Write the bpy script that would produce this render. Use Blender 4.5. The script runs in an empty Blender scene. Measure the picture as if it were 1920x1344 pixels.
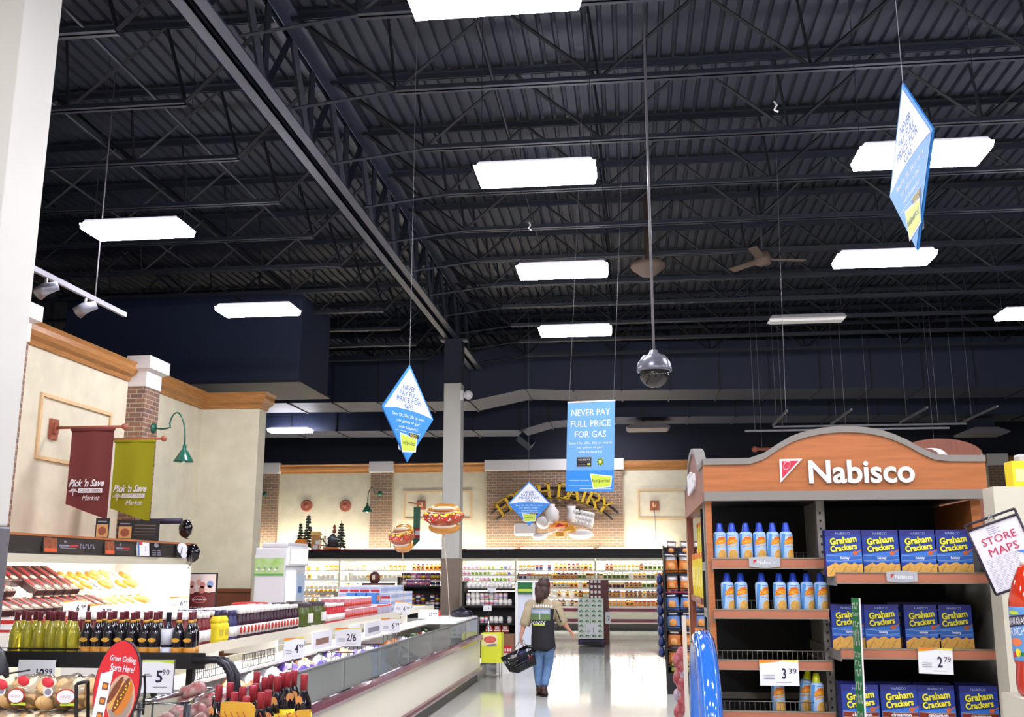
import bpy, math, random
from mathutils import Vector, Matrix, Euler
random.seed(11)
SC = bpy.context.scene
COL = SC.collection
R = math.radians
# ------------------------------------------------------------------ camera
F_PX, PITCH, YAW, EYE = 1867.0, math.atan(398/1867.0), math.atan(225*math.cos(math.atan(398/1867.0))/1867.0), 1.75
cam_d = bpy.data.cameras.new('camera')
cam_d.sensor_width = 36.0; cam_d.lens = 36.0*F_PX/1920.0; cam_d.clip_start = .05; cam_d.clip_end = 200
cam = bpy.data.objects.new('camera', cam_d); COL.objects.link(cam)
cam.location = (0, 0, EYE); cam.rotation_euler = (math.pi/2+PITCH, 0, YAW)
SC.camera = cam
# ------------------------------------------------------------------ world, exposure
w = bpy.data.worlds.new('world'); SC.world = w; w.use_nodes = True
w.node_tree.nodes['Background'].inputs[0].default_value = (.02, .025, .04, 1)
w.node_tree.nodes['Background'].inputs[1].default_value = .3
SC.view_settings.view_transform = 'Standard'
try: SC.view_settings.look = 'None'
except Exception: pass
SC.view_settings.gamma = 1; SC.view_settings.use_curve_mapping = False
SC.view_settings.exposure = 0.0
SC.cycles.max_bounces = 6; SC.cycles.diffuse_bounces = 3; SC.cycles.glossy_bounces = 3
SC.cycles.transmission_bounces = 5; SC.cycles.transparent_max_bounces = 12
SC.cycles.caustics_reflective = False; SC.cycles.caustics_refractive = False
SC.cycles.sample_clamp_indirect = 6
LAMP_E, CASE_E, ISLAND_E = 72.0, 85.0, 45.0

# ------------------------------------------------------------------ materials
def lin(c):
    c = c/255.0
    return c/12.92 if c <= .04045 else ((c+.055)/1.055)**2.4
def rgb(h):
    if isinstance(h, str): h = (int(h[0:2], 16), int(h[2:4], 16), int(h[4:6], 16))
    return (lin(h[0]), lin(h[1]), lin(h[2]), 1)
MATS = {}
def mat(name, col, rough=.5, metal=0, emit=0, coat=0, trans=0, alpha=1, vary=.0, scale=8., bump=0, ior=1.45, stretch=None, col2=None):
    if name in MATS: return MATS[name]
    m = bpy.data.materials.new(name); m.use_nodes = True
    nt = m.node_tree; b = nt.nodes['Principled BSDF']; c = rgb(col)
    b.inputs['Base Color'].default_value = c; b.inputs['Roughness'].default_value = rough
    b.inputs['Metallic'].default_value = metal; b.inputs['IOR'].default_value = ior
    b.inputs['Coat Weight'].default_value = coat; b.inputs['Coat Roughness'].default_value = .05
    b.inputs['Transmission Weight'].default_value = trans; b.inputs['Alpha'].default_value = alpha
    if emit:
        b.inputs['Emission Color'].default_value = c; b.inputs['Emission Strength'].default_value = emit
    if vary or bump or col2:
        tc = nt.nodes.new('ShaderNodeTexCoord'); mp = nt.nodes.new('ShaderNodeMapping'); nz = nt.nodes.new('ShaderNodeTexNoise')
        nt.links.new(tc.outputs['Object'], mp.inputs[0]); nt.links.new(mp.outputs[0], nz.inputs[0])
        if stretch: mp.inputs['Scale'].default_value = stretch
        nz.inputs['Scale'].default_value = scale; nz.inputs['Detail'].default_value = 4
        if vary or col2:
            cr = nt.nodes.new('ShaderNodeValToRGB')
            e = cr.color_ramp.elements; e[0].position = .3; e[1].position = .7
            if col2: e[0].color = c; e[1].color = rgb(col2)
            else:
                e[0].color = tuple(x*(1-vary) for x in c[:3])+(1,); e[1].color = tuple(min(1, x*(1+vary)) for x in c[:3])+(1,)
            nt.links.new(nz.outputs[0], cr.inputs[0]); nt.links.new(cr.outputs[0], b.inputs['Base Color'])
        if bump:
            bp = nt.nodes.new('ShaderNodeBump'); bp.inputs['Strength'].default_value = bump; bp.inputs['Distance'].default_value = .01
            nt.links.new(nz.outputs[0], bp.inputs['Height']); nt.links.new(bp.outputs[0], b.inputs['Normal'])
    MATS[name] = m
    return m
def brick_mat(name, c1, c2, mortar, bw=.21, bh=.075):
    m = mat(name, c1, .85); nt = m.node_tree; b = nt.nodes['Principled BSDF']
    g = nt.nodes.new('ShaderNodeNewGeometry'); s = nt.nodes.new('ShaderNodeSeparateXYZ'); a = nt.nodes.new('ShaderNodeMath'); cb = nt.nodes.new('ShaderNodeCombineXYZ')
    br = nt.nodes.new('ShaderNodeTexBrick')
    nt.links.new(g.outputs['Position'], s.inputs[0]); nt.links.new(s.outputs[0], a.inputs[0]); nt.links.new(s.outputs[1], a.inputs[1])
    nt.links.new(a.outputs[0], cb.inputs[0]); nt.links.new(s.outputs[2], cb.inputs[1]); nt.links.new(cb.outputs[0], br.inputs['Vector'])
    br.inputs['Scale'].default_value = 1; br.inputs['Brick Width'].default_value = bw; br.inputs['Row Height'].default_value = bh
    br.inputs['Mortar Size'].default_value = .009; br.inputs['Mortar Smooth'].default_value = .3; br.inputs['Bias'].default_value = -.1
    br.inputs['Color1'].default_value = rgb(c1); br.inputs['Color2'].default_value = rgb(c2); br.inputs['Mortar'].default_value = rgb(mortar)
    nt.links.new(br.outputs['Color'], b.inputs['Base Color'])
    bp = nt.nodes.new('ShaderNodeBump'); bp.inputs['Strength'].default_value = .4; bp.inputs['Distance'].default_value = .01; bp.invert = True
    nt.links.new(br.outputs['Fac'], bp.inputs['Height']); nt.links.new(bp.outputs[0], b.inputs['Normal'])
    return m
def floor_mat():
    m = mat('floor_tile', 'C9CBC0', .11); nt = m.node_tree; b = nt.nodes['Principled BSDF']
    tc = nt.nodes.new('ShaderNodeTexCoord'); br = nt.nodes.new('ShaderNodeTexBrick'); nz = nt.nodes.new('ShaderNodeTexNoise')
    nt.links.new(tc.outputs['Object'], br.inputs['Vector']); nt.links.new(tc.outputs['Object'], nz.inputs['Vector'])
    br.offset = 0; br.inputs['Scale'].default_value = 1; br.inputs['Brick Width'].default_value = .305; br.inputs['Row Height'].default_value = .305
    br.inputs['Mortar Size'].default_value = .002; br.inputs['Color1'].default_value = rgb('CBCCC1'); br.inputs['Color2'].default_value = rgb('C9CABF'); br.inputs['Mortar'].default_value = rgb('BEBFB4')
    nt.links.new(br.outputs['Color'], b.inputs['Base Color'])
    nz.inputs['Scale'].default_value = 1.7; mr = nt.nodes.new('ShaderNodeMapRange'); mr.inputs[3].default_value = .05; mr.inputs[4].default_value = .12
    nt.links.new(nz.outputs[0], mr.inputs[0]); nt.links.new(mr.outputs[0], b.inputs['Roughness'])
    b.inputs['IOR'].default_value = 1.62
    return m
FLOOR = floor_mat()
CREAM = mat('cream_wall', 'D6CFB4', .8, vary=.07, scale=3.5)
NAVY = mat('navy_paint', '1E2230', .75, vary=.08, scale=2)
DECK = mat('navy_deck', '222632', .62, vary=.12, scale=1.5)
STEEL = mat('navy_steel', '1B1F2C', .55)
STEELD = mat('dark_steel', '11131B', .6)
GIRD = mat('girder_steel', '2C3142', .5)
DUCT = mat('duct_paint', '222A42', .55, vary=.06, scale=1.5)
WOOD = mat('crown_wood', 'A8733E', .42, vary=.22, scale=3, stretch=(1.2, 1.2, 14))
BRICK = brick_mat('brick', '8A6450', '6E5550', 'A59882')
BRICK2 = brick_mat('brick_back', '8F6E55', '79665B', 'AEA188', .24, .085)
WHITEP = mat('white_paint', 'E4E0DC', .6)
COLW = mat('column_paint', 'D2D0C6', .5, vary=.03, scale=2)
TRIMC = mat('frame_trim', 'D9B98A', .55)
TAUPE = mat('taupe_laminate', '8B7A6C', .45, vary=.06, scale=5)
GREYM = mat('grey_metal', '77757A', .4, metal=.3)
BROWNW = mat('brown_wainscot', '70402A', .45, vary=.1, scale=4)
WHITE = mat('white', 'F4F2EE', .45)
BRIGHT = mat('bright_shelf_white', 'FAF8F2', .4)
BLACK = mat('black', '121113', .5)
BLACKG = mat('black_gloss', '0E0D12', .15)
BLKW = mat('black_wood_fascia', '2E2926', .55, vary=.2, scale=4, stretch=(1, 1, 9))
CHROME = mat('chrome', 'C8C8CC', .18, metal=1)
GALV = mat('galvanised_wire', '9A968A', .35, metal=.8)
WIREB = mat('black_wire', '17151A', .4)
GREEN = mat('lamp_green', '1E5A49', .25, coat=.3)
RUST = mat('rosette_rust', '9A5640', .55, vary=.15, scale=20)
MAROON = mat('banner_maroon', '6E3333', .85)
OLIVE = mat('banner_olive', '9A9A14', .85)
BLUE = mat('sign_blue', '2F86D8', .5)
BLUEL = mat('sign_light_blue', '6BA4E2', .5)
SIGNW = mat('sign_white', 'EFF1F4', .5)
NAVYT = mat('sign_ink_blue', '3F6FB4', .5)
LIME = mat('logo_lime', 'C3DA45', .5)
DGREEN = mat('dark_green', '1D6B3A', .5)
YEL = mat('yellow', 'F0DC2A', .45)
GOLD = mat('gold_letter', 'D9B21F', .4)
ORANGE = mat('orange', 'E8862B', .45)
RED = mat('red', 'C62A2C', .4)
DRED = mat('dark_red', '8E2130', .35)
PURPLE = mat('plum_bumper', '6A3045', .22, coat=.5)
PANELC = mat('case_panel_cream', 'E9E5CF', .35)
KICK = mat('case_kick', '4A4744', .5)
INK = mat('ink', '2A2440', .5)
INKG = mat('ink_grey', '8B8898', .6)
LAM = mat('orange_laminate', 'B06A3C', .4, vary=.12, scale=6, stretch=(1, 1, 14))
LAMD = mat('brown_laminate', '8A5240', .4, vary=.1, scale=6, stretch=(14, 14, 1))
TRIMG = mat('grey_trim', '85807A', .45)
RAILM = mat('shelf_edge_copper', 'B06E54', .4)
SKIN = mat('skin', 'C08A6E', .55, vary=.05, scale=20)
HAIR = mat('hair_brown', '3A231C', .45, vary=.25, scale=30, stretch=(1, 1, .1))
TAN = mat('shirt_tan', 'A89A7C', .85, vary=.05, scale=12)
SHBLK = mat('shirt_black', '1F1D24', .8, vary=.1, scale=12)
DENIM = mat('denim', '5F7EA6', .8, vary=.18, scale=14)
LEATH = mat('shoe_leather', '3E2622', .45)
def glass_mat(name, tint, refl=.08, dens=.1):
    m = bpy.data.materials.new(name); m.use_nodes = True; nt = m.node_tree
    for n in list(nt.nodes): nt.nodes.remove(n)
    o = nt.nodes.new('ShaderNodeOutputMaterial'); t = nt.nodes.new('ShaderNodeBsdfTransparent'); g = nt.nodes.new('ShaderNodeBsdfGlossy')
    d = nt.nodes.new('ShaderNodeBsdfDiffuse'); m1 = nt.nodes.new('ShaderNodeMixShader'); m2 = nt.nodes.new('ShaderNodeMixShader'); f = nt.nodes.new('ShaderNodeFresnel')
    t.inputs[0].default_value = rgb(tint); d.inputs[0].default_value = rgb(tint); g.inputs['Roughness'].default_value = .03
    m1.inputs[0].default_value = dens; nt.links.new(t.outputs[0], m1.inputs[1]); nt.links.new(d.outputs[0], m1.inputs[2])
    f.inputs[0].default_value = 1.45+refl; nt.links.new(f.outputs[0], m2.inputs[0]); nt.links.new(m1.outputs[0], m2.inputs[1]); nt.links.new(g.outputs[0], m2.inputs[2])
    nt.links.new(m2.outputs[0], o.inputs[0]); MATS[name] = m
    return m
GLASS = glass_mat('clear_glass', 'EEF3F0')
CASEGL = glass_mat('case_glass', 'E6ECE6', .2, .3)
SMOKE = glass_mat('smoked_dome', '4A4644', .1, .3)
FILM = glass_mat('clear_film', 'FFFFFF', .02, .035)
LAMPM = mat('fluorescent_diffuser', 'F4F2FF', .5, emit=LAMP_E)
TUBEM = mat('case_tube', 'FFFAF0', .5, emit=CASE_E)
MEATT = mat('meat_tube', 'FFF4EC', .5, emit=22)
UPT = mat('uplight_tube', 'FFF6E6', .5, emit=70)
TUBE2 = mat('island_tube', 'FFF8F2', .5, emit=ISLAND_E)
SMALL = mat('small_lamp_face', 'FFF6E4', .5, emit=14)

# ------------------------------------------------------------------ pixel -> world at a real distance
def ray(u, v):
    a = (u-960)/F_PX; b = (672-v)/F_PX
    fw = math.cos(PITCH)-b*math.sin(PITCH); up = math.sin(PITCH)+b*math.cos(PITCH)
    return (a*math.cos(YAW)-fw*math.sin(YAW), a*math.sin(YAW)+fw*math.cos(YAW), up)
def PY(u, v, d):
    x, y, z = ray(u, v); return Vector((x/y*d, d, EYE+z/y*d))
def PX(u, v, X):
    x, y, z = ray(u, v); return Vector((X, y/x*X, EYE+z/x*X))
def PZ(u, v, Z):
    x, y, z = ray(u, v); t = (Z-EYE)/z; return Vector((x*t, y*t, Z))

# ------------------------------------------------------------------ mesh builder
_TX = {}
def text_geo(s, bold=0., res=2):
    k = (s, bold, res)
    if k in _TX: return _TX[k]
    c = bpy.data.curves.new('t', 'FONT'); c.body = s; c.size = 1; c.resolution_u = res; c.offset = bold
    o = bpy.data.objects.new('t', c); COL.objects.link(o)
    dg = bpy.context.evaluated_depsgraph_get(); me = bpy.data.meshes.new_from_object(o.evaluated_get(dg))
    vs = [v.co.copy() for v in me.vertices]; fs = [tuple(p.vertices) for p in me.polygons]
    bpy.data.objects.remove(o); bpy.data.curves.remove(c); bpy.data.meshes.remove(me)
    x0 = min(v.x for v in vs); x1 = max(v.x for v in vs); y0 = min(v.y for v in vs); y1 = max(v.y for v in vs)
    _TX[k] = ([(v.x-(x0+x1)/2, v.y-(y0+y1)/2) for v in vs], fs, x1-x0, y1-y0)
    return _TX[k]
class MB:
    def __init__(s):
        s.v = []; s.f = []; s.m = []; s.sm = []; s.mats = []; s.M = None; s.warp = None
    def mi(s, m):
        if m not in s.mats: s.mats.append(m)
        return s.mats.index(m)
    def add(s, vs, fs, m, smooth=False):
        n = len(s.v)
        for p in vs:
            p = Vector(p)
            if s.warp: p = Vector(s.warp(p))
            if s.M is not None: p = s.M @ p
            s.v.append(p)
        if isinstance(m, (list, tuple)): ms = [s.mi(q) for q in m]
        else: ms = [s.mi(m)]*len(fs)
        for f, k in zip(fs, ms):
            s.f.append(tuple(i+n for i in f)); s.m.append(k); s.sm.append(smooth)
        return s
    def box(s, x0, x1, y0, y1, z0, z1, m):
        vs = [(x, y, z) for z in (z0, z1) for y in (y0, y1) for x in (x0, x1)]
        return s.add(vs, [(0, 2, 3, 1), (4, 5, 7, 6), (0, 1, 5, 4), (2, 6, 7, 3), (0, 4, 6, 2), (1, 3, 7, 5)], m)
    def rbox(s, x0, x1, y0, y1, z0, z1, m, r=.01, n=3):
        cx, cy = (x0+x1)/2, (y0+y1)/2
        def ring(z, d):
            o = []
            for i, (sx, sy) in enumerate(((1, 1), (-1, 1), (-1, -1), (1, -1))):
                for k in range(n+1):
                    a = (i+k/n)*math.pi/2; rr = max(r-d, .0001)
                    o.append((cx+sx*((x1-x0)/2-r)+math.cos(a)*rr, cy+sy*((y1-y0)/2-r)+math.sin(a)*rr, z))
            return o
        q = r*.3
        rings = [ring(z0, r*.7), ring(z0+q, q), ring(z0+r, 0), ring(z1-r, 0), ring(z1-q, q), ring(z1, r*.7)]
        N = len(rings[0]); vs = [p for g in rings for p in g]; fs = []
        for i in range(5):
            for j in range(N): fs.append((i*N+j, i*N+(j+1) % N, (i+1)*N+(j+1) % N, (i+1)*N+j))
        fs += [tuple(range(N))[::-1], tuple(5*N+j for j in range(N))]
        return s.add(vs, fs, m, False)
    def prism(s, pts, y0, y1, m, axis='y', side=None):
        # outline in (x,z) extruded along y ; axis 'x': outline in (y,z) along x ; axis 'z': outline in (x,y) along z
        n = len(pts)
        def P(a, b, t): return {'y': (a, t, b), 'x': (t, a, b), 'z': (a, b, t)}[axis]
        vs = [P(a, b, y0) for a, b in pts]+[P(a, b, y1) for a, b in pts]
        fs = [tuple(range(n)), tuple(range(2*n-1, n-1, -1))]+[(i, (i+1) % n, n+(i+1) % n, n+i) for i in range(n)]
        sd = side or m
        return s.add(vs, fs, [m, m]+[sd]*n)
    def tube(s, pts, r, m, n=8, closed=False, caps=True, flat=1.):
        pts = [Vector(p) for p in pts]; N = len(pts); rs = r if isinstance(r, (list, tuple)) else [r]*N
        t0 = (pts[1]-pts[0]).normalized(); up = Vector((0, 0, 1)) if abs(t0.z) < .9 else Vector((0, 1, 0))
        a = t0.cross(up).normalized(); vs = []
        for i, p in enumerate(pts):
            if closed: t = pts[(i+1) % N]-pts[i-1]
            else: t = pts[min(i+1, N-1)]-pts[max(i-1, 0)]
            t.normalize(); a = (a-t*a.dot(t)).normalized(); b = t.cross(a)
            for k in range(n):
                q = 2*math.pi*k/n; vs.append(p+(a*math.cos(q)+b*math.sin(q)*flat)*rs[i])
        fs = []
        for i in range(N if closed else N-1):
            j = (i+1) % N
            for k in range(n): fs.append((i*n+k, i*n+(k+1) % n, j*n+(k+1) % n, j*n+k))
        if caps and not closed: fs += [tuple(range(n))[::-1], tuple((N-1)*n+k for k in range(n))]
        return s.add(vs, fs, m, n > 4)
    def lathe(s, prof, m, n=16, c=(0, 0, 0), smooth=True, sx=1, sy=1):
        ms = m if isinstance(m, (list, tuple)) else [m]*(len(prof)-1); vs = []; fs = []; fm = []
        for r, z in prof:
            for k in range(n):
                q = 2*math.pi*k/n; vs.append((c[0]+r*math.cos(q)*sx, c[1]+r*math.sin(q)*sy, c[2]+z))
        for i in range(len(prof)-1):
            for k in range(n): fs.append((i*n+k, i*n+(k+1) % n, (i+1)*n+(k+1) % n, (i+1)*n+k)); fm.append(ms[i])
        if prof[0][0] > .0005: fs.append(tuple(range(n))[::-1]); fm.append(ms[0])
        if prof[-1][0] > .0005: fs.append(tuple((len(prof)-1)*n+k for k in range(n))); fm.append(ms[-1])
        return s.add(vs, fs, fm, smooth)
    def ball(s, c, r, m, n=14, k=9):
        r = r if isinstance(r, (tuple, list)) else (r, r, r); vs = []; fs = []
        for i in range(k+1):
            a = math.pi*i/k
            for j in range(n):
                b = 2*math.pi*j/n; vs.append((c[0]+r[0]*math.sin(a)*math.cos(b), c[1]+r[1]*math.sin(a)*math.sin(b), c[2]-r[2]*math.cos(a)))
        for i in range(k):
            for j in range(n): fs.append((i*n+j, i*n+(j+1) % n, (i+1)*n+(j+1) % n, (i+1)*n+j))
        return s.add(vs, fs, m, True)
    # flat marks in the xz plane facing -y
    def rect(s, x0, x1, z0, z1, y, m, nx=1):
        vs = []; fs = []
        for i in range(nx+1):
            x = x0+(x1-x0)*i/nx; vs += [(x, y, z0), (x, y, z1)]
        for i in range(nx): fs.append((2*i, 2*i+2, 2*i+3, 2*i+1))
        return s.add(vs, fs, m)
    def shape(s, pts, y, m): return s.add([(x, y, z) for x, z in pts], [tuple(range(len(pts)))], m)
    def quad(s, a, b, c, d, y, m, n=8):
        # a,b lower corners, c,d upper corners (x,z), split into n columns so it can wrap round a can
        vs = []
        for i in range(n+1):
            t = i/n; vs += [(a[0]+(b[0]-a[0])*t, y, a[1]+(b[1]-a[1])*t), (d[0]+(c[0]-d[0])*t, y, d[1]+(c[1]-d[1])*t)]
        return s.add(vs, [(2*i, 2*i+2, 2*i+3, 2*i+1) for i in range(n)], m)
    def scribble(s, cx, cz, w_, h_, y, m, n=8):
        # illegible small print
        q = random.Random(int(abs(cx*9973+cz*7919)*1000)+n)
        for i in range(n):
            x = cx-w_/2+w_*(i+.5)/n; k = w_/n*.36; z0 = cz-h_*q.uniform(.35, .5); z1 = cz+h_*q.uniform(.3, .5)
            s.rect(x-k, x-k*.2, z0, z1, y, m); s.rect(x-k*.2, x+k, *( (z0, z0+h_*.25) if i % 2 else (z1-h_*.25, z1)), y, m)
        return s
    def disc(s, cx, cz, rx, rz, y, m, n=18, rot=0):
        if s.warp:
            vs = []
            for i in range(13):
                t = -math.cos(math.pi*i/12); h_ = rz*math.sqrt(max(0, 1-t*t)); vs += [(cx+rx*t, y, cz-h_), (cx+rx*t, y, cz+h_)]
            return s.add(vs, [(2*i, 2*i+2, 2*i+3, 2*i+1) for i in range(12)], m)
        ps = []
        for k in range(n):
            a = 2*math.pi*k/n; px, pz = rx*math.cos(a), rz*math.sin(a)
            ps.append((cx+px*math.cos(rot)-pz*math.sin(rot), y, cz+px*math.sin(rot)+pz*math.cos(rot)))
        return s.add([(cx, y, cz)]+ps, [(0, i+1, (i+1) % n+1) for i in range(n)], m)
    def text(s, t, cx, cz, y, m, h=None, w=None, bold=0., res=2, slant=0., rot=0., ext=0., side=None):
        vs, fs, W, H = text_geo(t, bold, res)
        if h is not None and w is not None: kx, kz = w/W, h/H
        elif h is not None: kx = kz = h/H
        else: kx = kz = w/W
        P = []
        for x, z in vs:
            x = x*kx+slant*z*kz; z = z*kz
            P.append((cx+x*math.cos(rot)-z*math.sin(rot), y-ext, cz+x*math.sin(rot)+z*math.cos(rot)))
        s.add(P, fs, m)
        if ext:
            cnt = {}
            for f in fs:
                for i in range(len(f)):
                    e = (f[i], f[(i+1) % len(f)]); cnt[tuple(sorted(e))] = cnt.get(tuple(sorted(e)), [])+[e]
            es = [v[0] for v in cnt.values() if len(v) == 1]
            Q = P+[(p[0], y, p[2]) for p in P]; n = len(P)
            s.add(Q, [(a, a+n, b+n, b) for a, b in es], side or m)
        return s
    def build(s, name, parent=None, **kw):
        me = bpy.data.meshes.new(name); me.from_pydata([tuple(v) for v in s.v], [], s.f)
        for m in s.mats: me.materials.append(m)
        me.polygons.foreach_set('material_index', s.m); me.polygons.foreach_set('use_smooth', s.sm); me.update()
        o = bpy.data.objects.new(name, me); COL.objects.link(o)
        if parent is not None: o.parent = parent
        for k, v in kw.items(): o[k] = v
        return o
def tag(o, label, cat, group=None, kind=None):
    o['label'] = label; o['category'] = cat
    if group: o['group'] = group
    if kind: o['kind'] = kind
    return o
def thing(name, label, cat, loc=(0, 0, 0), rz=0, group=None, rx=0, ry=0):
    o = bpy.data.objects.new(name, None); COL.objects.link(o); o.empty_display_size = .1
    o.location = loc; o.rotation_euler = (rx, ry, rz)
    return tag(o, label, cat, group)
def struct(o, label=None, cat=None):
    o['kind'] = 'structure'
    if label: o['label'] = label
    if cat: o['category'] = cat
    return o
def dup(root, loc, rz=None, label=None, group=None, rx=None, ry=None, s=None):
    r = root.copy(); COL.objects.link(r); r.location = loc
    if rz is not None: r.rotation_euler[2] = rz
    if rx is not None: r.rotation_euler[0] = rx
    if ry is not None: r.rotation_euler[1] = ry
    if s is not None: r.scale = s if isinstance(s, (tuple, list)) else (s, s, s)
    if label: r['label'] = label
    if group: r['group'] = group
    for ch in KIDS.get(root, ()):
        c = ch.copy(); COL.objects.link(c); c.parent = r
        for g in KIDS.get(ch, ()):
            d = g.copy(); COL.objects.link(d); d.parent = c
    return r
KIDS = {}
def note(root, *ch): KIDS[root] = [o for o in COL.objects if o.parent == root]; [KIDS.__setitem__(c, [o for o in COL.objects if o.parent == c]) for c in KIDS[root]]; return root
ORD = 'first second third fourth fifth sixth seventh eighth ninth tenth eleventh twelfth thirteenth fourteenth fifteenth sixteenth seventeenth eighteenth nineteenth twentieth twenty-first twenty-second twenty-third twenty-fourth twenty-fifth twenty-sixth twenty-seventh twenty-eighth twenty-ninth thirtieth'.split()
ORD += ['thirty-'+q for q in ORD[:9]]+['fortieth']+['forty-'+q for q in ORD[:9]]
# ================================================================== THE SETTING
struct(MB().box(-13.2, 16, -9, 33, -.1, 0, FLOOR).build('floor'), 'pale polished vinyl tile floor of the aisle', 'floor')
mb = MB(); x = -13.2; pts = []
while x < 16:
    pts += [(x, 8.09), (x+.014, 8.045), (x+.126, 8.045), (x+.14, 8.09)]; x += .178
mb.add([(a, y, z) for a, z in pts for y in (-9, 33)], [(2*i, 2*i+1, 2*i+3, 2*i+2) for i in range(len(pts)-1)], DECK)
mb.box(-13.2, 16, -9, 33, 8.12, 8.2, DECK)
struct(mb.build('ceiling'), 'dark ribbed metal roof deck', 'ceiling')
struct(MB().box(-13.4, -13.2, -9, 33, 0, 8.2, NAVY).build('wall_side_left'), 'navy painted wall far behind the cream one', 'wall')
struct(MB().box(16, 16.2, -9, 33, 0, 8.2, NAVY).build('wall_right'), 'navy painted side wall', 'wall')
struct(MB().box(-13.4, 16.2, -9.2, -9, 0, 8.2, CREAM).build('wall_front'), 'pale wall behind the viewer', 'wall')
struct(MB().box(-13.4, 16.2, 32.5, 33, 4.9, 8.2, NAVY).build('wall_back_upper'), 'navy upper band of the back wall', 'wall')
struct(MB().box(-13.4, 16.2, 32.3, 33, 0, 4.92, CREAM).build('wall_back'), 'cream back wall above the dairy case', 'wall')
# left cream wall with its return
struct(MB().box(-8.1, -7.9, -3, 17.6, 0, 4.78, CREAM).build('wall_left'), 'cream side wall above the meat case', 'wall')
struct(MB().box(-8.1, -6.79, 17.6, 17.95, 0, 4.78, CREAM).build('wall_wing'), 'cream wing wall closing the meat department', 'wall')
struct(MB().box(-7.9, -6.77, 17.56, 17.6, 0, 1.42, BROWNW).box(-7.9, -6.76, 17.54, 17.6, 1.38, 1.44, BROWNW).build('wall_wing_wainscot'), 'brown wainscot on the wing wall', 'wall')
CP = [(0, 4.70), (.03, 4.70), (.05, 4.76), (.12, 4.80), (.15, 4.86), (.15, 4.93), (.19, 4.98), (0, 5.02)]
def crown_along_y(x, y0, y1): return MB().prism([(x+a, b) for a, b in CP], y0, y1, WOOD)
# mitred crown on the left wall and wing wall
mb = MB()
ring = [(-7.9, -3, 1, 0), (-7.9, 17.6, 1, -1), (-6.79, 17.6, 1, -1), (-6.79, 17.95, 1, 0)]
vs = []
for (x, y, dx, dy) in ring:
    for a, b in CP: vs.append((x+a*dx, y+a*dy, b))
n = len(CP); fs = []
for i in range(3):
    for k in range(n): fs.append((i*n+k, i*n+(k+1) % n, (i+1)*n+(k+1) % n, (i+1)*n+k))
fs += [tuple(range(n)), tuple(3*n+k for k in range(n))]
mb.add(vs, fs, WOOD); struct(mb.build('trim_1'), 'oak crown moulding on the left wall', 'moulding')
def crown_x(x0, x1, y, i, dz=0.22):
    mb = MB().prism([(y-a, b+dz) for a, b in CP], x0, x1, WOOD, axis='x')
    struct(mb.build('trim_%d' % i), 'oak crown moulding on the back wall', 'moulding')
bx = [PY(u, 880, 32.2).x for u in (485, 525, 695, 737, 911, 1168, 1853, 1888)]
xs = [-13.2]+bx+[16]
for i in range(0, len(xs), 2): crown_x(xs[i], xs[i+1], 32.3, 2+i)
# brick on the back wall, white caps over it
for i in range(0, 8, 2):
    a, b = bx[i], bx[i+1]
    struct(MB().box(a+.03, b-.03, 32.14, 32.3, 0, 4.92, BRICK2).build('wall_brick_panel'), 'brick panel on the back wall', 'wall')
    struct(MB().rbox(a-.03, b+.03, 32.06, 32.3, 4.92, 5.28, WHITEP, .02).build('trim_%d' % (20+i)), 'white capping over the brick', 'moulding')
# brick pilasters on the left wall
c0 = PX(237, 760, -7.9); c1 = PY(270, 760, c0.y); c2 = PX(298, 760, c1.x)
for j, y0 in enumerate((c0.y-3.65, c0.y)):
    ln = c2.y-c1.y
    struct(MB().box(-7.9, c1.x, y0, y0+ln, 0, 4.62, BRICK).build('wall_pilaster'), 'brick pilaster on the left wall', 'wall')
    mb = MB(); e = .08
    vs = []
    for (g, z) in ((0.01, 4.62), (0.01, 4.86), (e*1.2, 4.9), (e*1.2, 5.1)):
        vs += [(-7.9, y0-g, z), (c1.x+g, y0-g, z), (c1.x+g, y0+ln+g, z), (-7.9, y0+ln+g, z)]
    fs = []
    for i in range(3):
        for k in range(4): fs.append((i*4+k, i*4+(k+1) % 4, (i+1)*4+(k+1) % 4, (i+1)*4+k))
    fs += [(3, 2, 1, 0), (12, 13, 14, 15)]
    struct(mb.add(vs, fs, WHITEP).build('trim_%d' % (40+j)), 'white capping of the brick pilaster', 'moulding')
# panel mouldings
def frame_x(x0, x1, z0, z1, y, name, w=.055):
    mb = MB()
    for a, b, c, d in ((x0, x1, z0, z0+w), (x0, x1, z1-w, z1), (x0, x0+w, z0+w, z1-w), (x1-w, x1, z0+w, z1-w)): mb.box(a, b, y-.03, y, c, d, TRIMC)
    struct(mb.build(name), 'pale wooden panel moulding on the cream wall', 'moulding')
a = PY(758, 920, 32.3); b = PY(885, 974, 32.3); frame_x(a.x, b.x, b.z, a.z, 32.3, 'trim_50')
a = PY(1195, 917, 32.3); b = PY(1345, 973, 32.3); frame_x(a.x, b.x, b.z, a.z, 32.3, 'trim_51')
mb = MB(); y0, y1, z0, z1, q = 12.45, 14.33, 3.22, 4.12, .05
for a, b, c, d in ((y0, y1, z0, z0+q), (y0, y1, z1-q, z1), (y0, y0+q, z0+q, z1-q), (y1-q, y1, z0+q, z1-q)): mb.box(-7.9, -7.87, a, b, c, d, TRIMC)
struct(mb.build('trim_52'), 'pale wooden panel moulding on the left wall', 'moulding')
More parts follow.
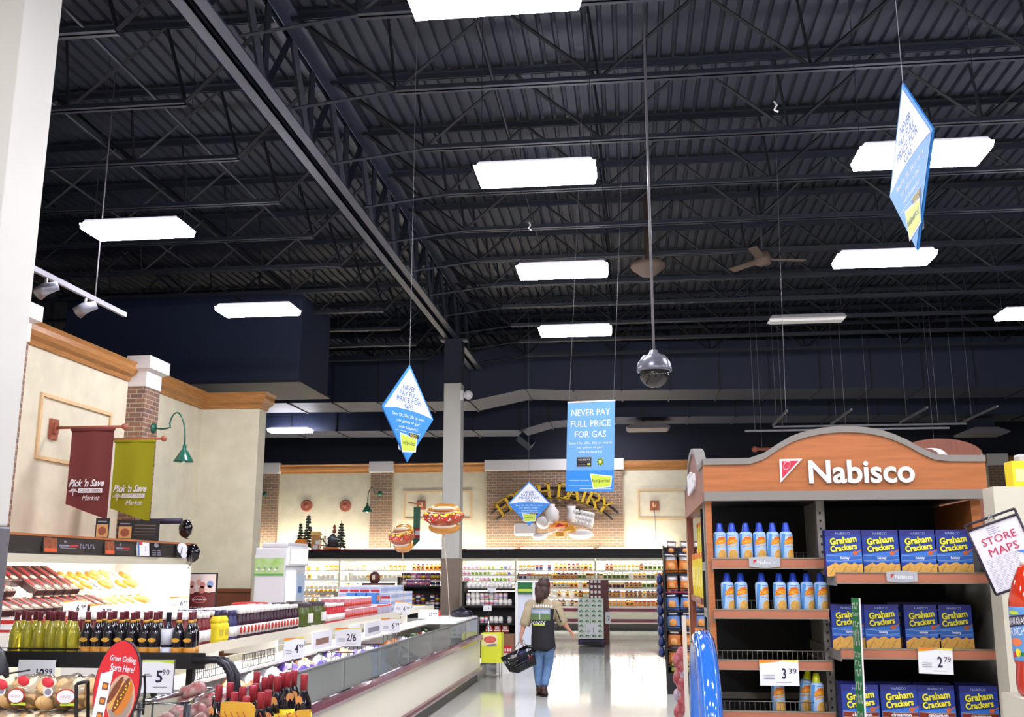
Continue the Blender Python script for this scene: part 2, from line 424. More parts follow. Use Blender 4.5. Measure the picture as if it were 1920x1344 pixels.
# columns
for j, (cx, cy) in enumerate(((-3.79, 5.3), (-3.78, 21.2))):
    h = .19
    mb = MB().rbox(cx-h, cx+h, cy-h, cy+h, 2.0, 5.75 if j else 5.75, COLW, .012)
    o = mb.build('column'); struct(o, ('near white boxed column at the left edge', 'white boxed column beside the hot dog balloons')[j], 'column')
    MB().rbox(cx-h-.012, cx+h+.012, cy-h-.012, cy+h+.012, 0, 2.0, GREYM if j == 0 else TAUPE, .012).build('column_cladding', o)
    MB().box(cx-h, cx+h, cy-h, cy+h, 5.75, 6.72, NAVY).build('column_top', o)
    MB().box(cx-.3, cx+.3, cy-.14, cy+.14, 6.72, 6.75, GIRD).build('bearing_plate', o)

# ------------------------------------------------------------------ roof steel
gx = -3.83
def girder():
    g = thing('joist_girder', 'long dark steel roof girder running down the store over the columns', 'girder', (gx, 0, 0))
    mb = MB()
    for s in (-1, 1): mb.box(min(s*.03, s*.16), max(s*.03, s*.16), -8, 24.6, 6.76, 6.785, GIRD).box(min(s*.03, s*.045), max(s*.03, s*.045), -8, 24.6, 6.76, 6.9, GIRD)
    mb.build('bottom_chord', g)
    mb = MB()
    for s in (-1, 1): mb.box(min(s*.03, s*.19), max(s*.03, s*.19), -8, 24.6, 7.97, 8.0, GIRD).box(min(s*.03, s*.045), max(s*.03, s*.045), -8, 24.6, 7.84, 8.0, GIRD)
    mb.build('top_chord', g)
    mb = MB(); y = -7.5
    while y < 23.5:
        mb.tube([(0, y, 6.83), (0, y+.775, 7.93)], .045, STEEL, 4); mb.tube([(0, y+.775, 7.93), (0, y+1.55, 6.83)], .045, STEEL, 4)
        mb.tube([(0, y, 6.83), (0, y, 7.93)], .04, STEEL, 4)
        y += 1.55
    mb.build('web', g)
girder()
def joist(x0, x1, zb, side):
    bc = MB(); 
    for s in (-1, 1):
        bc.box(x0, x1, min(s*.012, s*.06), max(s*.012, s*.06), zb, zb+.012, STEEL).box(x0, x1, min(s*.012, s*.022), max(s*.012, s*.022), zb, zb+.07, STEEL)
    tc = MB()
    X0, X1 = (gx+.1, 16) if side > 0 else (-13.1, gx-.1)
    for s in (-1, 1):
        tc.box(X0, X1, min(s*.012, s*.07), max(s*.012, s*.07), 7.99, 8.005, STEEL).box(X0, X1, min(s*.012, s*.022), max(s*.012, s*.022), 7.92, 8.0, STEEL)
    wb = MB(); p = 2.25; x = x0
    zt = 7.95
    while x < x1-.2:
        xm = min(x+p/2, x1); xe = min(x+p, x1)
        wb.tube([(x, 0, zb+.03), (xm, 0, zt)], .022, STEELD, 4); wb.tube([(xm, 0, zt), (xe, 0, zb+.03)], .022, STEELD, 4)
        wb.tube([(x, 0, zb+.03), (x-.12, 0, zt)], .017, STEELD, 4)
        x += p
    if side > 0:
        wb.tube([(x0, 0, zb+.03), (gx+.15, 0, zt)], .03, STEELD, 4)
        wb.tube([(x0, 0, zb+.02), (gx+.17, 0, 6.83)], .02, STEEL, 4)
    else:
        wb.tube([(x1, 0, zb+.03), (gx-.15, 0, zt)], .03, STEELD, 4)
    return bc, tc, wb
first = {}
for side in (1, -1):
    x0, x1 = (gx+1.35, 15.9) if side > 0 else (-13.1, gx-1.1)
    lab = 'dark open web roof joist spanning from the girder over the aisle' if side > 0 else 'dark open web roof joist spanning from the girder towards the left wall'
    r = None
    for k in range(-3, 15):
        y = 10.0+1.56*k
        if r is None:
            r = thing('roof_joist', lab, 'joist', (0, y, 0), 0, 'roof joists on the aisle side' if side > 0 else 'roof joists on the meat department side')
            bc, tc, wb = joist(x0, x1, 6.95, side)
            bc.build('bottom_chord', r); tc.build('top_chord', r); wb.build('web', r); note(r)
        else: dup(r, (0, y, 0))
# thin conduits along y on the left side
for j, (x, z) in enumerate(((-6.6, 7.1), (-7.6, 7.0), (-5.4, 7.15), (-1.6, 7.86))):
    o = MB().tube([(x, -5, z), (x, 18.4, z)], .018, STEEL, 6).build('conduit')
    tag(o, ('second', 'first', 'third', 'fourth')[j]+' thin dark conduit from the left under the roof, running down the store', 'pipe')

# ducts
def duct_run(name, label, pts, y0, y1, h):
    mb = MB(); n = len(pts)
    vs = []
    for (x, z) in pts: vs += [(x, y0, z), (x, y1, z), (x, y1, z+h), (x, y0, z+h)]
    fs = [(i*4+k, i*4+(k+1) % 4, i*4+4+(k+1) % 4, i*4+4+k) for i in range(n-1) for k in range(4)]+[(0, 1, 2, 3), tuple((n-1)*4+k for k in (3, 2, 1, 0))]
    r = thing(name, label, 'duct', (0, 0, 0)); mb.add(vs, fs, DUCT).build('duct_body', r)
    mb = MB(); 
    for i in range(n-1):
        (xa, za), (xb, zb) = pts[i], pts[i+1]; L = xb-xa; m = max(1, int(L/1.2))
        for j in range(m):
            t = j/m; x = xa+L*t; z = za+(zb-za)*t
            mb.box(x-.02, x+.02, y0-.03, y1+.03, z-.03, z+h+.03, STEEL)
    mb.build('seam_flange', r, kind='stuff')
    for (x, z) in pts[::1]: MB().tube([(x, (y0+y1)/2, z+h), (x, (y0+y1)/2, 8.03)], .012, STEELD, 4).build('hanger', r)
P = lambda u, v, y: (PY(u, v, y).x, PY(u, v, y).z)
duct_run('ventilation_duct', 'large upper navy duct crossing below the roof, stepping up near the middle', [(-12.5, P(600, 752, 25)[1]), P(880, 752, 25), P(985, 729, 25), (P(1075, 732, 25)), (15.8, P(1300, 742, 25)[1])], 25, 26.6, .6+.65)
duct_run('ventilation_duct', 'lower navy duct behind the large one, stepping up right of the white column', [(-12.5, P(600, 806, 28)[1]), P(975, 806, 28), P(1030, 790, 28), P(1120, 782, 28), (15.8, P(1300, 790, 28)[1])], 28, 29.4, .85)
a = PY(560, 712, 18.6); b = PY(552, 600, 18.6)
r = thing('air_handling_box', 'big square navy air box hanging above the wing wall', 'duct', (-9.2, 19.3, a.z))
MB().rbox(-2.2, a.x+9.2, -.7, 1.2, 0, 1.75, DUCT, .01).build('housing', r); MB().box(-2.3, a.x+9.2+.05, -.75, 1.25, -.05, .0, STEEL).build('bottom_flange', r)
MB().tube([(-2, 0, 1.7), (-2, 0, 8.03-a.z)], .02, STEELD, 6).build('hanger', r); MB().tube([(1.6, 0, 1.7), (1.6, 0, 8.03-a.z)], .02, STEELD, 6).build('hanger', r)
# short diffuser duct boots under the lower duct
for (u, lab, drop) in ((1215, 'small square duct outlet hanging behind the camera dome', 0), (1840, 'square duct outlet hanging above the right end of the cracker stand header', -.15)):
    p = PY(u, 816, 28.6)
    r = thing('duct_outlet', lab, 'vent', (p.x, 28.6, p.z+drop+.2))
    MB().box(-.28, .28, -.28, .28, 0, max(.1, P(1300, 790, 28)[1]-p.z-drop-.2-.005), DUCT).build('neck', r); MB().prism([(-.62, 0), (-.55, -.05), (.55, -.05), (.62, 0), (.3, .12), (-.3, .12)], -.45, .45, GREYM, side=GREYM).build('diffuser', r)
# duct branch pointing down near 985,810
p = PY(968, 795, 27.6); q = PY(992, 818, 27.6)
p.y = 28.0; p.z += .12
tag(MB().tube([Vector((p.x, 28.4, P(975, 806, 28)[1]-.12)), Vector((q.x, 28.4, P(975, 806, 28)[1]-.42))], .16, DUCT, 4).build('duct_branch'), 'short slanting duct branch beneath the lower duct', 'duct')

# ------------------------------------------------------------------ fluorescent fixtures
def fixture(lit=True):
    r = thing('hanging_light', 'x', 'ceiling light', (0, 0, 0))
    MB().prism([(-.6, 0), (.6, 0), (.56, .05), (-.56, .05)], -.2, .2, GREYM, side=WHITEP).build('housing', r)
    if lit: MB().prism([(-.61, 0), (.61, 0), (.59, -.07), (-.59, -.07)], -.225, .225, LAMPM).build('diffuser', r)
    else: MB().prism([(-.6, 0), (.6, 0), (.57, -.035), (-.57, -.035)], -.1, .1, WHITE).build('diffuser', r)
    MB().tube([(-.56, 0, .06), (-.56, 0, 2.32)], .004, STEEL, 4, caps=False).build('cable', r)
    MB().tube([(.56, 0, .06), (.56, 0, 2.32)], .004, STEEL, 4, caps=False).build('cable', r)
    return note(r)
LF = fixture(); used = False
SEEN = {(-.87, 6.2): 'bright ceiling light cut off by the top edge, topmost of its row over the aisle', (-.87, 9.47): 'bright ceiling light over the aisle, second from the top of the middle row',
 (-.83, 12.85): 'bright ceiling light over the aisle, third from the top of the middle row', (-.85, 16.3): 'bright ceiling light over the aisle, lowest of the middle row',
 (-5.7, 10.6): 'bright ceiling light above the meat department, nearer of the two', (-5.65, 14.36): 'bright ceiling light above the meat department, farther of the two',
 (-9.66, 27.5): 'small bright ceiling light far back above the left brick pilaster', (2.88, 9.44): 'bright ceiling light behind the edge-on diamond sign',
 (3.33, 12.8): 'bright ceiling light just below the edge-on diamond sign', (6.45, 16.0): 'bright ceiling light cut off by the right edge'}
XTRA = [(x, y) for x in (-5.7, -.87, 2.9, 7.2) for y in (-5.5, -2., 1.5)]+[(6.6, 5.8), (6.9, 9.4), (10.5, 5.8), (10.5, 9.4), (10.5, 12.8)]
for (x, y), lab in list(SEEN.items())+[(p, 'bright ceiling light outside the picture') for p in XTRA]:
    if not used: LF.location = (x, y, 5.72); LF['label'] = lab; used = True
    else: dup(LF, (x, y, 5.72), label=lab, group=None if (x, y) in SEEN else 'ceiling lights outside the picture')
p = PY(1158, 790, 30.5)
r = dup(LF, (p.x-.4, 30.5, p.z+.02), label='small distant ceiling light peeking out beside the hanging banner')
r = fixture(False); r.location = (2.9, 16.08, 5.72); r['label'] = 'unlit slim white ceiling light between the dome camera and the right lamps'
# ================================================================== WALL DECOR
def gooseneck(name, label, base, dirx, diry, reach, drop, rise, s=1.):
    # dir: unit vector away from the wall
    r = thing(name, label, 'wall lamp', base)
    d = Vector((dirx, diry, 0))
    MB().tube([(0, 0, 0), d*.03*s, d*.05*s], [.085*s, .085*s, .03*s], GREEN, 14).build('wall_plate', r)
    pts = []
    for k in range(6): pts.append(d*(.05+reach*.45*k/5)*s+Vector((0, 0, -.02*math.sin(k/5*math.pi)))*s)
    R0 = rise
    for k in range(1, 13):
        t = k/12; a = math.pi*t
        x = reach*(.5+.5*(1-math.cos(a))/2); z = R0*math.sin(a)*(1 if t < .5 else 1) - (drop*(t**3))
        pts.append(d*x*s+Vector((0, 0, z*s)))
    MB().tube(pts, .014*s, GREEN, 8).build('gooseneck_arm', r)
    e = pts[-1]
    MB().lathe([(.03*s, .0), (.035*s, -.08*s), (.06*s, -.10*s), (.16*s, -.27*s), (.165*s, -.29*s)], GREEN, 18, e).build('shade', r)
    MB().lathe([(.0, -.2*s), (.06*s, -.215*s), (.075*s, -.25*s), (.05*s, -.285*s), (0, -.295*s)], SMALL, 12, e).build('bulb', r)
    return r
b = PX(297, 805, c2.x if False else c1.x)
gooseneck('gooseneck_lamp', 'green gooseneck lamp lit on the left wall beside the olive banner', Vector((c1.x, c1.y+.35, PX(298, 806, c1.x).z)), 1, -.12, .62, .3, .28, .95)
for u, v, lab in ((497, 926, 'green gooseneck lamp on the leftmost brick panel of the back wall'), (713, 925, 'green gooseneck lamp on the brick panel just left of the hot dog balloons')):
    p = PY(u, v, 32.1); gooseneck('gooseneck_lamp', lab, p, -.35, -.94, .7, .35, .2, 1.0)

def flag_banner(label, pole_label, base, L, m, y, x0, x1, zt, zl, zr):
    r = thing('flag_pole', pole_label, 'flag pole', base)
    MB().box(0, .04, -.09, .09, -.16, .12, RUST).box(.04, .07, -.05, .05, -.08, .06, RUST).build('wall_plate', r)
    MB().tube([(.05, 0, 0), (L, 0, 0)], .02, RUST, 8).build('pole', r)
    MB().ball((L+.02, 0, 0), .045, RUST, 10, 6).build('finial', r)
    # cloth banner hung under the pole
    zt = base[2]-.03; hb = zt-zl
    b = thing('banner', label, 'banner', (x0, y, zt))
    W = x1-x0; mb = MB(); N = 14; vs = []; fs = []
    for i in range(N+1):
        t = i/N; x = W*t; yy = .012*math.sin(t*9)
        vs += [(x, yy, 0), (x, yy, -.5*(hb)), (x, yy*1.3, zl-zt+(zr-zl)*t)]
    for i in range(N): fs += [(3*i, 3*i+1, 3*i+4, 3*i+3), (3*i+1, 3*i+2, 3*i+5, 3*i+4)]
    mb.add(vs, fs, m, True); n = len(vs)
    mb.add([(a, c+.006, d) for a, c, d in vs], [f[::-1] for f in fs], m, True)
    mb.build('cloth', b)
    MB().tube([(-.01, 0, 0), (W+.01, 0, 0)], .025, m, 8).build('rod_pocket', b)
    k = W/.9; c = MB(); yy = -.03
    c.text("Pick 'n Save", W*.5, zl-zt+.42*k, yy, SIGNW, w=.74*k, h=.16*k, bold=.03, slant=.3)
    c.rect(W*.30, W*.87, zl-zt+.22*k, zl-zt+.31*k, yy, SIGNW)
    c.text('CEDAR CREEK', W*.585, zl-zt+.265*k, yy-.002, m, w=.46*k, h=.05*k)
    c.text('Market', W*.62, zl-zt+.12*k, yy, SIGNW, w=.36*k, h=.1*k, slant=.3)
    for q, ww in ((.31, .04), (.285, .1), (.26, .16), (.235, .2)): c.rect(W*.18-ww*k/2, W*.18+ww*k/2, zl-zt+q*k, zl-zt+(q+.014)*k, yy, SIGNW)
    c.rect(W*.175, W*.19, zl-zt+.16*k, zl-zt+.24*k, yy, SIGNW)
    c.build('lettering', b, label='white shop lettering')
    return b
y1 = PX(98, 802, -7.9).y; z1 = PX(98, 802, -7.9).z; e = PY(231, 802, y1)
g = PY(135, 813, y1); h2 = PY(213, 813, y1); l = PY(127, 945, y1); rr = PY(200, 974, y1)
flag_banner('maroon fabric banner with a slanted lower edge hanging from a wall pole', 'rust coloured wall pole that carries the maroon banner', Vector((-7.9, y1, z1)), e.x+7.9, MAROON, y1, g.x, h2.x, g.z, l.z, rr.z)
y2 = y1*(1070-802)/(1070-822.); y2 = min(y2, c0.y-.15)
z2 = z1; e = PY(305, 822, y2); g = PY(216, 834, y2); h2 = PY(290, 834, y2); l = PY(211, 953, y2); rr = PY(283, 978, y2)
flag_banner('olive green fabric banner with a slanted lower edge hanging beside the brick pilaster', 'rust coloured wall pole that carries the olive green banner', Vector((-7.9, y2, PY(300, 822, y2).z)), e.x+7.9, OLIVE, y2, g.x, h2.x, g.z, l.z, rr.z)
# back-wall bracket with narrow green banner, bracket on the right panel
for u, v, lab, ban in ((790, 946, 'small square wall bracket behind the hot dog balloons', 1), (1227, 947, 'small square wall bracket in the framed panel right of the dairy sign', 0)):
    p = PY(u, v, 32.3)
    r = thing('wall_bracket', lab, 'bracket', p)
    MB().box(-.14, .14, -.05, 0, -.16, .14, RUST).box(-.06, .06, -.09, -.05, -.07, .07, TRIMC).build('plate', r)
    MB().tube([(0, -.05, 0), (-.25 if ban else 0, -.75, .02)], .025, RUST, 8).build('pole', r)
    if not ban: MB().tube([(0, -.06, -.1), (.01, -.06, -1.1)], .008, GREYM, 4, caps=False).build('cord', r)
p = PY(782, 950, 31.6); q = PY(781, 1020, 31.6)
r = thing('banner', 'narrow dark green banner with a pointed end hanging from the back wall bracket', 'banner', p)
hh = p.z-q.z
MB().prism([(-.11, 0), (.11, 0), (.11, -hh+.12), (-.1, -hh-.1)], -.01, .01, mat('banner_green', '4E7A66', .8)).build('cloth', r)
MB().box(-.05, .11, -.02, -.012, -hh+.2, -hh+.5, RED).box(-.05, .11, -.025, -.012, -hh+.28, -hh+.42, SIGNW).build('emblem', r)
# round medallions
for i, u in enumerate((575, 648)):
    p = PY(u, 948, 32.3)
    tag(MB().lathe([(0, .09), (.06, .085), (.08, .06), (.12, .06), (.14, .07), (.17, .07), (.19, .05), (.2, 0)], RUST, 28).build('wall_medallion'), ('left', 'right')[i]+' one of two round terracotta medallions on the back wall', 'medallion')
    o = bpy.context.scene.objects[-1] if False else COL.objects[-1]
    o.location = p; o.rotation_euler = (R(90), 0, 0)

# ------------------------------------------------------------------ FRESH DAIRY sign
ac = PY(1040, 1090, 32.05); k = 32.05/30*.0161*1.06
GL = {}
def strokes(segs):
    return segs
LET = {
 'F': [((-.3, -.5), (-.3, .5), .16), ((-.3, .46), (.38, .46), .08), ((-.3, 0), (.2, 0), .08), ((.36, .5), (.36, .3), .05), ((.2, .1), (.2, -.1), .05), ((-.46, -.48), (-.1, -.48), .05), ((-.46, .48), (-.2, .48), .05)],
 'R': [((-.32, -.5), (-.32, .5), .16), ((-.32, .46), (.1, .46), .08), ((-.32, .0), (.1, .0), .08), ((.1, .46), (.26, .36), .12), ((.26, .36), (.26, .12), .15), ((.26, .12), (.1, 0), .12), ((-.02, .0), (.38, -.5), .15), ((-.48, -.48), (-.14, -.48), .05), ((.3, -.48), (.52, -.48), .05), ((-.48, .48), (-.2, .48), .05)],
 'E': [((-.3, -.5), (-.3, .5), .16), ((-.3, .46), (.36, .46), .08), ((-.3, 0), (.2, 0), .08), ((-.3, -.46), (.38, -.46), .08), ((.36, .5), (.36, .3), .05), ((.38, -.5), (.38, -.28), .05), ((-.46, -.48), (-.2, -.48), .05), ((-.46, .48), (-.2, .48), .05)],
 'S': [((.3, .28), (.22, .43), .07), ((.22, .43), (0, .47), .09), ((0, .47), (-.22, .38), .12), ((-.22, .38), (-.22, .2), .15), ((-.22, .2), (.2, -.12), .15), ((.2, -.12), (.22, -.34), .15), ((.22, -.34), (0, -.47), .1), ((0, -.47), (-.24, -.42), .08), ((-.24, -.42), (-.32, -.25), .06), ((.31, .22), (.31, .48), .04), ((-.33, -.2), (-.33, -.48), .04)],
 'H': [((-.32, -.5), (-.32, .5), .16), ((.32, -.5), (.32, .5), .16), ((-.32, 0), (.32, 0), .08)]+[((x-.17, z), (x+.17, z), .05) for x in (-.32, .32) for z in (-.48, .48)],
 'D': [((-.32, -.5), (-.32, .5), .16), ((-.32, .46), (.05, .46), .08), ((-.32, -.46), (.05, -.46), .08), ((.05, .46), (.28, .28), .12), ((.28, .3), (.36, 0), .16), ((.36, 0), (.28, -.3), .16), ((.28, -.28), (.05, -.46), .12), ((-.48, -.48), (-.2, -.48), .05), ((-.48, .48), (-.2, .48), .05)],
 'A': [((0, .5), (-.34, -.48), .08), ((0, .5), (.34, -.48), .16), ((-.22, -.12), (.2, -.12), .07), ((-.5, -.48), (-.2, -.48), .05), ((.18, -.48), (.52, -.48), .05)],
 'I': [((0, -.5), (0, .5), .16), ((-.17, -.48), (.17, -.48), .05), ((-.17, .48), (.17, .48), .05)],
 'Y': [((0, -.5), (0, 0), .16), ((0, 0), (-.34, .48), .15), ((0, 0), (.3, .48), .08), ((-.17, -.48), (.17, -.48), .05), ((-.5, .48), (-.2, .48), .05), ((.14, .48), (.46, .48), .05)]}
def letter(ch, size, depth, m, back):
    mb = MB()
    for (a, b, w) in LET[ch]:
        a = Vector(a)*size; b = Vector(b)*size; d = (b-a); L = d.length; d.normalize(); n = Vector((-d.y, d.x))*w*size*.55; e = d*w*size*.12
        for (mm, g, ya, yb) in ((m, 1, -depth, 0),):
            mb.prism([tuple(a-e+n), tuple(b+e+n), tuple(b+e-n), tuple(a-e-n)], ya, yb, mm)
    return mb
sg = thing('dairy_wall_sign', 'arched gold FRESH DAIRY lettering on twin dark rails over the dairy case', 'sign', ac)
rad = PY(1040, 920, 32.05).z-ac.z
for ch, a in zip('FRESHDAIRY', (-35, -28, -21, -13.8, -6.2, 6.4, 13.5, 20, 26.8, 34.5)):
    o = letter(ch, .47, .08, GOLD, BLACK).build('letter_'+ch.lower(), sg)
    o.location = (rad*math.sin(R(a)), 0, rad*math.cos(R(a))); o.rotation_euler = (0, R(a), 0)
for rr_ in (rad+.1, rad-.17):
    MB().tube([(rr_*math.sin(R(t)), .06, rr_*math.cos(R(t))) for t in range(-44, 45, 4)], .026, BLACK, 8).build('rail', sg)
# sculpted dairy relief below
ds = thing('dairy_relief', 'white relief of milk jugs, pitcher, egg carton, cheese wheel and plates under the dairy lettering', 'wall decoration', PY(1040, 985, 32.1)+Vector((0, -.1, 0)))
o0 = ds.location
def dp(u, v): p = PY(u, v, 32.1)-o0; return p.x, p.z
PLAST = mat('relief_white', 'F6F4EE', .5)
x, z = dp(990, 995); MB().rbox(x-.42, x+.32, -.22, .0, z-.16, z+.22, PLAST, .07).build('milk_jug_lying', ds)
x, z = dp(1000, 975); 
x, z = dp(1036, 966); MB().lathe([(.0, -.3), (.2, -.3), (.23, -.1), (.22, .12), (.1, .26), (.1, .34), (0, .35)], PLAST, 16, (x, -.15, z)).build('milk_jug', ds)
x, z = dp(1020, 980); MB().ball((x, -.2, z), (.23, .15, .2), PLAST).build('cheese_ball', ds)
x, z = dp(1072, 965); mb = MB().lathe([(0, -.26), (.14, -.26), (.17, -.1), (.12, .1), (.16, .26), (.15, .26), (.1, .1), (.1, 0)], PLAST, 16, (x, -.15, z)); mb.build('pitcher', ds)
MB().tube([(x+.13, -.15, z+.2), (x+.26, -.15, z+.2), (x+.28, -.15, z+.04), (x+.16, -.15, z-.08)], .022, BLACK, 8).build('pitcher_handle', ds)
x, z = dp(1092, 972); mb = MB(); mb.M = Matrix.Translation((x, -.12, z)) @ Matrix.Rotation(R(12), 4, 'Y')
mb.rbox(-.38, .38, -.1, .08, -.25, .1, PLAST, .05).rbox(-.37, .37, -.05, .08, .1, .24, PLAST, .04)
for i in range(6):
    mb.ball((-.3+i*.12, -.1, .16), .04, mat('relief_shade', 'CFCCC6', .6), 8, 5)
    for j in range(2): mb.ball((-.3+i*.12, -.1, .0-.12*j), (.05, .03, .055), PLAST, 8, 5)
mb.build('egg_carton', ds)
x, z = dp(1049, 986); CH = mat('relief_cheese', 'E8922C', .45)
mb = MB().lathe([(.0, -.08), (.27, -.08), (.29, 0), (.27, .08), (0, .1)], CH, 20, (x, -.2, z+.03), sy=.6); mb.build('cheese_wheel', ds)
MB().prism([(x-.1, z-.06), (x+.22, z-.02), (x+.02, z+.07)], -.42, -.3, RED).build('wheel_cut', ds)
x, z = dp(1067, 991); MB().prism([(x-.2, z-.1), (x+.25, z-.06), (x+.12, z+.12)], -.3, -.08, mat('relief_butter', 'F3B52C', .45)).build('cheese_wedge', ds)
x, z = dp(1052, 1002); MB().rbox(x-.17, x+.12, -.25, -.05, z-.1, z+.07, mat('relief_butter2', 'F4C45A', .45), .03).build('butter', ds)
for u, v, rx, rz in ((1090, 1002, .4, .16), (1013, 1006, .24, .11)):
    x, z = dp(u, v); MB().ball((x, -.16, z), (rx, .1, rz), PLAST, 18, 8).build('plate', ds)
x, z = dp(1028, 999); MB().tube([(x-.1, -.3, z-.06), (x+.12, -.3, z), (x+.4, -.3, z+.1)], [.05, .02, .012], PLAST, 8).build('spoon', ds)

# ------------------------------------------------------------------ hanging signs
def logo(mb, cx, cz, s, y):
    mb.shape([(cx-.5*s, cz+.3*s), (cx+.5*s, cz+.2*s), (cx+.46*s, cz-.25*s), (cx-.35*s, cz-.33*s)], y, SIGNW)
    mb.shape([(cx-.46*s, cz+.26*s), (cx+.46*s, cz+.165*s), (cx+.42*s, cz-.21*s), (cx-.32*s, cz-.29*s)], y-.001, LIME)
    mb.text('fuelperks!', cx, cz-.01*s, y-.002, INK, w=.8*s)
def diamond(label, top, S, H, rz, wire_top, tilt=0.):
    # top: world point of upper corner; S half width; H total height
    r = thing('diamond_sign', label, 'hanging sign', top, rz); r.rotation_euler = (0, tilt, rz)
    m = H*.5
    def half(sgn):
        mb = MB()
        D = [(0, 0), (S, -m), (0, -H), (-S, -m)]
        mb.prism([(0, -0), (S, -m), (0, -H), (-S, -m)], -.004, .004, BLUE)
        y = -.006
        for sg_ in (1,):
            a = .93
            mb.shape([(0, -.04*H), (S*.94, -m*1.0), (S*.5, -m*.96), (0, -m*.94), (-S*.5, -m*.95), (-S*.94, -m*1.02)], y, SIGNW)
            mb.shape([(S*.985, -m*1.015), (S*.5, -m*.97), (0, -m*.95), (-S*.5, -m*.96), (-S*.985, -m*1.015), (0, -H*.99)], y-.001, BLUE)
            for t, zz, ww in (('NEVER', .5, .5), ('PAY FULL', .625, .74), ('PRICE FOR', .75, .95), ('GAS', .87, .36)):
                mb.text(t, 0, -m*zz, y-.001, NAVYT, w=S*ww, h=m*.105, bold=.018)
            for t, zz, ww in (('Save 10c, 20c, 30c or more', 1.08, 1.25), ('per gallon of gas*', 1.2, .9), ('with fuelperks!', 1.32, .74)):
                mb.text(t, 0, -m*zz, y-.002, SIGNW, w=S*ww, h=m*.075)
            mb.rect(-.5*S, .5*S, -m*1.4, -m*1.393, y-.002, SIGNW)
            mb.rect(.03*S, .4*S, -m*1.5, -m*1.41, y-.003, BLACK); mb.scribble(.21*S, -m*1.435, .3*S, .03*m, y-.004, YEL, 7); mb.scribble(.21*S, -m*1.475, .22*S, .03*m, y-.004, YEL, 6)
            logo(mb, .0*S, -m*1.62, S*.66, y-.003)
        return mb
    half(1).build('sign_panel', r)
    b = half(1); b.M = None; o = b.build('sign_back', r); o.rotation_euler = (0, 0, math.pi); o.location = (0, .001, 0)
    # the wire hangs plumb
    wz = wire_top-top[2]
    MB().tube([(0, 0, -.01), (wz*math.sin(-tilt), 0, wz*math.cos(tilt))], .0022, GREYM, 5, caps=False).build('wire', r)
    return r
t = PY(768, 684, 9.2); b = PY(772, 866, 9.2); H = t.z-b.z
lft = PY(722, 763, 9.2); rgt = PY(821, 783, 9.2); hw = (rgt.x-lft.x)/2
diamond('blue and white diamond sign hanging left of the white column', t, H*.47, H, R(69), 8.07, R(0.5))
t = PY(992, 902, 20); b = PY(992, 986, 20); H = t.z-b.z
diamond('small distant diamond sign hanging in front of the FRESH DAIRY lettering', t, H*.48, H, R(4), 8.07)
t = PY(1693, 155, 4.9); b = PY(1705, 470, 4.9); H = t.z-b.z
diamond('large blue and white diamond sign hanging nearly edge-on before a ceiling light', t, H*.47, H, R(-91), 8.07, R(0))
# rectangular hanging banner
pts = [PY(u, v, 11.5) for u, v in ((1065, 749), (1152, 757), (1159, 925), (1068, 917))]
t = (pts[0]+pts[1])/2; W = (pts[1]-pts[0]).length; H = t.z-(pts[2].z+pts[3].z)/2; W = W*1.03
r = thing('hanging_banner', 'blue rectangular sign hanging over the aisle left of the dome camera', 'hanging sign', t); r.rotation_euler = (0, R(2.2), R(-22)); W = W/.93
mb = MB().box(-W/2, W/2, -.004, .004, -H, 0, BLUEL); y = -.006
mb.rect(-W/2, W/2, -H, -H*.77, y, BLUE)
for tt, zz, ww in (('NEVER PAY', .12, .82), ('FULL PRICE', .245, .84), ('FOR GAS', .365, .66)): mb.text(tt, 0, -H*zz, y, SIGNW, w=W*ww, h=H*.072, bold=.005)
for tt, zz, ww in (('Save 10c, 20c, 30c or more', .465, .9), ('per gallon of gas*', .515, .56), ('with fuelperks!', .565, .5)): mb.text(tt, 0, -H*zz, y, SIGNW, w=W*ww, h=H*.03)
mb.rect(-.28*W, .04*W, -H*.73, -H*.62, y, GREYM); mb.rect(-.265*W, .025*W, -H*.72, -H*.63, y-.001, BLACK)
mb.text("ROUNDY'S", -.12*W, -H*.65, y-.002, SIGNW, w=.24*W, h=.02*H); mb.scribble(-.1*W, -H*.675, .22*W, .012*H, y-.002, INKG, 8); mb.scribble(-.16*W, -H*.705, .16*W, .012*H, y-.002, INKG, 7); mb.rect(-.05*W, .01*W, -H*.71, -H*.69, y-.002, LIME)
for i in range(14):
    a = i*math.pi/7; mb.disc(.22*W+.04*W*math.cos(a), -H*.675+.04*W*math.sin(a), .035*W, .022*W, y-.001, DGREEN if i % 2 else LIME, 8, a)
mb.disc(.22*W, -H*.675, .035*W, .035*W, y-.002, YEL); mb.disc(.22*W, -H*.675, .018*W, .018*W, y-.003, SIGNW)
mb.scribble(.28*W, -H*.635, .04*W, .01*H, y-.001, SIGNW, 2)
logo(mb, .24*W, -H*.885, W*.46, y-.002)
mb.text('www.fuelperks.com/roundys', -.22*W, -H*.88, y-.001, SIGNW, w=.42*W); mb.rect(-.44*W, .1*W, -H*.94, -H*.937, y-.001, SIGNW); mb.rect(-.2*W, .46*W, -H*.975, -H*.97, y-.001, SIGNW)
mb.build('sign_panel', r)
MB().tube([(-W/2, 0, 0), (W/2, 0, 0)], .012, WHITE, 6).build('top_rail', r)
for s in (-1, 1): MB().tube([(s*W*.47, 0, 0), (s*W*.47+.1, 0, 7.97-t.z)], .0018, GREYM, 4, caps=False).build('wire', r)
# lone wire and small hooks
for (u, v0, v1, d, lab) in ((1462, 335, 790, 12.0, 'single thin white wire hanging above the cracker stand'), (353, 0, 0, 0, '')):
    if d: 
        p = PY(1474, 790, d); tag(MB().tube([p, Vector((PY(u, v0, d).x, d, 8.07))], .002, GREYM, 4, caps=False).build('hanging_wire'), lab, 'wire')

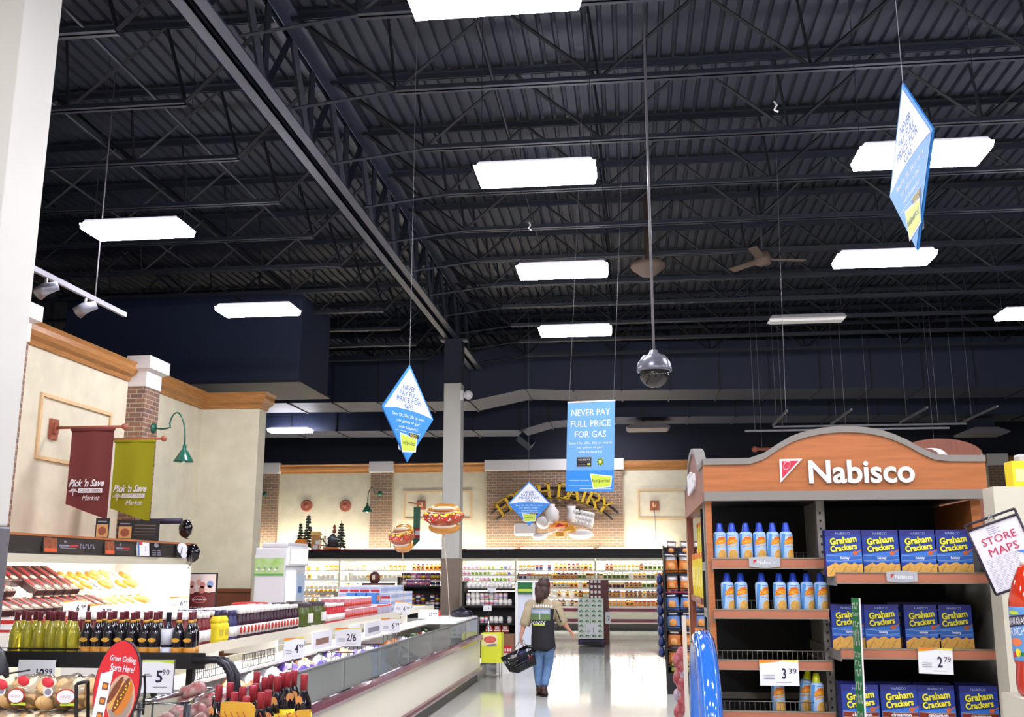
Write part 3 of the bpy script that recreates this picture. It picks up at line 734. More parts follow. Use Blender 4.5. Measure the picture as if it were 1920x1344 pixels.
# dome camera
t = PY(1227, 668, 9.0); s = 1.0
r = thing('dome_camera', 'grey dome security camera hanging on a pole over the aisle', 'security camera', PY(1227, 697, 9.0))
rr_ = (PY(1260, 697, 9.0)-PY(1195, 697, 9.0)).length/2
DM = mat('dome_shell', '6E6F78', .28, metal=.4)
MB().lathe([(rr_, -.0), (rr_*1.03, .01), (rr_*1.0, .04), (rr_*.92, .09), (rr_*.66, .145), (rr_*.3, .165), (rr_*.22, .2), (0, .21)], DM, 28).build('dome_housing', r)
MB().lathe([(0, -rr_*.93), (rr_*.3, -rr_*.9), (rr_*.6, -rr_*.72), (rr_*.82, -rr_*.42), (rr_*.9, -.0)], SMOKE, 28).build('dome_window', r)
MB().ball((.02, -.01, -.04), .06, BLACK).tube([(.02, -.03, -.05), (.01, -.1, -.08)], .03, BLACKG, 10).build('lens', r)
MB().tube([(0, 0, .2), (0, 0, 8.0-t.z)], .013, GREYM, 8).build('pole', r)
# ceiling fan behind
fc = PZ(1430, 487, 6.75)
r = thing('ceiling_fan', 'brown three-bladed ceiling fan high under the roof', 'ceiling fan', fc)
FANM = mat('fan_blade', '5A4A40', .6)
MB().lathe([(0, -.1), (.12, -.08), (.15, 0), (.1, .12), (.03, .16)], FANM, 14).build('motor', r)
MB().tube([(0, 0, .1), (0, 0, 1.25)], .02, STEEL, 6).build('pole', r)
for a in (10, 130, 250):
    mb = MB(); mb.M = Matrix.Rotation(R(a), 4, 'Z') @ Matrix.Rotation(R(10), 4, 'X'); mb.box(.12, .7, -.07, .07, -.01, .01, FANM).build('blade', r)
fc = PZ(1215, 508, 6.6)
r = thing('ceiling_sensor', 'round dark roof fitting right behind the camera pole', 'ceiling fitting', fc)
MB().lathe([(0, -.1), (.12, -.08), (.28, .05), (.3, .12), (.05, .15), (.05, 1.4)], FANM, 18).build('body', r)
# tiny scraps hanging from the joists
for u, v, lab in ((1451, 190, 'small pale scrap caught on a joist right of the middle lights'), (991, 416, 'small pale scrap hanging just left of the second middle light row')):
    p = PZ(u, v, 6.93); tag(MB().tube([p+Vector((0, 0, 1.12)), p], .002, STEELD, 4).tube([p, p+Vector((.03, 0, -.05)), p+Vector((0, .01, -.1)), p+Vector((.04, 0, -.13))], .012, WHITE, 5).build('scrap'), lab, 'scrap')
# track lights on the left
a = PX(72, 508, -6.4); b = PX(209, 577, -6.4)
b.z = a.z
L = (b-a); tl = thing('track_light', 'ceiling track with spotlights hanging behind the near column', 'track light', a)
MB().box(-.02, .02, -1.2, L.length+.35, -.03, .03, GREYM).build('track', tl)
for q in (.55,): MB().tube([(0, L.length*.75, .03), (0, L.length*.75, 8.0-a.z)], .01, GREYM, 6).build('hanger', tl)
for q in (.1, .62):
    c = Vector((0, L.length*q, -.03))
    o = MB().tube([c, c+Vector((0, 0, -.1))], .02, GREYM, 8).tube([c+Vector((-.09, 0, -.19)), c+Vector((0, 0, -.13)), c+Vector((.12, .05, -.08))], [.075, .07, .05], mat('spot_shell', '8C8C98', .3, metal=.6), 14).build('spotlight', tl)
# tracks behind the cracker stand
for j, (u0, v0, u1, v1, lab) in enumerate(((1397, 808, 1780, 806, 'long thin light track hanging above the cracker stand header'), (1450, 800, 1812, 798, 'second light track hanging just behind the first above the stand'))):
    a = PY(u0, v0, 22+j); b = PY(u1, v1, 22+j); b.z = a.z
    r = thing('ceiling_track', lab, 'track light', a)
    MB().box(0, b.x-a.x, -.02, .02, -.02, .02, GREYM).build('track', r)
    for q in (.05, .5, .95): MB().tube([((b.x-a.x)*q, 0, 0), ((b.x-a.x)*q, 0, 7.98-a.z)], .006, GREYM, 5).build('hanger', r)
for i, (u, v) in enumerate(((1456, 790), (1568, 788), (1700, 785), (1822, 783))):
    p = PY(u, v, 23); o = MB().box(-.02, .02, -1.6, .6, -.02, .02, GREYM).tube([(0, 0, 0), (0, 0, 7.98-p.z)], .006, GREYM, 5).build('strip_rail')
    o.location = p; tag(o, ORD[i]+' from the left of four short slanting rails above the stand header', 'rail')
p0 = PY(1418, 842, 22); p1 = PY(1790, 838, 22); p1.z = p0.z
r = thing('sign_pole', 'long wooden pole hanging behind the arched stand header', 'pole', p0)
MB().tube([(0, 0, 0), (p1.x-p0.x, 0, 0)], .035, RUST, 8).build('pole', r)
for q in (.03, .9): MB().tube([((p1.x-p0.x)*q, 0, 0), ((p1.x-p0.x)*q, 0, 7.98-p0.z)], .005, GREYM, 5).build('hanger', r)
MB().ball((-.03, 0, 0), .07, RUST, 10, 6).build('finial', r)
# flood lamp on the column
p = PY(879, 741, 21.0)
r = thing('flood_light', 'small white emergency flood lamp on the side of the white column', 'lamp', (-3.59, 21.0, p.z))
MB().box(0, .06, -.05, .05, -.1, .1, WHITE).build('mount', r)
MB().tube([(.05, 0, 0), (.13, -.03, -.0)], [.04, .09], WHITE, 12).ball((.17, -.04, .0), .1, WHITE, 12, 7).build('lamp_head', r)

# ------------------------------------------------------------------ hot dog balloons
BUN = mat('balloon_bun', 'C98A3A', .22, metal=.25, coat=.6, vary=.15, scale=6); SAUS = mat('balloon_sausage', '9A4A22', .2, metal=.25, coat=.6, vary=.2, scale=6)
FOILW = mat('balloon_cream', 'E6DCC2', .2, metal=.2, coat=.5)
def hotdog(label, u, v, d, W, rz, s_end):
    c = PY(u, v, d); r = thing('hot_dog_balloon', label, 'balloon', c, rz)
    k = W/2
    MB().ball((0, .0, .28*k), (.82*k, .24*k, .36*k), BUN, 28, 14).build('upper_bun', r)
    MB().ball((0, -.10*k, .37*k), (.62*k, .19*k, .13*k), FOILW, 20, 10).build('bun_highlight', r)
    mb = MB(); mb.warp = lambda p: (p[0], p[1], p[2]+.15*(p[0]/k)**2*k)
    mb.ball((0, -.12*k, -.12*k), (1.04*k, .3*k, .42*k), SAUS, 32, 16).build('sausage', r)
    MB().ball((0, .02*k, -.52*k), (.8*k, .24*k, .34*k), BUN, 28, 14).build('lower_bun', r)
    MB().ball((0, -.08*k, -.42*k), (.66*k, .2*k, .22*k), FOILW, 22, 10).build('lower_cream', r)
    mb = MB(); rnd = random.Random(3)
    def surf(x, z):
        zz = (z+.12*k-.15*(x/k)**2*k)/(.42*k); q = 1-(x/(1.04*k))**2-zz*zz
        return -.12*k-.3*k*math.sqrt(max(q, .0))-.004
    for i in range(90):
        x = rnd.uniform(-.88, .88)*k; z = rnd.uniform(-.3, .12)*k+.15*(x/k)**2*k
        if z < -.04*k+.15*(x/k)**2*k: m = RED if rnd.random() < .72 else FOILW
        else: m = YEL if rnd.random() < .6 else FOILW
        rz_ = .035*k if m is FOILW else .055*k
        mb.ball((x, surf(x, z)+.006, z), (rz_*1.3, .02*k, rz_), m, 8, 5)
    mb.build('topping', r, kind='stuff')
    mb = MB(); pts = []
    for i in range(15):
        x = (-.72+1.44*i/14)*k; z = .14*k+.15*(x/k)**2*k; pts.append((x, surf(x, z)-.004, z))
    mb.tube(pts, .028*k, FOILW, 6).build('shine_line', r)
    e = Vector(s_end)-c; e = Matrix.Rotation(-rz, 3, 'Z') @ e
    pts = [Vector((0, 0, -.84*k)), Vector((.0, 0, -.95*k))]
    MB().tube(pts, [.03*k, .008], BUN, 8).build('neck', r)
    MB().tube([Vector((0, 0, -.93*k)), Vector((0, 0, -.9*k)).lerp(e, .5)+Vector((.01, 0, 0)), e], .005, FOILW, 5, caps=False).build('ribbon', r)
    return r
hotdog('hot dog foil balloon floating before the white column, larger and facing front', 833, 968, 13.5, .56, R(-5), PY(843, 1160, 13.6))
hotdog('hot dog foil balloon turned sideways, lower and left of the other one', 756, 1005, 13.2, .5, R(-38), PY(757, 1128, 13.5))
# black foil balloons by the meat case sign
BF = mat('black_foil', '15121C', .12, metal=.3, coat=.5)
for u, v, d, w_, h_, lab, e in ((348, 991, 14.6, .105, .14, 'round black foil balloon floating above the meat case sign end', (353, 1010)), (360, 1037, 14.5, .12, .14, 'black foil balloon at the right end of the meat case sign', (352, 1066))):
    c = PY(u, v, d); r = thing('black_balloon', lab, 'balloon', c)
    mb = MB(); mb.warp = lambda p: (p[0]*(1+.05*math.sin(p[2]*60)), p[1], p[2]); mb.ball((0, 0, 0), (w_, w_*.7, h_), BF, 20, 12).build('foil', r)
    e = PY(e[0], e[1], d)-c; MB().tube([(0, 0, -h_*.98), e], .007, BLACK, 5).build('ribbon', r)
r = thing('boom_bracket', 'dark horizontal arm bracket reaching from behind the olive banner', 'bracket', PY(283, 977, 14.9)); e = PY(340, 982, 14.9)-PY(283, 977, 14.9)
MB().tube([(-.35, .1, 0), (e.x, 0, 0)], .045, INK, 10).build('arm', r)
# ================================================================== DAIRY CASE ALONG THE BACK WALL
YF = 31.0
ZS = [1.76, 1.49, 1.23, .955, .69]
def dairy_unit(label, x0, x1, shelves=ZS):
    r = thing('dairy_case', label, 'refrigerated case', ((x0+x1)/2, YF, 0)); L = x1-x0; h = L/2-.004
    MB().box(-h, h, .05, 1.2, 0, .2, KICK).box(-h, h, .0, 1.2, .2, .66, PANELC).build('base', r)
    MB().rbox(-h, h, -.03, .02, .24, .33, PURPLE, .012).build('bumper', r)
    MB().rbox(-h, h, -.04, .03, .55, .65, PURPLE, .015).build('bumper', r)
    MB().box(-h, h, 1.12, 1.2, .66, 2.4, BRIGHT).build('back_panel', r)
    MB().box(-h, h, .05, 1.2, 2.1, 2.15, BRIGHT).box(-h, h, -.0, .04, 2.05, 2.13, PANELC).build('canopy', r)
    MB().box(-h, h, -.01, .06, 2.13, 2.385, BLACK).box(-h, h, -.02, 1.2, 2.385, 2.41, DRED).build('fascia', r)
    MB().box(-h, h, .08, .16, 2.06, 2.1, TUBEM).build('canopy_tube', r)
    MB().box(-h, h, .62, .95, 2.41, 2.43, WHITE).box(-h+.1, h-.1, .72, .78, 2.43, 2.46, UPT).build('uplight', r)
    for z in shelves:
        MB().box(-h, h, .1, 1.1, z-.03, z, BRIGHT).box(-h, h, .07, .1, z-.05, z+.012, BRIGHT).build('shelf', r)
        MB().box(-h, h, .14, .17, z-.055, z-.035, TUBEM).build('shelf_tube', r)
    for s in (-1, 1): MB().box(min(s*h, s*(h-.03)), max(s*h, s*(h-.03)), .05, 1.2, .2, 2.38, PANELC).build('end_panel', r)
    return r
dairy_unit('dairy case section at the far left, behind the drinks machine', -14.0+1.2, -9.1)
dairy_unit('brightest dairy case section left of the balloons', -9.1, -5.3, [1.76, 1.45, 1.12, .8])
dairy_unit('narrow dairy case section just right of the white column', -5.3, -3.55, [1.8, 1.62, 1.44, 1.2, .95, .7])
dairy_unit('dairy case section behind the shopper, under the dairy lettering', -3.55, -1.1)
dairy_unit('dairy case section left of the chip rack', -1.1, 1.4)
PC = {k: mat('pack_'+k, v, .4) for k, v in dict(orange='E8902C', amber='F2A83C', brown='5E3018', dark='38181A', cream='F3E7C4', green='5E8A2E', red='C8402C', navy='2C3468', white='F6F2EA', yellow='F3D23C', lime='B9C63A', pink='D9849A', violet='6B4A8A').items()}
def jug(body, lab, cap):
    mb = MB().rbox(-.055, .055, -.05, .05, 0, .15, body, .012)
    mb.lathe([(.045, .15), (.02, .185), (.02, .19)], body, 10).lathe([(.034, .17), (.034, .212), (0, .214)], cap, 8)
    mb.box(-.05, .05, -.053, -.05, .03, .12, lab); mb.box(-.03, .03, -.0545, -.053, .055, .095, cap)
    for q in range(1): pass
    return mb
def carton(body, lab, cap):
    mb = MB().box(-.048, .048, -.05, .05, 0, .165, body).prism([(-.05, .165), (.05, .165), (0, .205)], -.048, .048, body, axis='x').box(-.048, .048, -.004, .004, .19, .222, cap).box(-.0485, .0485, -.0515, .0515, .12, .166, cap)
    mb.box(-.045, .045, -.052, -.05, .02, .1, lab); mb.box(-.03, .03, -.0535, -.052, .11, .14, cap)
    return mb
def tub(body, lab, cap):
    return MB().lathe([(.042, 0), (.055, .09), (.058, .092), (.058, .105), (0, .105)], [body, cap, cap, cap], 12).lathe([(.0475, .02), (.0545, .075)], lab, 12)
KINDS = {}
def kind(name, mbf, cols):
    o = mbf(*[PC[c] for c in cols]).build(name); COL.objects.unlink(o); return o
JUGS = [kind('juice_jug', jug, c) for c in (('amber', 'orange', 'dark'), ('brown', 'cream', 'dark'), ('orange', 'white', 'green'), ('dark', 'amber', 'brown'), ('amber', 'cream', 'brown'), ('cream', 'green', 'dark'), ('brown', 'amber', 'navy'))]
CART = [kind('juice_carton', carton, c) for c in (('cream', 'orange', 'red'), ('amber', 'cream', 'brown'), ('orange', 'dark', 'cream'), ('white', 'amber', 'orange'), ('green', 'cream', 'amber'))]
NAVYC = [kind('milk_carton', carton, c) for c in (('white', 'navy', 'red'), ('navy', 'white', 'red'), ('navy', 'cream', 'amber'))]
TUBS = [kind('dairy_tub', tub, c) for c in (('white', 'navy', 'violet'), ('white', 'yellow', 'navy'), ('white', 'pink', 'violet'), ('yellow', 'green', 'navy'))]
BRT = [kind('cheese_pack', carton, c) for c in (('yellow', 'cream', 'orange'), ('cream', 'yellow', 'white'), ('white', 'cream', 'amber'), ('orange', 'yellow', 'white'), ('white', 'white', 'cream'))]
def put(src, loc, label, cat, group, rz=0, s=1):
    o = src.copy(); COL.objects.link(o); o.location = loc; o.rotation_euler = (0, 0, rz); o.scale = (s, s, s) if not isinstance(s, tuple) else s
    return tag(o, label, cat, group)
rnd = random.Random(5)
RN = ['top', 'second', 'third', 'fourth', 'lowest']
def fill(kinds, x0, x1, z, pitch, label, cat, group, s=1., skip=.04, y=YF+.17, run=4):
    x = x0; k = rnd.choice(kinds); n = 0; i = 0
    while x < x1:
        if n <= 0: k = rnd.choice(kinds); n = rnd.randint(1, run)
        n -= 1
        if rnd.random() > skip and min(abs(x-q) for q in (-12.8, -9.1, -5.3, -3.55, -1.1, 1.4)) > .1: put(k, (x, y, z+.002), label, cat, group, s=s*rnd.uniform(.95, 1.03)); i += 1
        x += pitch*rnd.uniform(.97, 1.06)
    return i
for i, z in enumerate(ZS):
    fill(JUGS+CART, -2.35 if i else -2.3, 1.25, z, .127, 'small orange or brown drink container on the %s shelf under the dairy lettering' % RN[i], 'drink container', 'drinks on the %s dairy shelf' % RN[i], 1.1, run=5)
for i, z in enumerate(ZS[:4]):
    fill(NAVYC, -3.4, -2.42, z, .125, 'navy and white carton on the %s dairy shelf left of the shopper' % RN[i], 'carton', 'navy cartons on the %s dairy shelf' % RN[i], 1.08)
for i, z in enumerate([1.8, 1.62, 1.44, 1.2]):
    fill(TUBS, -5.15, -3.65, z, .125, 'small purple labelled tub on the %s shelf right of the white column' % RN[i], 'tub', 'dairy tubs on the %s shelf by the column' % RN[i], 1.0 if i < 1 else .95)
for i, z in enumerate([1.76, 1.45, 1.12, .8]):
    fill(BRT if i < 3 else JUGS, -8.9, -6.8, z, .14, 'pale yellow or orange pack on the %s shelf of the bright dairy section' % RN[i], 'food pack', 'packs on the %s bright dairy shelf' % RN[i], 1.05, .1)
    fill(JUGS+NAVYC[1:] if i < 2 else BRT, -6.75, -5.4, z, .135, 'orange and dark pack on the %s dairy shelf behind the small balloon' % RN[i], 'food pack', 'packs behind the small balloon on the %s shelf' % RN[i], 1.05)
    fill(BRT, -12.4, -9.2, z, .15, 'pale pack on the %s shelf of the far left dairy section' % RN[i], 'food pack', 'packs on the %s far left dairy shelf' % RN[i], 1.05, .15)

# ---- things standing on top of the dairy case
ztop = 2.415; yd = YF+.35
LEAF = mat('fir_green', '2E3A2E', .8, vary=.3, scale=30)
def fir(label, u, vt, spread):
    p = PY(u, vt, yd); h = p.z-ztop
    r = thing('artificial_fir', label, 'small tree', (p.x, yd, ztop))
    MB().tube([(0, 0, 0), (0, 0, h)], [.025, .008], mat('twig', '4A3426', .8), 6).build('trunk', r)
    mb = MB(); q = random.Random(int(u)); z = .12
    while z < h-.03:
        t = z/h; n = 6
        for i in range(n):
            a = q.uniform(0, 6.28); L = spread*(1-t*.75)*q.uniform(.6, 1.1); d = Vector((math.cos(a), math.sin(a), 0)); b = Vector((0, 0, z))
            mb.tube([b, b+d*L*.6+Vector((0, 0, -.03)), b+d*L+Vector((0, 0, -.05+q.uniform(-.02, .04)))], [.02, .045, .008], LEAF, 5)
        z += .085
    mb.build('branches', r, kind='stuff')
fir('short dark fir on top of the dairy case, leftmost of three', 564, 980, .2)
fir('tall dark fir on top of the dairy case beside the birdhouse', 579, 964, .26)
fir('dark fir on top of the dairy case, rightmost of three', 640, 976, .24)
p = PY(595, 1000, yd); h = PY(595, 997, yd).z-ztop
r = thing('birdhouse', 'tan wooden birdhouse on top of the dairy case between firs', 'birdhouse', (p.x, yd-.1, ztop))
WT = mat('birdhouse_wood', 'B98A56', .7, vary=.1); MB().box(-.13, .13, -.1, .1, 0, h*.82, WT).box(.02, .16, -.12, -.1, h*.28, h*.5, SIGNW).box(-.06, .1, -.13, -.1, 0, h*.22, SIGNW).build('body', r)
MB().prism([(-.17, h*.8), (.17, h*.8), (.1, h), (-.1, h)], -.14, .14, mat('birdhouse_roof', 'D9B26A', .7)).build('roof', r)
p = PY(563, 1023, yd-.3); r = thing('toy_house', 'little orange roofed model house behind the drinks machine', 'model house', (p.x+.02, yd-.3, ztop))
MB().box(-.14, .14, -.1, .1, 0, .16, INK).build('walls', r); MB().prism([(-.18, .16), (.18, .16), (.12, .3), (-.12, .3)], -.14, .14, ORANGE).build('roof', r)
p = PY(626, 1010, yd); r = thing('watering_can', 'dull metal watering can on top of the dairy case by the right fir', 'watering can', (p.x, yd-.1, ztop))
GM = mat('zinc', '6E7683', .4, metal=.6)
MB().lathe([(.17, 0), (.17, .3), (.2, .32), (.05, .48), (.0, .5)], GM, 16).build('body', r)
MB().tube([(-.15, 0, .08), (-.32, 0, .3), (-.42, 0, .34)], [.03, .02, .03], GM, 8).build('spout', r)
MB().tube([(.1, 0, .45), (.22, 0, .45), (.24, 0, .2), (.16, 0, .08)], .015, GM, 8).build('handle', r)
p = PY(627, 996, yd-.1); tag(MB().lathe([(0, 0), (.06, .01), (.07, .08), (.03, .14), (.06, .18), (.03, .26), (0, .28)], mat('rooster_red', '8E4438', .6), 10).build('rooster_figurine'), 'small reddish figurine perched above the watering can', 'figurine'); COL.objects[-1].location = (p.x, yd-.1, ztop+.5)
p = PY(611, 1012, yd); r = thing('wire_planter', 'pale wire plant stand on top of the dairy case beside the birdhouse', 'plant stand', (p.x, yd-.12, ztop))
mb = MB()
for i in range(8):
    a = i*math.pi/4; mb.tube([(.12*math.cos(a), .12*math.sin(a), 0), (.12*math.cos(a), .12*math.sin(a), .22), (.05*math.cos(a), .05*math.sin(a), .42)], .007, GREYM, 4)
mb.lathe([(.12, .1), (.13, .12), (.12, .14)], GREYM, 12).build('frame', r); MB().tube([(0, 0, 0), (0, 0, .62)], .008, GREYM, 5).build('post', r)
p = PY(622, 1027, yd-.3); tag(MB().rbox(-.25, .25, -.1, .1, 0, .06, mat('tray_wood', 'A06A3A', .6), .01).build('wooden_tray'), 'low wooden tray on the dairy case edge in front of the watering can', 'tray'); COL.objects[-1].location = (p.x, yd-.35, ztop)

# ================================================================== BLACK DRY-GOODS RACKS NEAR THE COLUMN
def rack(name, label, x0, x1, y, zs, top, depth=.5):
    r = thing(name, label, 'shelf rack', ((x0+x1)/2, y, 0)); h = (x1-x0)/2
    for s in (-1, 1): MB().box(min(s*h, s*(h-.05)), max(s*h, s*(h-.05)), 0, depth, 0, top, BLACK).build('upright', r)
    MB().box(-h+.05, h-.05, depth-.03, depth, .1, top-.2, mat('rack_back', '4E4C50', .6)).build('back_panel', r)
    for z in zs: MB().box(-h+.05, h-.05, -.02, depth-.03, z-.035, z, BLACK).build('shelf', r)
    return r
ya = 20.2
A = PY(866, 1090, ya); B = PY(970, 1090, ya)
zs = [PY(900, v, ya).z for v in (1103, 1135, 1168, 1186)]
rack('shelf_rack', 'black shelf rack of white jars between the white column and the shopper', A.x, B.x, ya, zs+[.1], PY(900, 1090, ya).z)
def jar(body, lid, lab, r_=.045, h=.125):
    return MB().lathe([(r_*.95, 0), (r_, .01), (r_, h*.8), (r_*.8, h*.86), (r_*.86, h*.87), (r_*.86, h), (0, h)], [body, body, body, lid, lid, lid], 12).lathe([(r_+.001, h*.15), (r_+.001, h*.55)], lab, 12)
def ok(o, n=None): COL.objects.unlink(o); return o
WJ = [ok(jar(PC['white'], PC['white'], PC['white']).build('white_jar')), ok(jar(PC['white'], PC['green'], PC['pink']).build('white_jar')), ok(jar(PC['white'], PC['red'], mat('pale_violet', 'C9B6D6', .5)).build('white_jar'))]
def row(src, x0, x1, y, z, pitch, label, cat, group, s=1, jit=.0, skip=0):
    n = 0; x = x0
    while x <= x1:
        if rnd.random() >= skip: put(rnd.choice(src) if isinstance(src, list) else src, (x+rnd.uniform(-jit, jit), y, z+.001), label, cat, group, s=s); n += 1
        x += pitch
for k, (z, dz, skip, nm) in enumerate(((zs[0], 0, 0, 'top board'), (zs[1], 0, 0, 'second board'), (zs[1], .127, .15, 'second board upper layer'), (zs[2], 0, .25, 'third board'))):
    row(WJ if k else WJ[:1]+[WJ[0]], A.x+.12, B.x-.1, ya+.1, z+dz, .093, 'white jar on the %s of the rack by the column' % nm, 'jar', 'white jars on the %s of the rack' % nm, 1, .004, skip)
REDB = ok(MB().rbox(-.07, .07, -.05, .05, 0, .15, PC['red'], .01).box(-.04, .04, -.053, -.05, .06, .12, PC['white']).box(-.07, .07, -.052, -.05, .03, .05, PC['white']).build('red_pack'))
row(REDB, A.x+.55, A.x+.9, ya+.1, zs[3], .16, 'red and white pack low on the black rack by the column', 'pack', 'red packs low on the black rack')
# second rack left of the column, coloured cans
yb = 21.8
A2 = PY(745, 1090, yb); B2 = PY(832, 1090, yb); zt = [PY(800, v, yb).z for v in (1098, 1140, 1175)]
rack('shelf_rack', 'black shelf rack of coloured cans just left of the white column', A2.x, B2.x, yb, zt+[.1], PY(800, 1082, yb).z)
CC = [ok(jar(PC[a], PC[b], PC[c], .052, .14).build('coloured_can')) for a, b, c in (('pink', 'violet', 'white'), ('navy', 'red', 'yellow'), ('white', 'red', 'navy'), ('violet', 'white', 'pink'))]
for k, (z, dz, nm) in enumerate(((zt[0], 0, 'top board'), (zt[0], .143, 'top board upper layer'), (zt[1], 0, 'second board'), (zt[1], .143, 'second board upper layer'), (zt[2], 0, 'third board'))):
    row(CC if k < 2 else CC[1:3], A2.x+.12, B2.x-.12, yb+.1, z+dz, .108, 'violet can, %s of the rack left of the column' % nm, 'can', 'cans on the %s of the left rack' % nm, 1, .004, .1 if k else .0)
# stacked tins / jar on brown box near it
p = PY(706, 1095, 20.5); r = thing('display_box', 'brown cardboard display box above the freezer goods, behind the blue boxes', 'box', (p.x, 20.5, 0))
q = PY(706, 1093, 20.5); MB().box(-.3, .3, 0, .4, 0, q.z, mat('cardboard_brown', '6A5444', .7)).build('body', r)
p2 = PY(699, 1093, 20.5); o = MB().lathe([(.08, 0), (.11, .05), (.11, .16), (.06, .22), (0, .23)], mat('jar_brown', '6E4440', .4), 14).box(-.03, .03, -.115, -.105, .07, .16, PC['cream']).build('brown_jar'); o.location = (p2.x, 20.65, q.z); tag(o, 'round brown jar standing on the brown display box', 'jar')
# price cards on racks
def card(label, u, v, d, w, h, txt, rz=0, post=None, name='price_card', tilt=0, orange=True, sup=None, small=''):
    p = PY(u, v, d); r = thing(name, label, 'price sign', p, rz); r.rotation_euler = (0, tilt, rz)
    mb = MB().box(-w/2, w/2, -.003, .003, -h/2, h/2, SIGNW); y = -.0045
    if orange: mb.shape([(-w/2, h*.5), (w*.5, h*.5), (w*.5, h*.44), (0, h*.46), (-w*.2, h*.4), (-w*.5, h*.34)], y, YEL); mb.shape([(-w*.5, h*.5), (w*.1, h*.5), (-w*.1, h*.43), (-w*.5, h*.38)], y-.0008, ORANGE)
    if txt: mb.text(txt, w*.12, -.03*h, y, INK, h=h*.42, w=min(w*.5, h*.42*text_geo(txt)[2]/text_geo(txt)[3]*.75), bold=.02)
    if sup: mb.text(sup, w*.34, h*.07, y, INK, h=h*.2, w=w*.2, bold=.01)
    for i in range(3): mb.rect(-w*.4, -w*.12, -h*.1-i*h*.07, -h*.075-i*h*.07, y, INKG)
    mb.rect(-w*.1, w*.3, -h*.38, -h*.365, y, INKG)
    mb.build('card', r)
    if post: MB().tube([(0, .012, -h*.45), (0, .012, -h*.5-post)], .006, CHROME, 6).build('post', r)
    return r
card('white price card on the top board of the white jar rack', 922, 1106, ya-.04, .17, .09, '', orange=False)
card('white price card on a tall post behind the yellow sign', 914, 1140, 19.6, .16, .1, '9', orange=False)
p = PY(916, 1147, 19.6); tag(MB().tube([(p.x, 19.62, p.z), (p.x, 19.62, 0)], .02, CHROME, 8).lathe([(.15, 0), (.15, .02), (.03, .04)], GREYM, 14, (p.x, 19.62, 0)).build('sign_post'), 'pale post standing behind the yellow sign', 'post')

# green topped narrow cooler / white posts right of the rack
yc = 19.6
a = PY(966, 1100, yc); b = PY(1003, 1100, yc)
r = thing('display_stand', 'white narrow display stand with green top behind the shopper', 'display stand', ((a.x+b.x)/2, yc, 0)); h = (b.x-a.x)/2; zt_ = PY(980, 1092, yc).z
for s in (-1, 1): MB().box(min(s*h, s*(h-.05)), max(s*h, s*(h-.05)), 0, .3, 0, zt_, WHITE).build('post', r)
MB().box(-h+.05, h-.05, .05, .3, 0, zt_-.2, mat('stand_pale_blue', 'DCE2EE', .5)).build('panel', r)
MB().box(-h+.05, h-.05, -.01, .28, zt_-.2, zt_-.0, DGREEN).box(-h+.06, h-.06, -.02, -.01, zt_-.17, zt_-.12, LIME).build('header', r)

# yellow sign by the island end
yy = 17.1; a = PY(902, 1187, yy); b = PY(940, 1243, yy)
r = thing('yellow_display', 'bright yellow display bin with red oval standing at the end of the freezer island', 'display bin', ((a.x+b.x)/2, yy, 0)); h = (b.x-a.x)/2
BY = mat('bright_yellow', 'E4E83A', .5)
MB().box(-h, h, 0, .3, b.z, a.z, BY).build('bin_panel', r)
mb = MB(); mb.rect(-h*.92, h*.62, a.z-.2, a.z-.015, -.004, mat('pale_yellow', 'F2EEB0', .5)); mb.disc(-.02, a.z-.1, .105, .055, -.006, RED); mb.disc(-.02, a.z-.1, .095, .046, -.008, mat('oval_red', 'E26A5C', .5)); mb.disc(.01, a.z-.19, .09, .02, -.006, INKG, rot=.15); mb.build('emblem', r)
for s in (-1, 1):
    for yq in (.02, .28): MB().tube([(s*(h-.03), yq, b.z), (s*(h-.03), yq, 0)], .008, GALV, 6).build('leg', r)
MB().tube([(-h+.03, .02, .05), (h-.03, .02, .05)], .007, GALV, 6).build('crossbar', r)
# brown carton + small red packs next to it
a = PY(949, 1190, 18.2); r = thing('cardboard_carton', 'brown cardboard carton behind the yellow display bin', 'carton', (a.x, 18.2, 0)); MB().box(-.17, .13, 0, .3, .35, a.z, mat('carton_brown', '8A6248', .7)).box(-.17, .13, 0, .3, 0, .34, WHITE).build('body', r)
CANDY = ok(MB().box(-.02, .02, -.02, .02, .0, .46, WHITE).box(-.021, .021, -.021, .021, .34, .46, RED).box(-.012, .012, -.023, -.021, .37, .42, WHITE).build('candy_stick'))
for i in range(5): put(CANDY, (a.x-.08+i*.045, 18.02, 0), 'small red and white packet standing in the carton beside the basket', 'packet', 'red packets beside the basket')
r.location.z = 0

# ================================================================== BOX STACK behind the shopper
d_ = 24.4
a = PY(1083, 1122, d_); b = PY(1132, 1211, d_)
GB = mat('stack_pattern', 'E4EFE0', .55)
def leafpat(mb, x0, x1, z0, z1, y, n, m):
    dx = (x1-x0)/n; dz = (z1-z0)/m
    for i in range(n):
        for j in range(m):
            cx, cz = x0+dx*(i+.5), z0+dz*(j+.5)
            mb.disc(cx-.1*dx, cz+.1*dz, dx*.32, dz*.16, y, DGREEN, 6, .6); mb.disc(cx+.15*dx, cz+.05*dz, dx*.28, dz*.14, y-.001, mat('mid_green', '5F9E6A', .5), 6, -.5); mb.disc(cx+.05*dx, cz-.22*dz, dx*.2, dz*.14, y, mat('pale_pink', 'D8B8BE', .5), 6)
W = b.x-a.x; zb = .18; n = 4; hh = (a.z-zb)/n
tag(MB().box(-W/2, W/2, 0, .9, .04, zb-.02, mat('pallet_violet', '3A2A4C', .5)).box(-W*.3, W*.4, -.03, 0, .03, .12, BLACK).build('dolly'), 'dark low dolly under the green patterned cartons', 'dolly'); COL.objects[-1].location = ((a.x+b.x)/2, d_, 0)
src = None
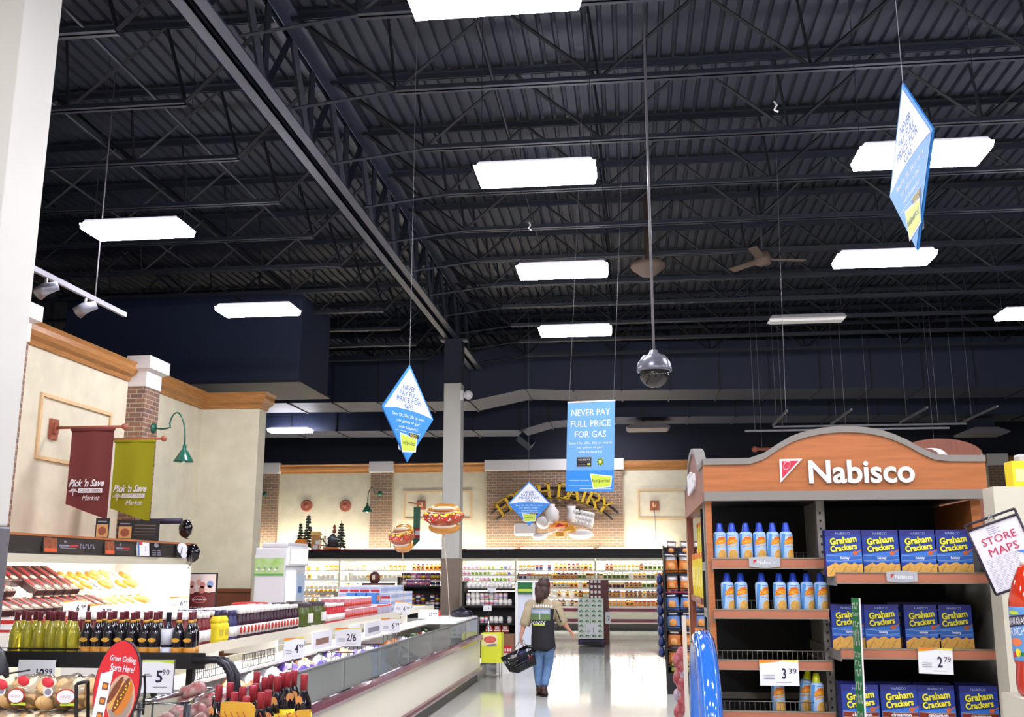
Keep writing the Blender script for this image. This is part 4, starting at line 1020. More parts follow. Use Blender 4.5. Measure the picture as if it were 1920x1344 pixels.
for i in range(2):
    for j in range(n):
        lab = ('left', 'right')[i]+' green patterned carton, '+('lowest', 'second from the floor', 'third from the floor', 'topmost')[j]+' of the aisle stack'
        mb = MB().box(-W/4+.003, W/4-.003, 0, .6, 0, hh-.004, GB); leafpat(mb, -W/4+.01, W/4-.01, .01, hh-.01, -.003, 2, 2)
        if src is None: src = ok(mb.build('patterned_carton'))
        o = put(src, (a.x+W/4+i*W/2, d_, zb+j*hh), lab, 'carton', 'green patterned cartons'); 
card('white price card on the green patterned carton stack', 1110, 1180, d_-.02, .3, .26, "1", orange=False)
a2 = PY(1104, 1086, d_+1.0); b2 = PY(1142, 1195, d_+1.0); W2 = b2.x-a2.x
CB = mat('stack_maroon', '6A3A3E', .55)
for j in range(4):
    hh2 = (a2.z-.02)/4
    mb = MB().box(-W2/2, W2/2, 0, .8, 0, hh2-.006, CB)
    for i in range(5):
        for k in range(3): mb.box(-W2/2+.04+i*W2/5, -W2/2+.04+(i+.6)*W2/5, -.004, 0, .05+k*hh2/3, .05+(k+.55)*hh2/3, PC['white'] if i < 3 and j > 1 else PC['brown'])
    o = mb.build('maroon_case'); o.location = ((a2.x+b2.x)/2, d_+1.0, j*hh2+.01); tag(o, 'maroon shrink-wrapped can case, %s of the stack behind the green cartons' % ('lowest', 'second', 'third', 'topmost')[j], 'can case')
card('white price card beside the green cartons on the maroon stack', 1140, 1158, d_+.95, .13, .28, '2', orange=False)
# low wooden plank by the case
# ================================================================== FREEZER ISLAND
XR = -2.5; Y0, Y1 = 6.15, 16.75
fi = thing('freezer_island', 'long open freezer island with plum bumpers and low glass running along the aisle', 'freezer', (XR, 0, 0))
XL = -5.3-XR  # relative left side
mb = MB().box(XL, -.04, Y0, Y1, 0, .14, KICK).build('kick_base', fi)
MB().box(-.05, 0, Y0, Y1, .14, .66, PANELC).build('side_panel', fi)
MB().box(XL, XL+.05, Y0, Y1, .14, .66, PANELC).build('side_panel', fi)
mb = MB().box(XL+.05, -.05, Y0, Y0+.05, .14, .7, PANELC).box(XL+.05, -.05, Y1-.05, Y1, .14, .7, PANELC)
mb.build('end_panel', fi)
MB().box(XL+.05, -.05, Y0+.05, Y1-.05, .3, .34, BRIGHT).box(-1.02, -.98, Y0+.05, Y1-.05, .34, .96, BRIGHT).box(-.09, -.05, Y0+.05, Y1-.05, .34, .66, BRIGHT).build('freezer_well', fi)
prof = [(0, .63), (.035, .645), (.05, .68), (.035, .715), (0, .73)]
MB().prism([(a-.0, b) for a, b in prof], Y0-.03, Y1+.03, PURPLE).build('upper_bumper', fi)
MB().prism([(0, .14), (.03, .15), (.04, .18), (.03, .21), (0, .22)], Y0-.03, Y1+.03, PURPLE).build('lower_bumper', fi)
MB().box(XL, 0, Y0-.05, Y0, .62, .73, PURPLE).build('end_bumper', fi)
MB().box(XL, 0, Y0-.03, Y0+.06, .74, 1.0, PANELC).box(XL, .01, Y0-.05, Y0+.1, 1.0, 1.04, WHITE).build('end_rim', fi)
n = 8; ln = (Y1-Y0-.1)/n
for i in range(n):
    a = Y0+.1+i*ln
    MB().box(-.035, -.027, a+.01, a+ln-.01, .73, .99, CASEGL).build('glass_pane', fi)
    MB().box(-.04, -.02, a-.008, a+.008, .73, .99, CHROME).build('glass_clip', fi)
MB().tube([(-.03, Y0+.1, .997), (-.03, Y1-.02, .997)], .012, GREYM, 6).build('glass_rail', fi)
MB().box(XL, -.03, Y1-.05, Y1-.042, .73, .99, CASEGL).build('end_glass', fi)
# glass end corner post
MB().box(-.045, -.015, Y1-.06, Y1-.03, .73, 1.0, GREYM).build('glass_clip', fi)
# white price rail with cards under the riser shelf, lit by a tube
zr = 1.2; xa, xb = -3.2, -4.75; ya_, yb_ = 7.05, 16.3
rs = thing('riser_shelf', 'long white riser shelf of jars and sauce bottles over the freezer island', 'shelf', (0, 0, 0))
MB().box(xb, xa, ya_, yb_, zr-.035, zr, BRIGHT).box(xa, xa+.012, ya_, yb_, zr-.06, zr+.012, PANELC).build('shelf_board', rs)
MB().box(xb, xb+.012, ya_, yb_, zr-.06, zr+.012, PANELC).build('back_lip', rs)
MB().box(xa-.06, xa-.02, ya_+.1, yb_-.1, zr-.06, zr-.04, TUBE2).build('shelf_tube', rs)
y = ya_+.1
while y < yb_: MB().box(xa-.95, xa-.4, y-.02, y+.02, .93, zr-.03, WHITE).build('post', rs); y += 1.5
MB().box(xa-.35, xa+.0, Y0+.3, Y1-.1, .93, .95, BRIGHT).build('deck', rs)   # bright ledge under the shelf
# open wire racks hanging on the front of the ledge
rnd = random.Random(21)
def wire_basket(y0, y1, z0, z1, x):
    mb = MB()
    for z in (z0, (z0+z1)/2, z1): mb.tube([(x, y0, z), (x, y1, z)], .004, WIREB, 4)
    y = y0
    while y <= y1+.001: mb.tube([(x, y, z0), (x, y, z1)], .003, WIREB, 4); y += .035
    return mb
for i, (u0, u1) in enumerate(((368, 430), (455, 515), (530, 570))):
    p0 = PX(u0, 1240, -3.12); p1 = PX(u1, 1240, -3.12)
    tag(wire_basket(p0.y, p1.y, .985, 1.09, -3.12).build('wire_divider'), ORD[i]+' black wire divider from the near end below the sauce bottle shelf', 'wire divider')
# papers stuck along the shelf lip
for i, (u0, u1, txt) in enumerate(((588, 618, 'Nielsen'), (656, 672, ''), (686, 712, 'Gorton\'s'))):
    p0 = PX(u0, 1190, -3.17); p1 = PX(u1, 1190, -3.17)
    mb = MB(); mb.M = Matrix.Translation((-3.165, (p0.y+p1.y)/2, 1.06)) @ Matrix.Rotation(R(90), 4, 'Z')
    mb.box(-(p1.y-p0.y)*.62, (p1.y-p0.y)*.62, -.004, 0, -.085, .085, SIGNW)
    mb.rect(-(p1.y-p0.y)*.4, (p1.y-p0.y)*.4, -.04, .02, -.006, [mat('strip_brown', '8A6A5A', .6), RED, INKG][i])
    tag(mb.build('shelf_card'), ORD[i]+' white paper card from the near end under the riser shelf lip', 'shelf card')
# ---- bottles and jars on the riser
def bottle_bbq(body, cap, lab, h=.235, r_=.036, dot=None):
    mb = MB().lathe([(r_*.9, 0), (r_, .01), (r_, h*.5), (r_*.9, h*.62), (r_*.5, h*.8), (r_*.46, h*.84), (r_*.62, h*.85), (r_*.6, h), (0, h)], [body]*5+[cap]*3, 10)
    mb.lathe([(r_+.001, h*.12), (r_+.001, h*.46)], lab, 10)
    if dot: mb.warp = None; mb.M = None; mb.ball((r_*.8, -r_*.7, h*.3), (.012, .012, .03), dot, 6, 4)
    return mb
BB = dict(
 bbq=ok(bottle_bbq(mat('sauce_red', '7A2A2E', .25), PC['white'], PC['white']).build('sauce_bottle')),
 dark=ok(bottle_bbq(mat('sauce_plum', '3B1D2C', .25), PC['white'], PC['white'], dot=PC['red']).build('sauce_bottle')),
 navy=ok(bottle_bbq(mat('sauce_navy', '3A3A6A', .3), mat('cap_navy', '3C3868', .4), PC['white']).build('sauce_bottle')),
 ketch=ok(bottle_bbq(mat('ketchup', 'C8323A', .25), PC['white'], PC['white'], .2).build('ketchup_bottle')))
mb = MB().rbox(-.06, .06, -.045, .045, 0, .15, YEL, .025).rbox(-.055, .055, -.04, .04, .12, .19, YEL, .03).lathe([(.02, .185), (.02, .2), (.014, .235), (0, .24)], INK, 10).box(-.035, .035, -.048, -.0452, .05, .1, mat('mustard_label', 'C8B53C', .5))
mb.M = Matrix.Rotation(R(60), 4, 'Z'); BB['must'] = ok(MB().rbox(-.045, .045, -.06, .06, 0, .15, YEL, .025).rbox(-.04, .04, -.055, .055, .13, .2, YEL, .03).lathe([(.02, .19), (.02, .21), (.012, .24), (0, .245)], INK, 10).box(.0455, .047, -.035, .035, .05, .1, mat('mustard_label', 'C8B53C', .5)).build('mustard_bottle'))
PK = mat('pickle_green', '4E5A24', .2)
BB['pick'] = ok(MB().lathe([(.085, 0), (.095, .02), (.095, .16), (.08, .19), (.08, .195), (.088, .2), (.088, .235), (0, .235)], [PK, PK, PK, PK, mat('lid_dark', '4A3A44', .4)]+[mat('lid_dark', '4A3A44', .4)]*3, 16).box(.07, .098, -.055, .05, .04, .13, PC['white']).build('pickle_jar'))
RC = ok(MB().lathe([(.03, 0), (.033, .006), (.033, .11), (.03, .12), (0, .12)], [RED, mat('can_rose', 'CF8A90', .35), PC['white'], PC['white']], 10).lathe([(.0335, .03), (.0335, .065)], PC['red'], 10).build('red_can'))
def prow(key, y0, y1, pitch, rows, label, cat, group, z=zr, x0=-3.25, dx=.085, s=1, jit=.004):
    y = y0
    while y < y1:
        for j in range(rows):
            put(BB[key] if isinstance(key, str) else key, (x0-j*dx+rnd.uniform(-jit, jit), y, z+.001), label, cat, group, s=s)
        y += pitch
def yu(u): return PX(u, 1190, -3.25).y
for j in range(10):
    pass
prow('bbq', 7.1, yu(394), .078, 10, 'reddish sauce bottle with white cap at the near end of the riser shelf', 'sauce bottle', 'red sauce bottles on the riser', dx=.088)
prow('must', yu(404), yu(423), .11, 1, 'bright yellow mustard bottle with dark cap on the riser shelf', 'mustard bottle', 'mustard bottles on the riser')
prow('bbq', yu(404), yu(423), .08, 5, 'sauce bottle with white cap behind the yellow mustard bottles', 'sauce bottle', 'sauce bottles behind the mustard', x0=-3.36)
prow('navy', yu(429), yu(443), .08, 6, 'navy capped sauce bottle next to the yellow mustard bottles', 'sauce bottle', 'navy sauce bottles on the riser')
prow('dark', yu(447), yu(552), .083, 6, 'dark plum sauce bottle with white cap and round label in the middle of the riser', 'sauce bottle', 'dark sauce bottles on the riser')
for i, u in enumerate((566, 591)): put(BB['pick'], (-3.31, PX(u, 1180, -3.31).y, zr+.001), ('nearer', 'farther')[i]+' of two big dark pickle jars at the front of the riser shelf', 'pickle jar', 'pickle jars on the riser')
for i, u in enumerate((566, 591)): put(BB['pick'], (-3.55, PX(u, 1180, -3.31).y, zr+.001), ('nearer', 'farther')[i]+' of two pickle jars in the second row of the riser', 'pickle jar', 'pickle jars on the riser')
prow('ketch', yu(612), yu(640), .09, 4, 'red and white ketchup bottle beside the pickle jars', 'ketchup bottle', 'ketchup bottles on the riser')
prow(RC, yu(646), yu(705), .085, 4, 'small red can of the lower layer beyond the ketchup bottles', 'can', 'red cans, lower layer')
prow(RC, yu(646), yu(690), .085, 4, 'small red can of the upper layer beyond the ketchup bottles', 'can', 'red cans, upper layer', z=zr+.122)
WC = ok(MB().lathe([(.05, 0), (.055, .01), (.055, .1), (.05, .12), (0, .12)], [PC['violet'], mat('can_silver', 'B9B4C4', .3), PC['red'], PC['white']], 12).build('silver_can'))
prow(WC, yu(708), yu(728), .12, 3, 'silver and red can between the red cans and the blue boxes', 'can', 'silver cans on the riser')
BLB = ok(MB().box(-.06, .06, -.2, .2, 0, .13, mat('box_blue', '3F7FCC', .45)).box(.0605, .062, -.12, .05, .03, .1, ORANGE).box(-.0605, -.05, -.1, .1, .131, .132, PC['white']).box(-.04, .04, -.17, -.02, .13, .132, mat('pale_rose', 'C6A6C0', .5)).build('blue_box'))
yy0 = yu(712)+.35
for j in range(4):
    for i in range(2):
        for k in range(2 if j > 0 else 1): put(BLB, (-3.3-j*.14, yy0+.1+i*.42, zr+.001+k*.132), 'blue frozen food box stacked on the riser, %s column from the aisle, %s layer' % (ORD[j], ('lower', 'upper')[k]), 'box', 'blue boxes on the riser')
WB = ok(MB().box(-.07, .07, -.11, .11, 0, .085, mat('pack_silver', 'D9DCE6', .4)).box(.0705, .072, -.1, .1, .02, .06, mat('pale_blue_print', '9FB2D6', .5)).box(-.06, .06, -.112, -.1105, .015, .045, RED).box(-.06, .06, -.112, -.1105, .055, .07, mat('pale_blue_print', '9FB2D6', .5)).build('white_box'))
for j in range(5):
    for i in range(6):
        for k in range(4 if j else 3): put(WB, (-3.29-j*.145, 13.55+i*.225, zr+.001+k*.086), 'white and red frozen pack at the far end of the riser, %s layer' % ORD[k], 'pack', 'white packs on the riser, %s layer' % ORD[k])
RH = ok(MB().rbox(-.05, .05, -.07, .07, 0, .115, PC['red'], .02).box(.051, .053, -.05, .05, .03, .08, PC['white']).build('red_pack'))
# far flat white lid, dark scale, bag
rl = thing('flat_cover', 'white flat lid over the far end of the freezer island', 'lid', (-2.98, 15.6, 1.0)); MB().box(-.15, .45, -1.0, 1.05, 0, .03, BRIGHT).build('panel', rl)
p = PY(868, 1152, 16.2)
tag(MB().lathe([(.0, 0), (.17, .01), (.19, .05), (.15, .1), (.05, .12), (0, .12)], mat('bag_black', '1B1826', .3), 16, sy=.7).tube([(-.12, 0, .06), (0, 0, .15), (.12, 0, .06)], .02, BLACK, 6).build('black_scanner_bag'), 'rounded black bag lying on the far glass corner of the freezer island', 'bag')
COL.objects[-1].location = (-2.72, 16.2, 1.03)
p = PX(843, 1145, -2.9); tag(MB().lathe([(.02, 0), (.03, .03), (.012, .07), (.012, .1), (0, .1)], RED, 8).build('red_marker'), 'tiny red marker standing on the white freezer cover', 'marker'); COL.objects[-1].location = (-3.1, 16.3, 1.03)
# price cards on posts in the freezer
card('white price card reading 6 99 standing on a post over the freezer', 733, 1172, 11.2, .21, .15, '6', sup='99', post=.12, rz=R(6))
card('tilted white price card reading 6 90 above the other price cards', 755, 1139, 11.6, .19, .13, '6', sup='90', post=.25, tilt=R(12), rz=R(6))
card('white price card reading 2/6 standing over the middle of the freezer', 653, 1194, 9.6, .25, .17, '2/6', rz=R(8), post=.12)
card('narrow price card turned sideways over the near part of the freezer', 551, 1215, 7.9, .19, .16, '4', sup='99', rz=R(52), post=.1)
card('white price card reading 5 09 below the white and red packs', 803, 1151, 15.2, .3, .13, '$5', sup='09', rz=R(8), orange=False, post=.05)
# frozen bags in the well
def bag(col, w_, d_, h_, seed, lab=None):
    mb = MB(); q = random.Random(seed)
    ph = [q.uniform(0, 6) for _ in range(4)]
    mb.warp = lambda p: (p[0]*(1+.08*math.sin(p[1]*40+ph[0])), p[1]*(1+.08*math.sin(p[0]*35+ph[1])), p[2]+.012*math.sin(p[0]*50+ph[2])+.01*math.sin(p[1]*45+ph[3]))
    mb.ball((0, 0, h_/2), (w_, d_, h_/2), col, 14, 8)
    if lab: mb.ball((0, 0, h_*.62), (w_*.55, d_*.5, h_*.42), lab, 10, 6)
    return mb
BAGS = [ok(bag(mat(n_, c_, .3), .13, .1, .11, i, mat(n_+'_label', l_, .4)).build('frozen_bag')) for i, (n_, c_, l_) in enumerate((('bag_white', 'EDEAF0', '3A5A3A'), ('bag_violet', '6A58A8', 'E8E2F0'), ('bag_orange', 'E0A878', 'D96A3A'), ('bag_cream', 'E6DCC8', 'B04A3A'), ('bag_green', '4E7A4A', 'E8E8D8')))]
nn = 0
MB().box(-.97, -.1, Y0+.2, Y1-.2, .34, .66, mat('frost', 'EDEFF2', .6)).build('false_floor', fi)
for i in range(52):
    yq = 7.3+i*.172; x = -2.7-.25*(i % 3)-rnd.uniform(0, .05)
    if 10.9 < yq < 11.6 and i % 3 == 0: continue
    k = rnd.randint(0, 4)
    o = put(BAGS[k], (x, yq, .662), ('white', 'violet', 'orange', 'cream', 'green')[k]+' plastic bag of frozen food lying in the freezer well', 'frozen food bag', 'frozen bags, %s' % ('white', 'violet', 'orange', 'cream', 'green')[k], rz=rnd.uniform(0, 3))
    o.scale = (1.2, 1.2, 1.5)
for i in range(26):
    yq = 7.6+i*.15; k = rnd.choice((0, 2, 3, 1))
    put(BAGS[k], (-2.72-.22*(i % 3), yq, .80+.0*rnd.random()), ('white', 'violet', 'orange', 'cream', 'green')[k]+' plastic bag of frozen food on top of the freezer pile', 'frozen food bag', 'upper frozen bags, %s' % ('white', 'violet', 'orange', 'cream', 'green')[k], rz=rnd.uniform(0, 3))
for i, yq in enumerate((9.6, 10.7, 12.2)):
    mb = MB()
    for k in range(9): mb.tube([(-3.0+k*.045, yq, .75), (-3.0+k*.045, yq, .99)], .003, WIREB, 4)
    mb.tube([(-3.0, yq, .99), (-2.64, yq, .99)], .004, WIREB, 4); mb.tube([(-3.0, yq, .87), (-2.64, yq, .87)], .004, WIREB, 4)
    tag(mb.build('wire_divider'), ORD[i]+' upright wire divider from the near end inside the freezer well', 'wire divider')

# ================================================================== MEAT CASE ON THE LEFT WALL
ym0, ym1 = 6.4, 14.65; xm = -6.6
mc = thing('meat_case', 'lit open meat case along the left wall under a black sign band', 'refrigerated case', (xm, 0, 0))
MB().box(-1.28, -.05, ym0, ym1, 0, .15, KICK).box(-1.28, 0, ym0, ym1, .15, .8, PANELC).build('base', mc)
MB().box(-1.28, -1.2, ym0, ym1, .8, 2.1, BRIGHT).build('back_panel', mc)
MB().prism([(-.05, 1.84), (.0, 1.84), (.03, 1.935), (-.02, 1.935)], ym0, ym1, PANELC).box(-1.28, -.02, ym0, ym1, 1.935, 1.96, PANELC).build('canopy', mc)
MB().prism([(-.02, 1.935), (.03, 1.935), (.05, 2.13), (-.02, 2.13)], ym0, ym1, BLKW).box(-1.28, -.02, ym0, ym1, 1.96, 2.0, BLACK).build('fascia', mc)
MB().box(-1.3, .06, ym0, ym1+.02, 2.13, 2.155, LAM).build('top_ledge', mc)
MB().box(-.16, -.08, ym0, ym1-.05, 1.9, 1.93, MEATT).build('canopy_tube', mc)
MB().box(-.7, -.64, ym0, ym1-.05, 1.9, 1.93, MEATT).build('canopy_tube', mc)
MB().box(-1.25, 0, ym1, ym1+.03, .15, 2.13, WHITE).build('end_panel', mc)
# sloping tiers
SH = [(-1.1, -.72, 1.60), (-.85, -.38, 1.40), (-.65, -.16, 1.18), (-.45, -.0, .97)]
SH = [(-1.12, -.68, 1.46, .26), (-.95, -.42, 1.24, .22), (-.72, -.12, 1.02, .16)]
for (xa_, xb_, z, rise) in SH:
    MB().prism([(xa_, z+rise), (xb_, z), (xb_, z-.03), (xa_, z+rise-.03)], ym0+.02, ym1-.02, BRIGHT).box(xb_, xb_+.012, ym0+.02, ym1-.02, z-.05, z+.025, BRIGHT).build('shelf', mc)
    MB().box(xb_-.06, xb_-.03, ym0+.1, ym1-.1, z-.065, z-.045, MEATT).build('shelf_tube', mc)
MB().box(-1.2, 0, ym0, ym1, .8, .84, BRIGHT).build('deck', mc)
# fascia pictures
def onfascia(name, label, cat, u, v, w_, h_, fn):
    p = PX(u, v, xm+.045); mb = MB(); mb.M = Matrix.Translation((xm+.048, p.y, 2.035)) @ Matrix.Rotation(R(90), 4, 'Z') @ Matrix.Rotation(R(-6), 4, 'X')
    fn(mb, w_, h_); tag(mb.build(name), label, cat)
def steakcard(mb, w_, h_):
    mb.box(-w_/2, w_/2, -.01, 0, -h_/2, h_/2, mat('card_dark', '332A26', .6)); mb.rect(-w_*.48, -w_*.18, -h_*.45, h_*.48, -.012, mat('steak_photo', 'A85A34', .5, col2='6E3A2A', scale=20)); mb.rect(-w_*.48, -w_*.18, -h_*.45, -h_*.2, -.013, mat('ember', 'D65A2E', .5))
    mb.rect(-w_*.12, w_*.12, -.01, .01, -.012, INKG); mb.rect(w_*.13, w_*.36, -.01, .01, -.012, RED); mb.rect(-w_*.1, w_*.3, -.03, -.022, -.012, INKG); mb.disc(.02, .045, .025, .018, -.012, INKG, 8)
onfascia('picture_card', 'dark picture card of meat on the black sign band, nearer one', 'sign', 118, 1027, .85, .17, steakcard)
onfascia('picture_card', 'dark picture card of meat on the black sign band, middle one', 'sign', 222, 1031, .75, .17, steakcard)
onfascia('name_plate', 'small pale lettered plate between the two picture cards', 'sign', 160, 1035, .35, .06, lambda mb, w_, h_: mb.scribble(0, 0, w_, h_, -.02, INKG, 6))
onfascia('round_price_label', 'white and violet price label on the black sign band', 'sign', 266, 1033, .32, .18, lambda mb, w_, h_: mb.box(-w_/2, w_/2, -.02, 0, -h_/2, h_/2, SIGNW).rect(-w_/2, -w_*.38, -h_/2, h_/2, -.022, NAVYT).rect(-w_*.38, -w_*.1, h_*.3, h_*.5, -.022, RED).text('7', w_*.15, 0, -.022, INK, h=.06))
onfascia('menu_plate', 'dark plate with pale small print on the black sign band', 'sign', 290, 1036, .32, .2, lambda mb, w_, h_: [mb.rect(-w_*.4+(i % 2)*w_*.45, -w_*.05+(i % 2)*w_*.45, -h_*.1-(i//2)*h_*.15, -h_*.04-(i//2)*h_*.15, -.02, INKG) for i in range(6)] and mb.disc(0, h_*.3, .07, .03, -.02, INKG, 10) and mb.box(-w_/2, w_/2, -.015, 0, -h_/2, h_/2, BLACK))
onfascia('mushroom_cutout', 'white cut-out picture at the right end of the black sign band', 'sign', 337, 1032, .4, .2, lambda mb, w_, h_: mb.disc(.02, .03, .17, .085, -.03, SIGNW).disc(.06, -.06, .1, .05, -.031, SIGNW).add([(-.07, -.033, -.06), (-.03, -.033, -.06), (.03, -.033, .05), (-.01, -.033, .05)], [(0, 1, 2, 3)], INKG).box(-.17, .17, -.028, 0, -.09, .09, BLACK))
# little frames standing on the ledge
for i, (u, v, d) in enumerate(((192, 990, 12.4), (235, 993, 13.2))):
    p = PY(u, 1005, d); p.x = -6.95; yq = PX(u, 990, -6.95).y
    r = thing('framed_steak_photo', ('narrow', 'wide')[i]+' framed meat photo standing on the ledge of the meat case', 'picture', (-6.95, yq, 2.155), R(20))
    w_ = .17 if i == 0 else .2; hh = .28
    MB().box(-w_/2, w_/2+(.35 if i else 0), -.01, .01, 0, hh, BLACK).build('board', r)
    mb = MB().rect(-w_*.42, w_*.42, hh*.12, hh*.7, -.012, mat('tan_photo', 'C79A5E', .5)).disc(0, hh*.4, w_*.3, hh*.2, -.014, mat('steak_brown', '8E5238', .6), 14).rect(-w_*.35, w_*.3, hh*.8, hh*.86, -.012, INKG)
    if i: [mb.rect(w_*.6, w_*2., hh*(.75-.16*k), hh*(.79-.16*k), -.012, mat('menu_line', '6A5C50', .6)) for k in range(4)]
    mb.build('photo', r)
# meat trays : red cartons
MT = mat('meat_tray_dark', '3A2629', .3); MR = mat('tray_red', '8E2430', .35)
TRAY = ok(MB().rbox(-.19, .17, -.09, .09, 0, .085, MT, .015).box(-.13, .08, -.05, .015, .085, .09, MR).ball((.1, 0, .085), (.045, .05, .016), mat('tray_emblem', 'D8B49A', .4), 10, 5).build('meat_pack'))
GOLDF = [mat('chicken_gold', 'D98A34', .4, vary=.25, scale=18), mat('chicken_tan', 'E0AE6E', .4, vary=.2, scale=18), mat('meat_pink', 'D0968A', .35, vary=.2, scale=18)]
CH_ = []
for i, g in enumerate(GOLDF):
    mb = MB().rbox(-.14, .14, -.1, .1, 0, .03, PC['white'], .01); q = random.Random(i)
    for k in range(6): mb.ball((q.uniform(-.07, .07), q.uniform(-.05, .05), .045), (q.uniform(.045, .07), q.uniform(.03, .05), .03), g, 8, 6)
    CH_.append(ok(mb.build('poultry_tray')))
for si, (xa_, xb_, z, rise) in enumerate(SH):
    L = math.hypot(xa_-xb_, rise); sl = math.atan2(rise, xb_-xa_); nm = ('top', 'middle', 'lowest')[si]
    y = 8.6
    while y < ym1-.2:
        for col_ in range(2):
            t = .25+.45*col_; x = xm+xb_+(xa_-xb_)*t; zz = z+rise*t+.008
            if rnd.random() < .1: continue
            if y < (12.7, 13.0, 13.3)[si]:
                if col_ == 0 or si == 0: o = put(TRAY, (x, y, zz), 'dark red labelled meat pack on the %s tier of the meat case, %s' % (nm, ('front row', 'back row')[col_]), 'meat pack', 'meat packs, %s tier, %s' % (nm, ('front', 'back')[col_]))
                else: o = put(TRAY, (x, y, zz), 'dark red labelled meat pack on the %s tier of the meat case, %s' % (nm, 'back row'), 'meat pack', 'meat packs, %s tier, back' % nm)
            else:
                k = 2 if y > 13.6 and si == 2 else rnd.randint(0, 1)
                o = put(CH_[k], (x, y, zz), '%s poultry tray on the %s tier at the far end of the meat case' % (('golden', 'tan', 'pink')[k], nm), 'poultry tray', '%s poultry trays, %s tier' % (('golden', 'tan', 'pink')[k], nm))
            o.rotation_euler = (0, sl, rnd.uniform(-.12, .12))
        y += .2 if y < (12.7, 13.0, 13.3)[si] else .235
for (lab, u, v, txt, sup) in (('white price card reading 6 on the lowest meat tier, leftmost', 141, 1139, '6', '9'), ('price card reading 2 99 with an orange band in the meat case', 190, 1146, '2', '99'), ('white price card at the far right end of the meat case', 336, 1130, '6', '49')):
    p = PX(u, v, -6.42); card(lab, u, v, p.y, .26, .17, txt, sup=sup, rz=R(20), post=.12)
# poster on an easel past the case end
p = PY(375, 1109, 15.0); a = PY(347, 1075, 15.0); b = PY(404, 1145, 15.0)
r = thing('framed_poster', 'black framed poster with people dining, beside the right end of the meat case', 'poster', (p.x, 15.0, p.z), R(0)); w_ = (b.x-a.x)/2; h_ = (a.z-b.z)/2
MB().box(-w_, w_, 0, .03, -h_, h_, BLACK).build('frame', r)
mb = MB().rect(-w_*.93, w_*.93, -.0, h_*.94, -.003, mat('poster_sky', 'E8D8D4', .4)); mb.rect(-w_*.93, w_*.93, -h_*.9, 0, -.003, mat('poster_maroon', '5A1E22', .4))
for cx, cz, rr2, c in ((-.55, .4, .2, 'C88A80'), (-.1, .5, .16, 'D9A094'), (.15, .35, .17, 'C07A76'), (.6, .4, .2, '7A94C8'), (-.5, .1, .22, 'D8A8A0'), (.1, .1, .2, 'B87870'), (.55, .15, .2, 'E0C8C0')): mb.disc(cx*w_, cz*h_, rr2*w_, rr2*w_*1.1, -.005, mat('poster_'+c, c, .5), 10)
mb.disc(0, -h_*.42, w_*.45, h_*.2, -.005, mat('poster_rose', 'B0504E', .4)); mb.disc(0, -h_*.42, w_*.38, h_*.14, -.006, mat('poster_maroon', '5A1E22', .4)); mb.scribble(0, -h_*.42, w_*.9, h_*.09, -.007, SIGNW, 12); mb.scribble(-w_*.05, -h_*.84, w_*1.2, h_*.05, -.005, SIGNW, 14)
mb.build('picture', r)
MB().tube([(0, .04, -h_), (0, .04, -p.z)], .02, BLACK, 8).build('stand', r)

# ================================================================== WHITE DRINKS MACHINE
yk = 15.5; a = PY(480, 1018, yk); b = PY(537, 1025, yk); zt2 = 2.13; xr = b.x
L = 1.0
r = thing('drinks_machine', 'tall white water machine with a green landscape picture on its side', 'vending machine', ((a.x+b.x)/2, yk, 0)); h = (b.x-a.x)/2
GRW = mat('machine_grey', 'D3D4D8', .4)
MB().rbox(-h, h, 0, L, .05, zt2-.02, GRW, .02).box(-h+.02, h-.05, .02, L-.02, 0, .05, KICK).build('cabinet', r)
MB().rbox(-h+.1, h+.03, .0, L, zt2-.02, zt2+.06, GRW, .02).build('top_cap', r)
MB().rbox(h-.02, h+.05, .02, L-.02, zt2-.3, zt2-.0, WHITE, .02).box(h+.03, h+.055, .1, L-.1, zt2-.26, zt2-.04, mat('machine_light', 'F2F6FF', .4, emit=3.0)).build('lit_header', r)
MB().box(h, h+.012, .06, .5, 1.25, 1.75, mat('machine_light', 'F2F6FF', .4, emit=3.0)).build('lit_panel', r)
MB().box(h, h+.01, .06, .34, .3, 1.25, mat('machine_blue', '3D6FB8', .35)).box(h, h+.01, .56, .95, 1.3, 1.7, mat('machine_pale', 'C4D8EE', .3)).box(h, h+.012, .62, .8, 1.4, 1.5, mat('machine_blue', '3D6FB8', .35)).build('front_print', r)
MB().box(h-.12, h+.008, .5, .95, .55, 1.2, mat('recess', '8E9AA6', .4)).build('dispensing_bay', r)
c_ = PY(510, 1052, yk); mb = MB()
x0, x1 = a.x-(a.x+b.x)/2, PY(533, 1052, yk).x-(a.x+b.x)/2
zt3, zb3 = PY(510, 1040, yk).z, PY(510, 1079, yk).z
mb.box(x0, x1, -.006, -.001, zb3, zt3, mat('landscape_green', '8FBE5C', .5, col2='B9CFA0', scale=7)); mb.rect(x0, x1, zt3-.05, zt3, -.008, mat('landscape_sky', 'D8D8DC', .5)); mb.rect(x0, x1, zb3, zb3+.03, -.008, mat('field_green', '4E9A4A', .5))
for i in range(12): mb.disc(x0+.04+i*.033, zb3+.09+.03*math.sin(i*2.1), .02, .015, -.009, (SIGNW, INKG, mat('pale_pink', 'D8B8BE', .5))[i % 3], 6)
mb.build('landscape_picture', r)
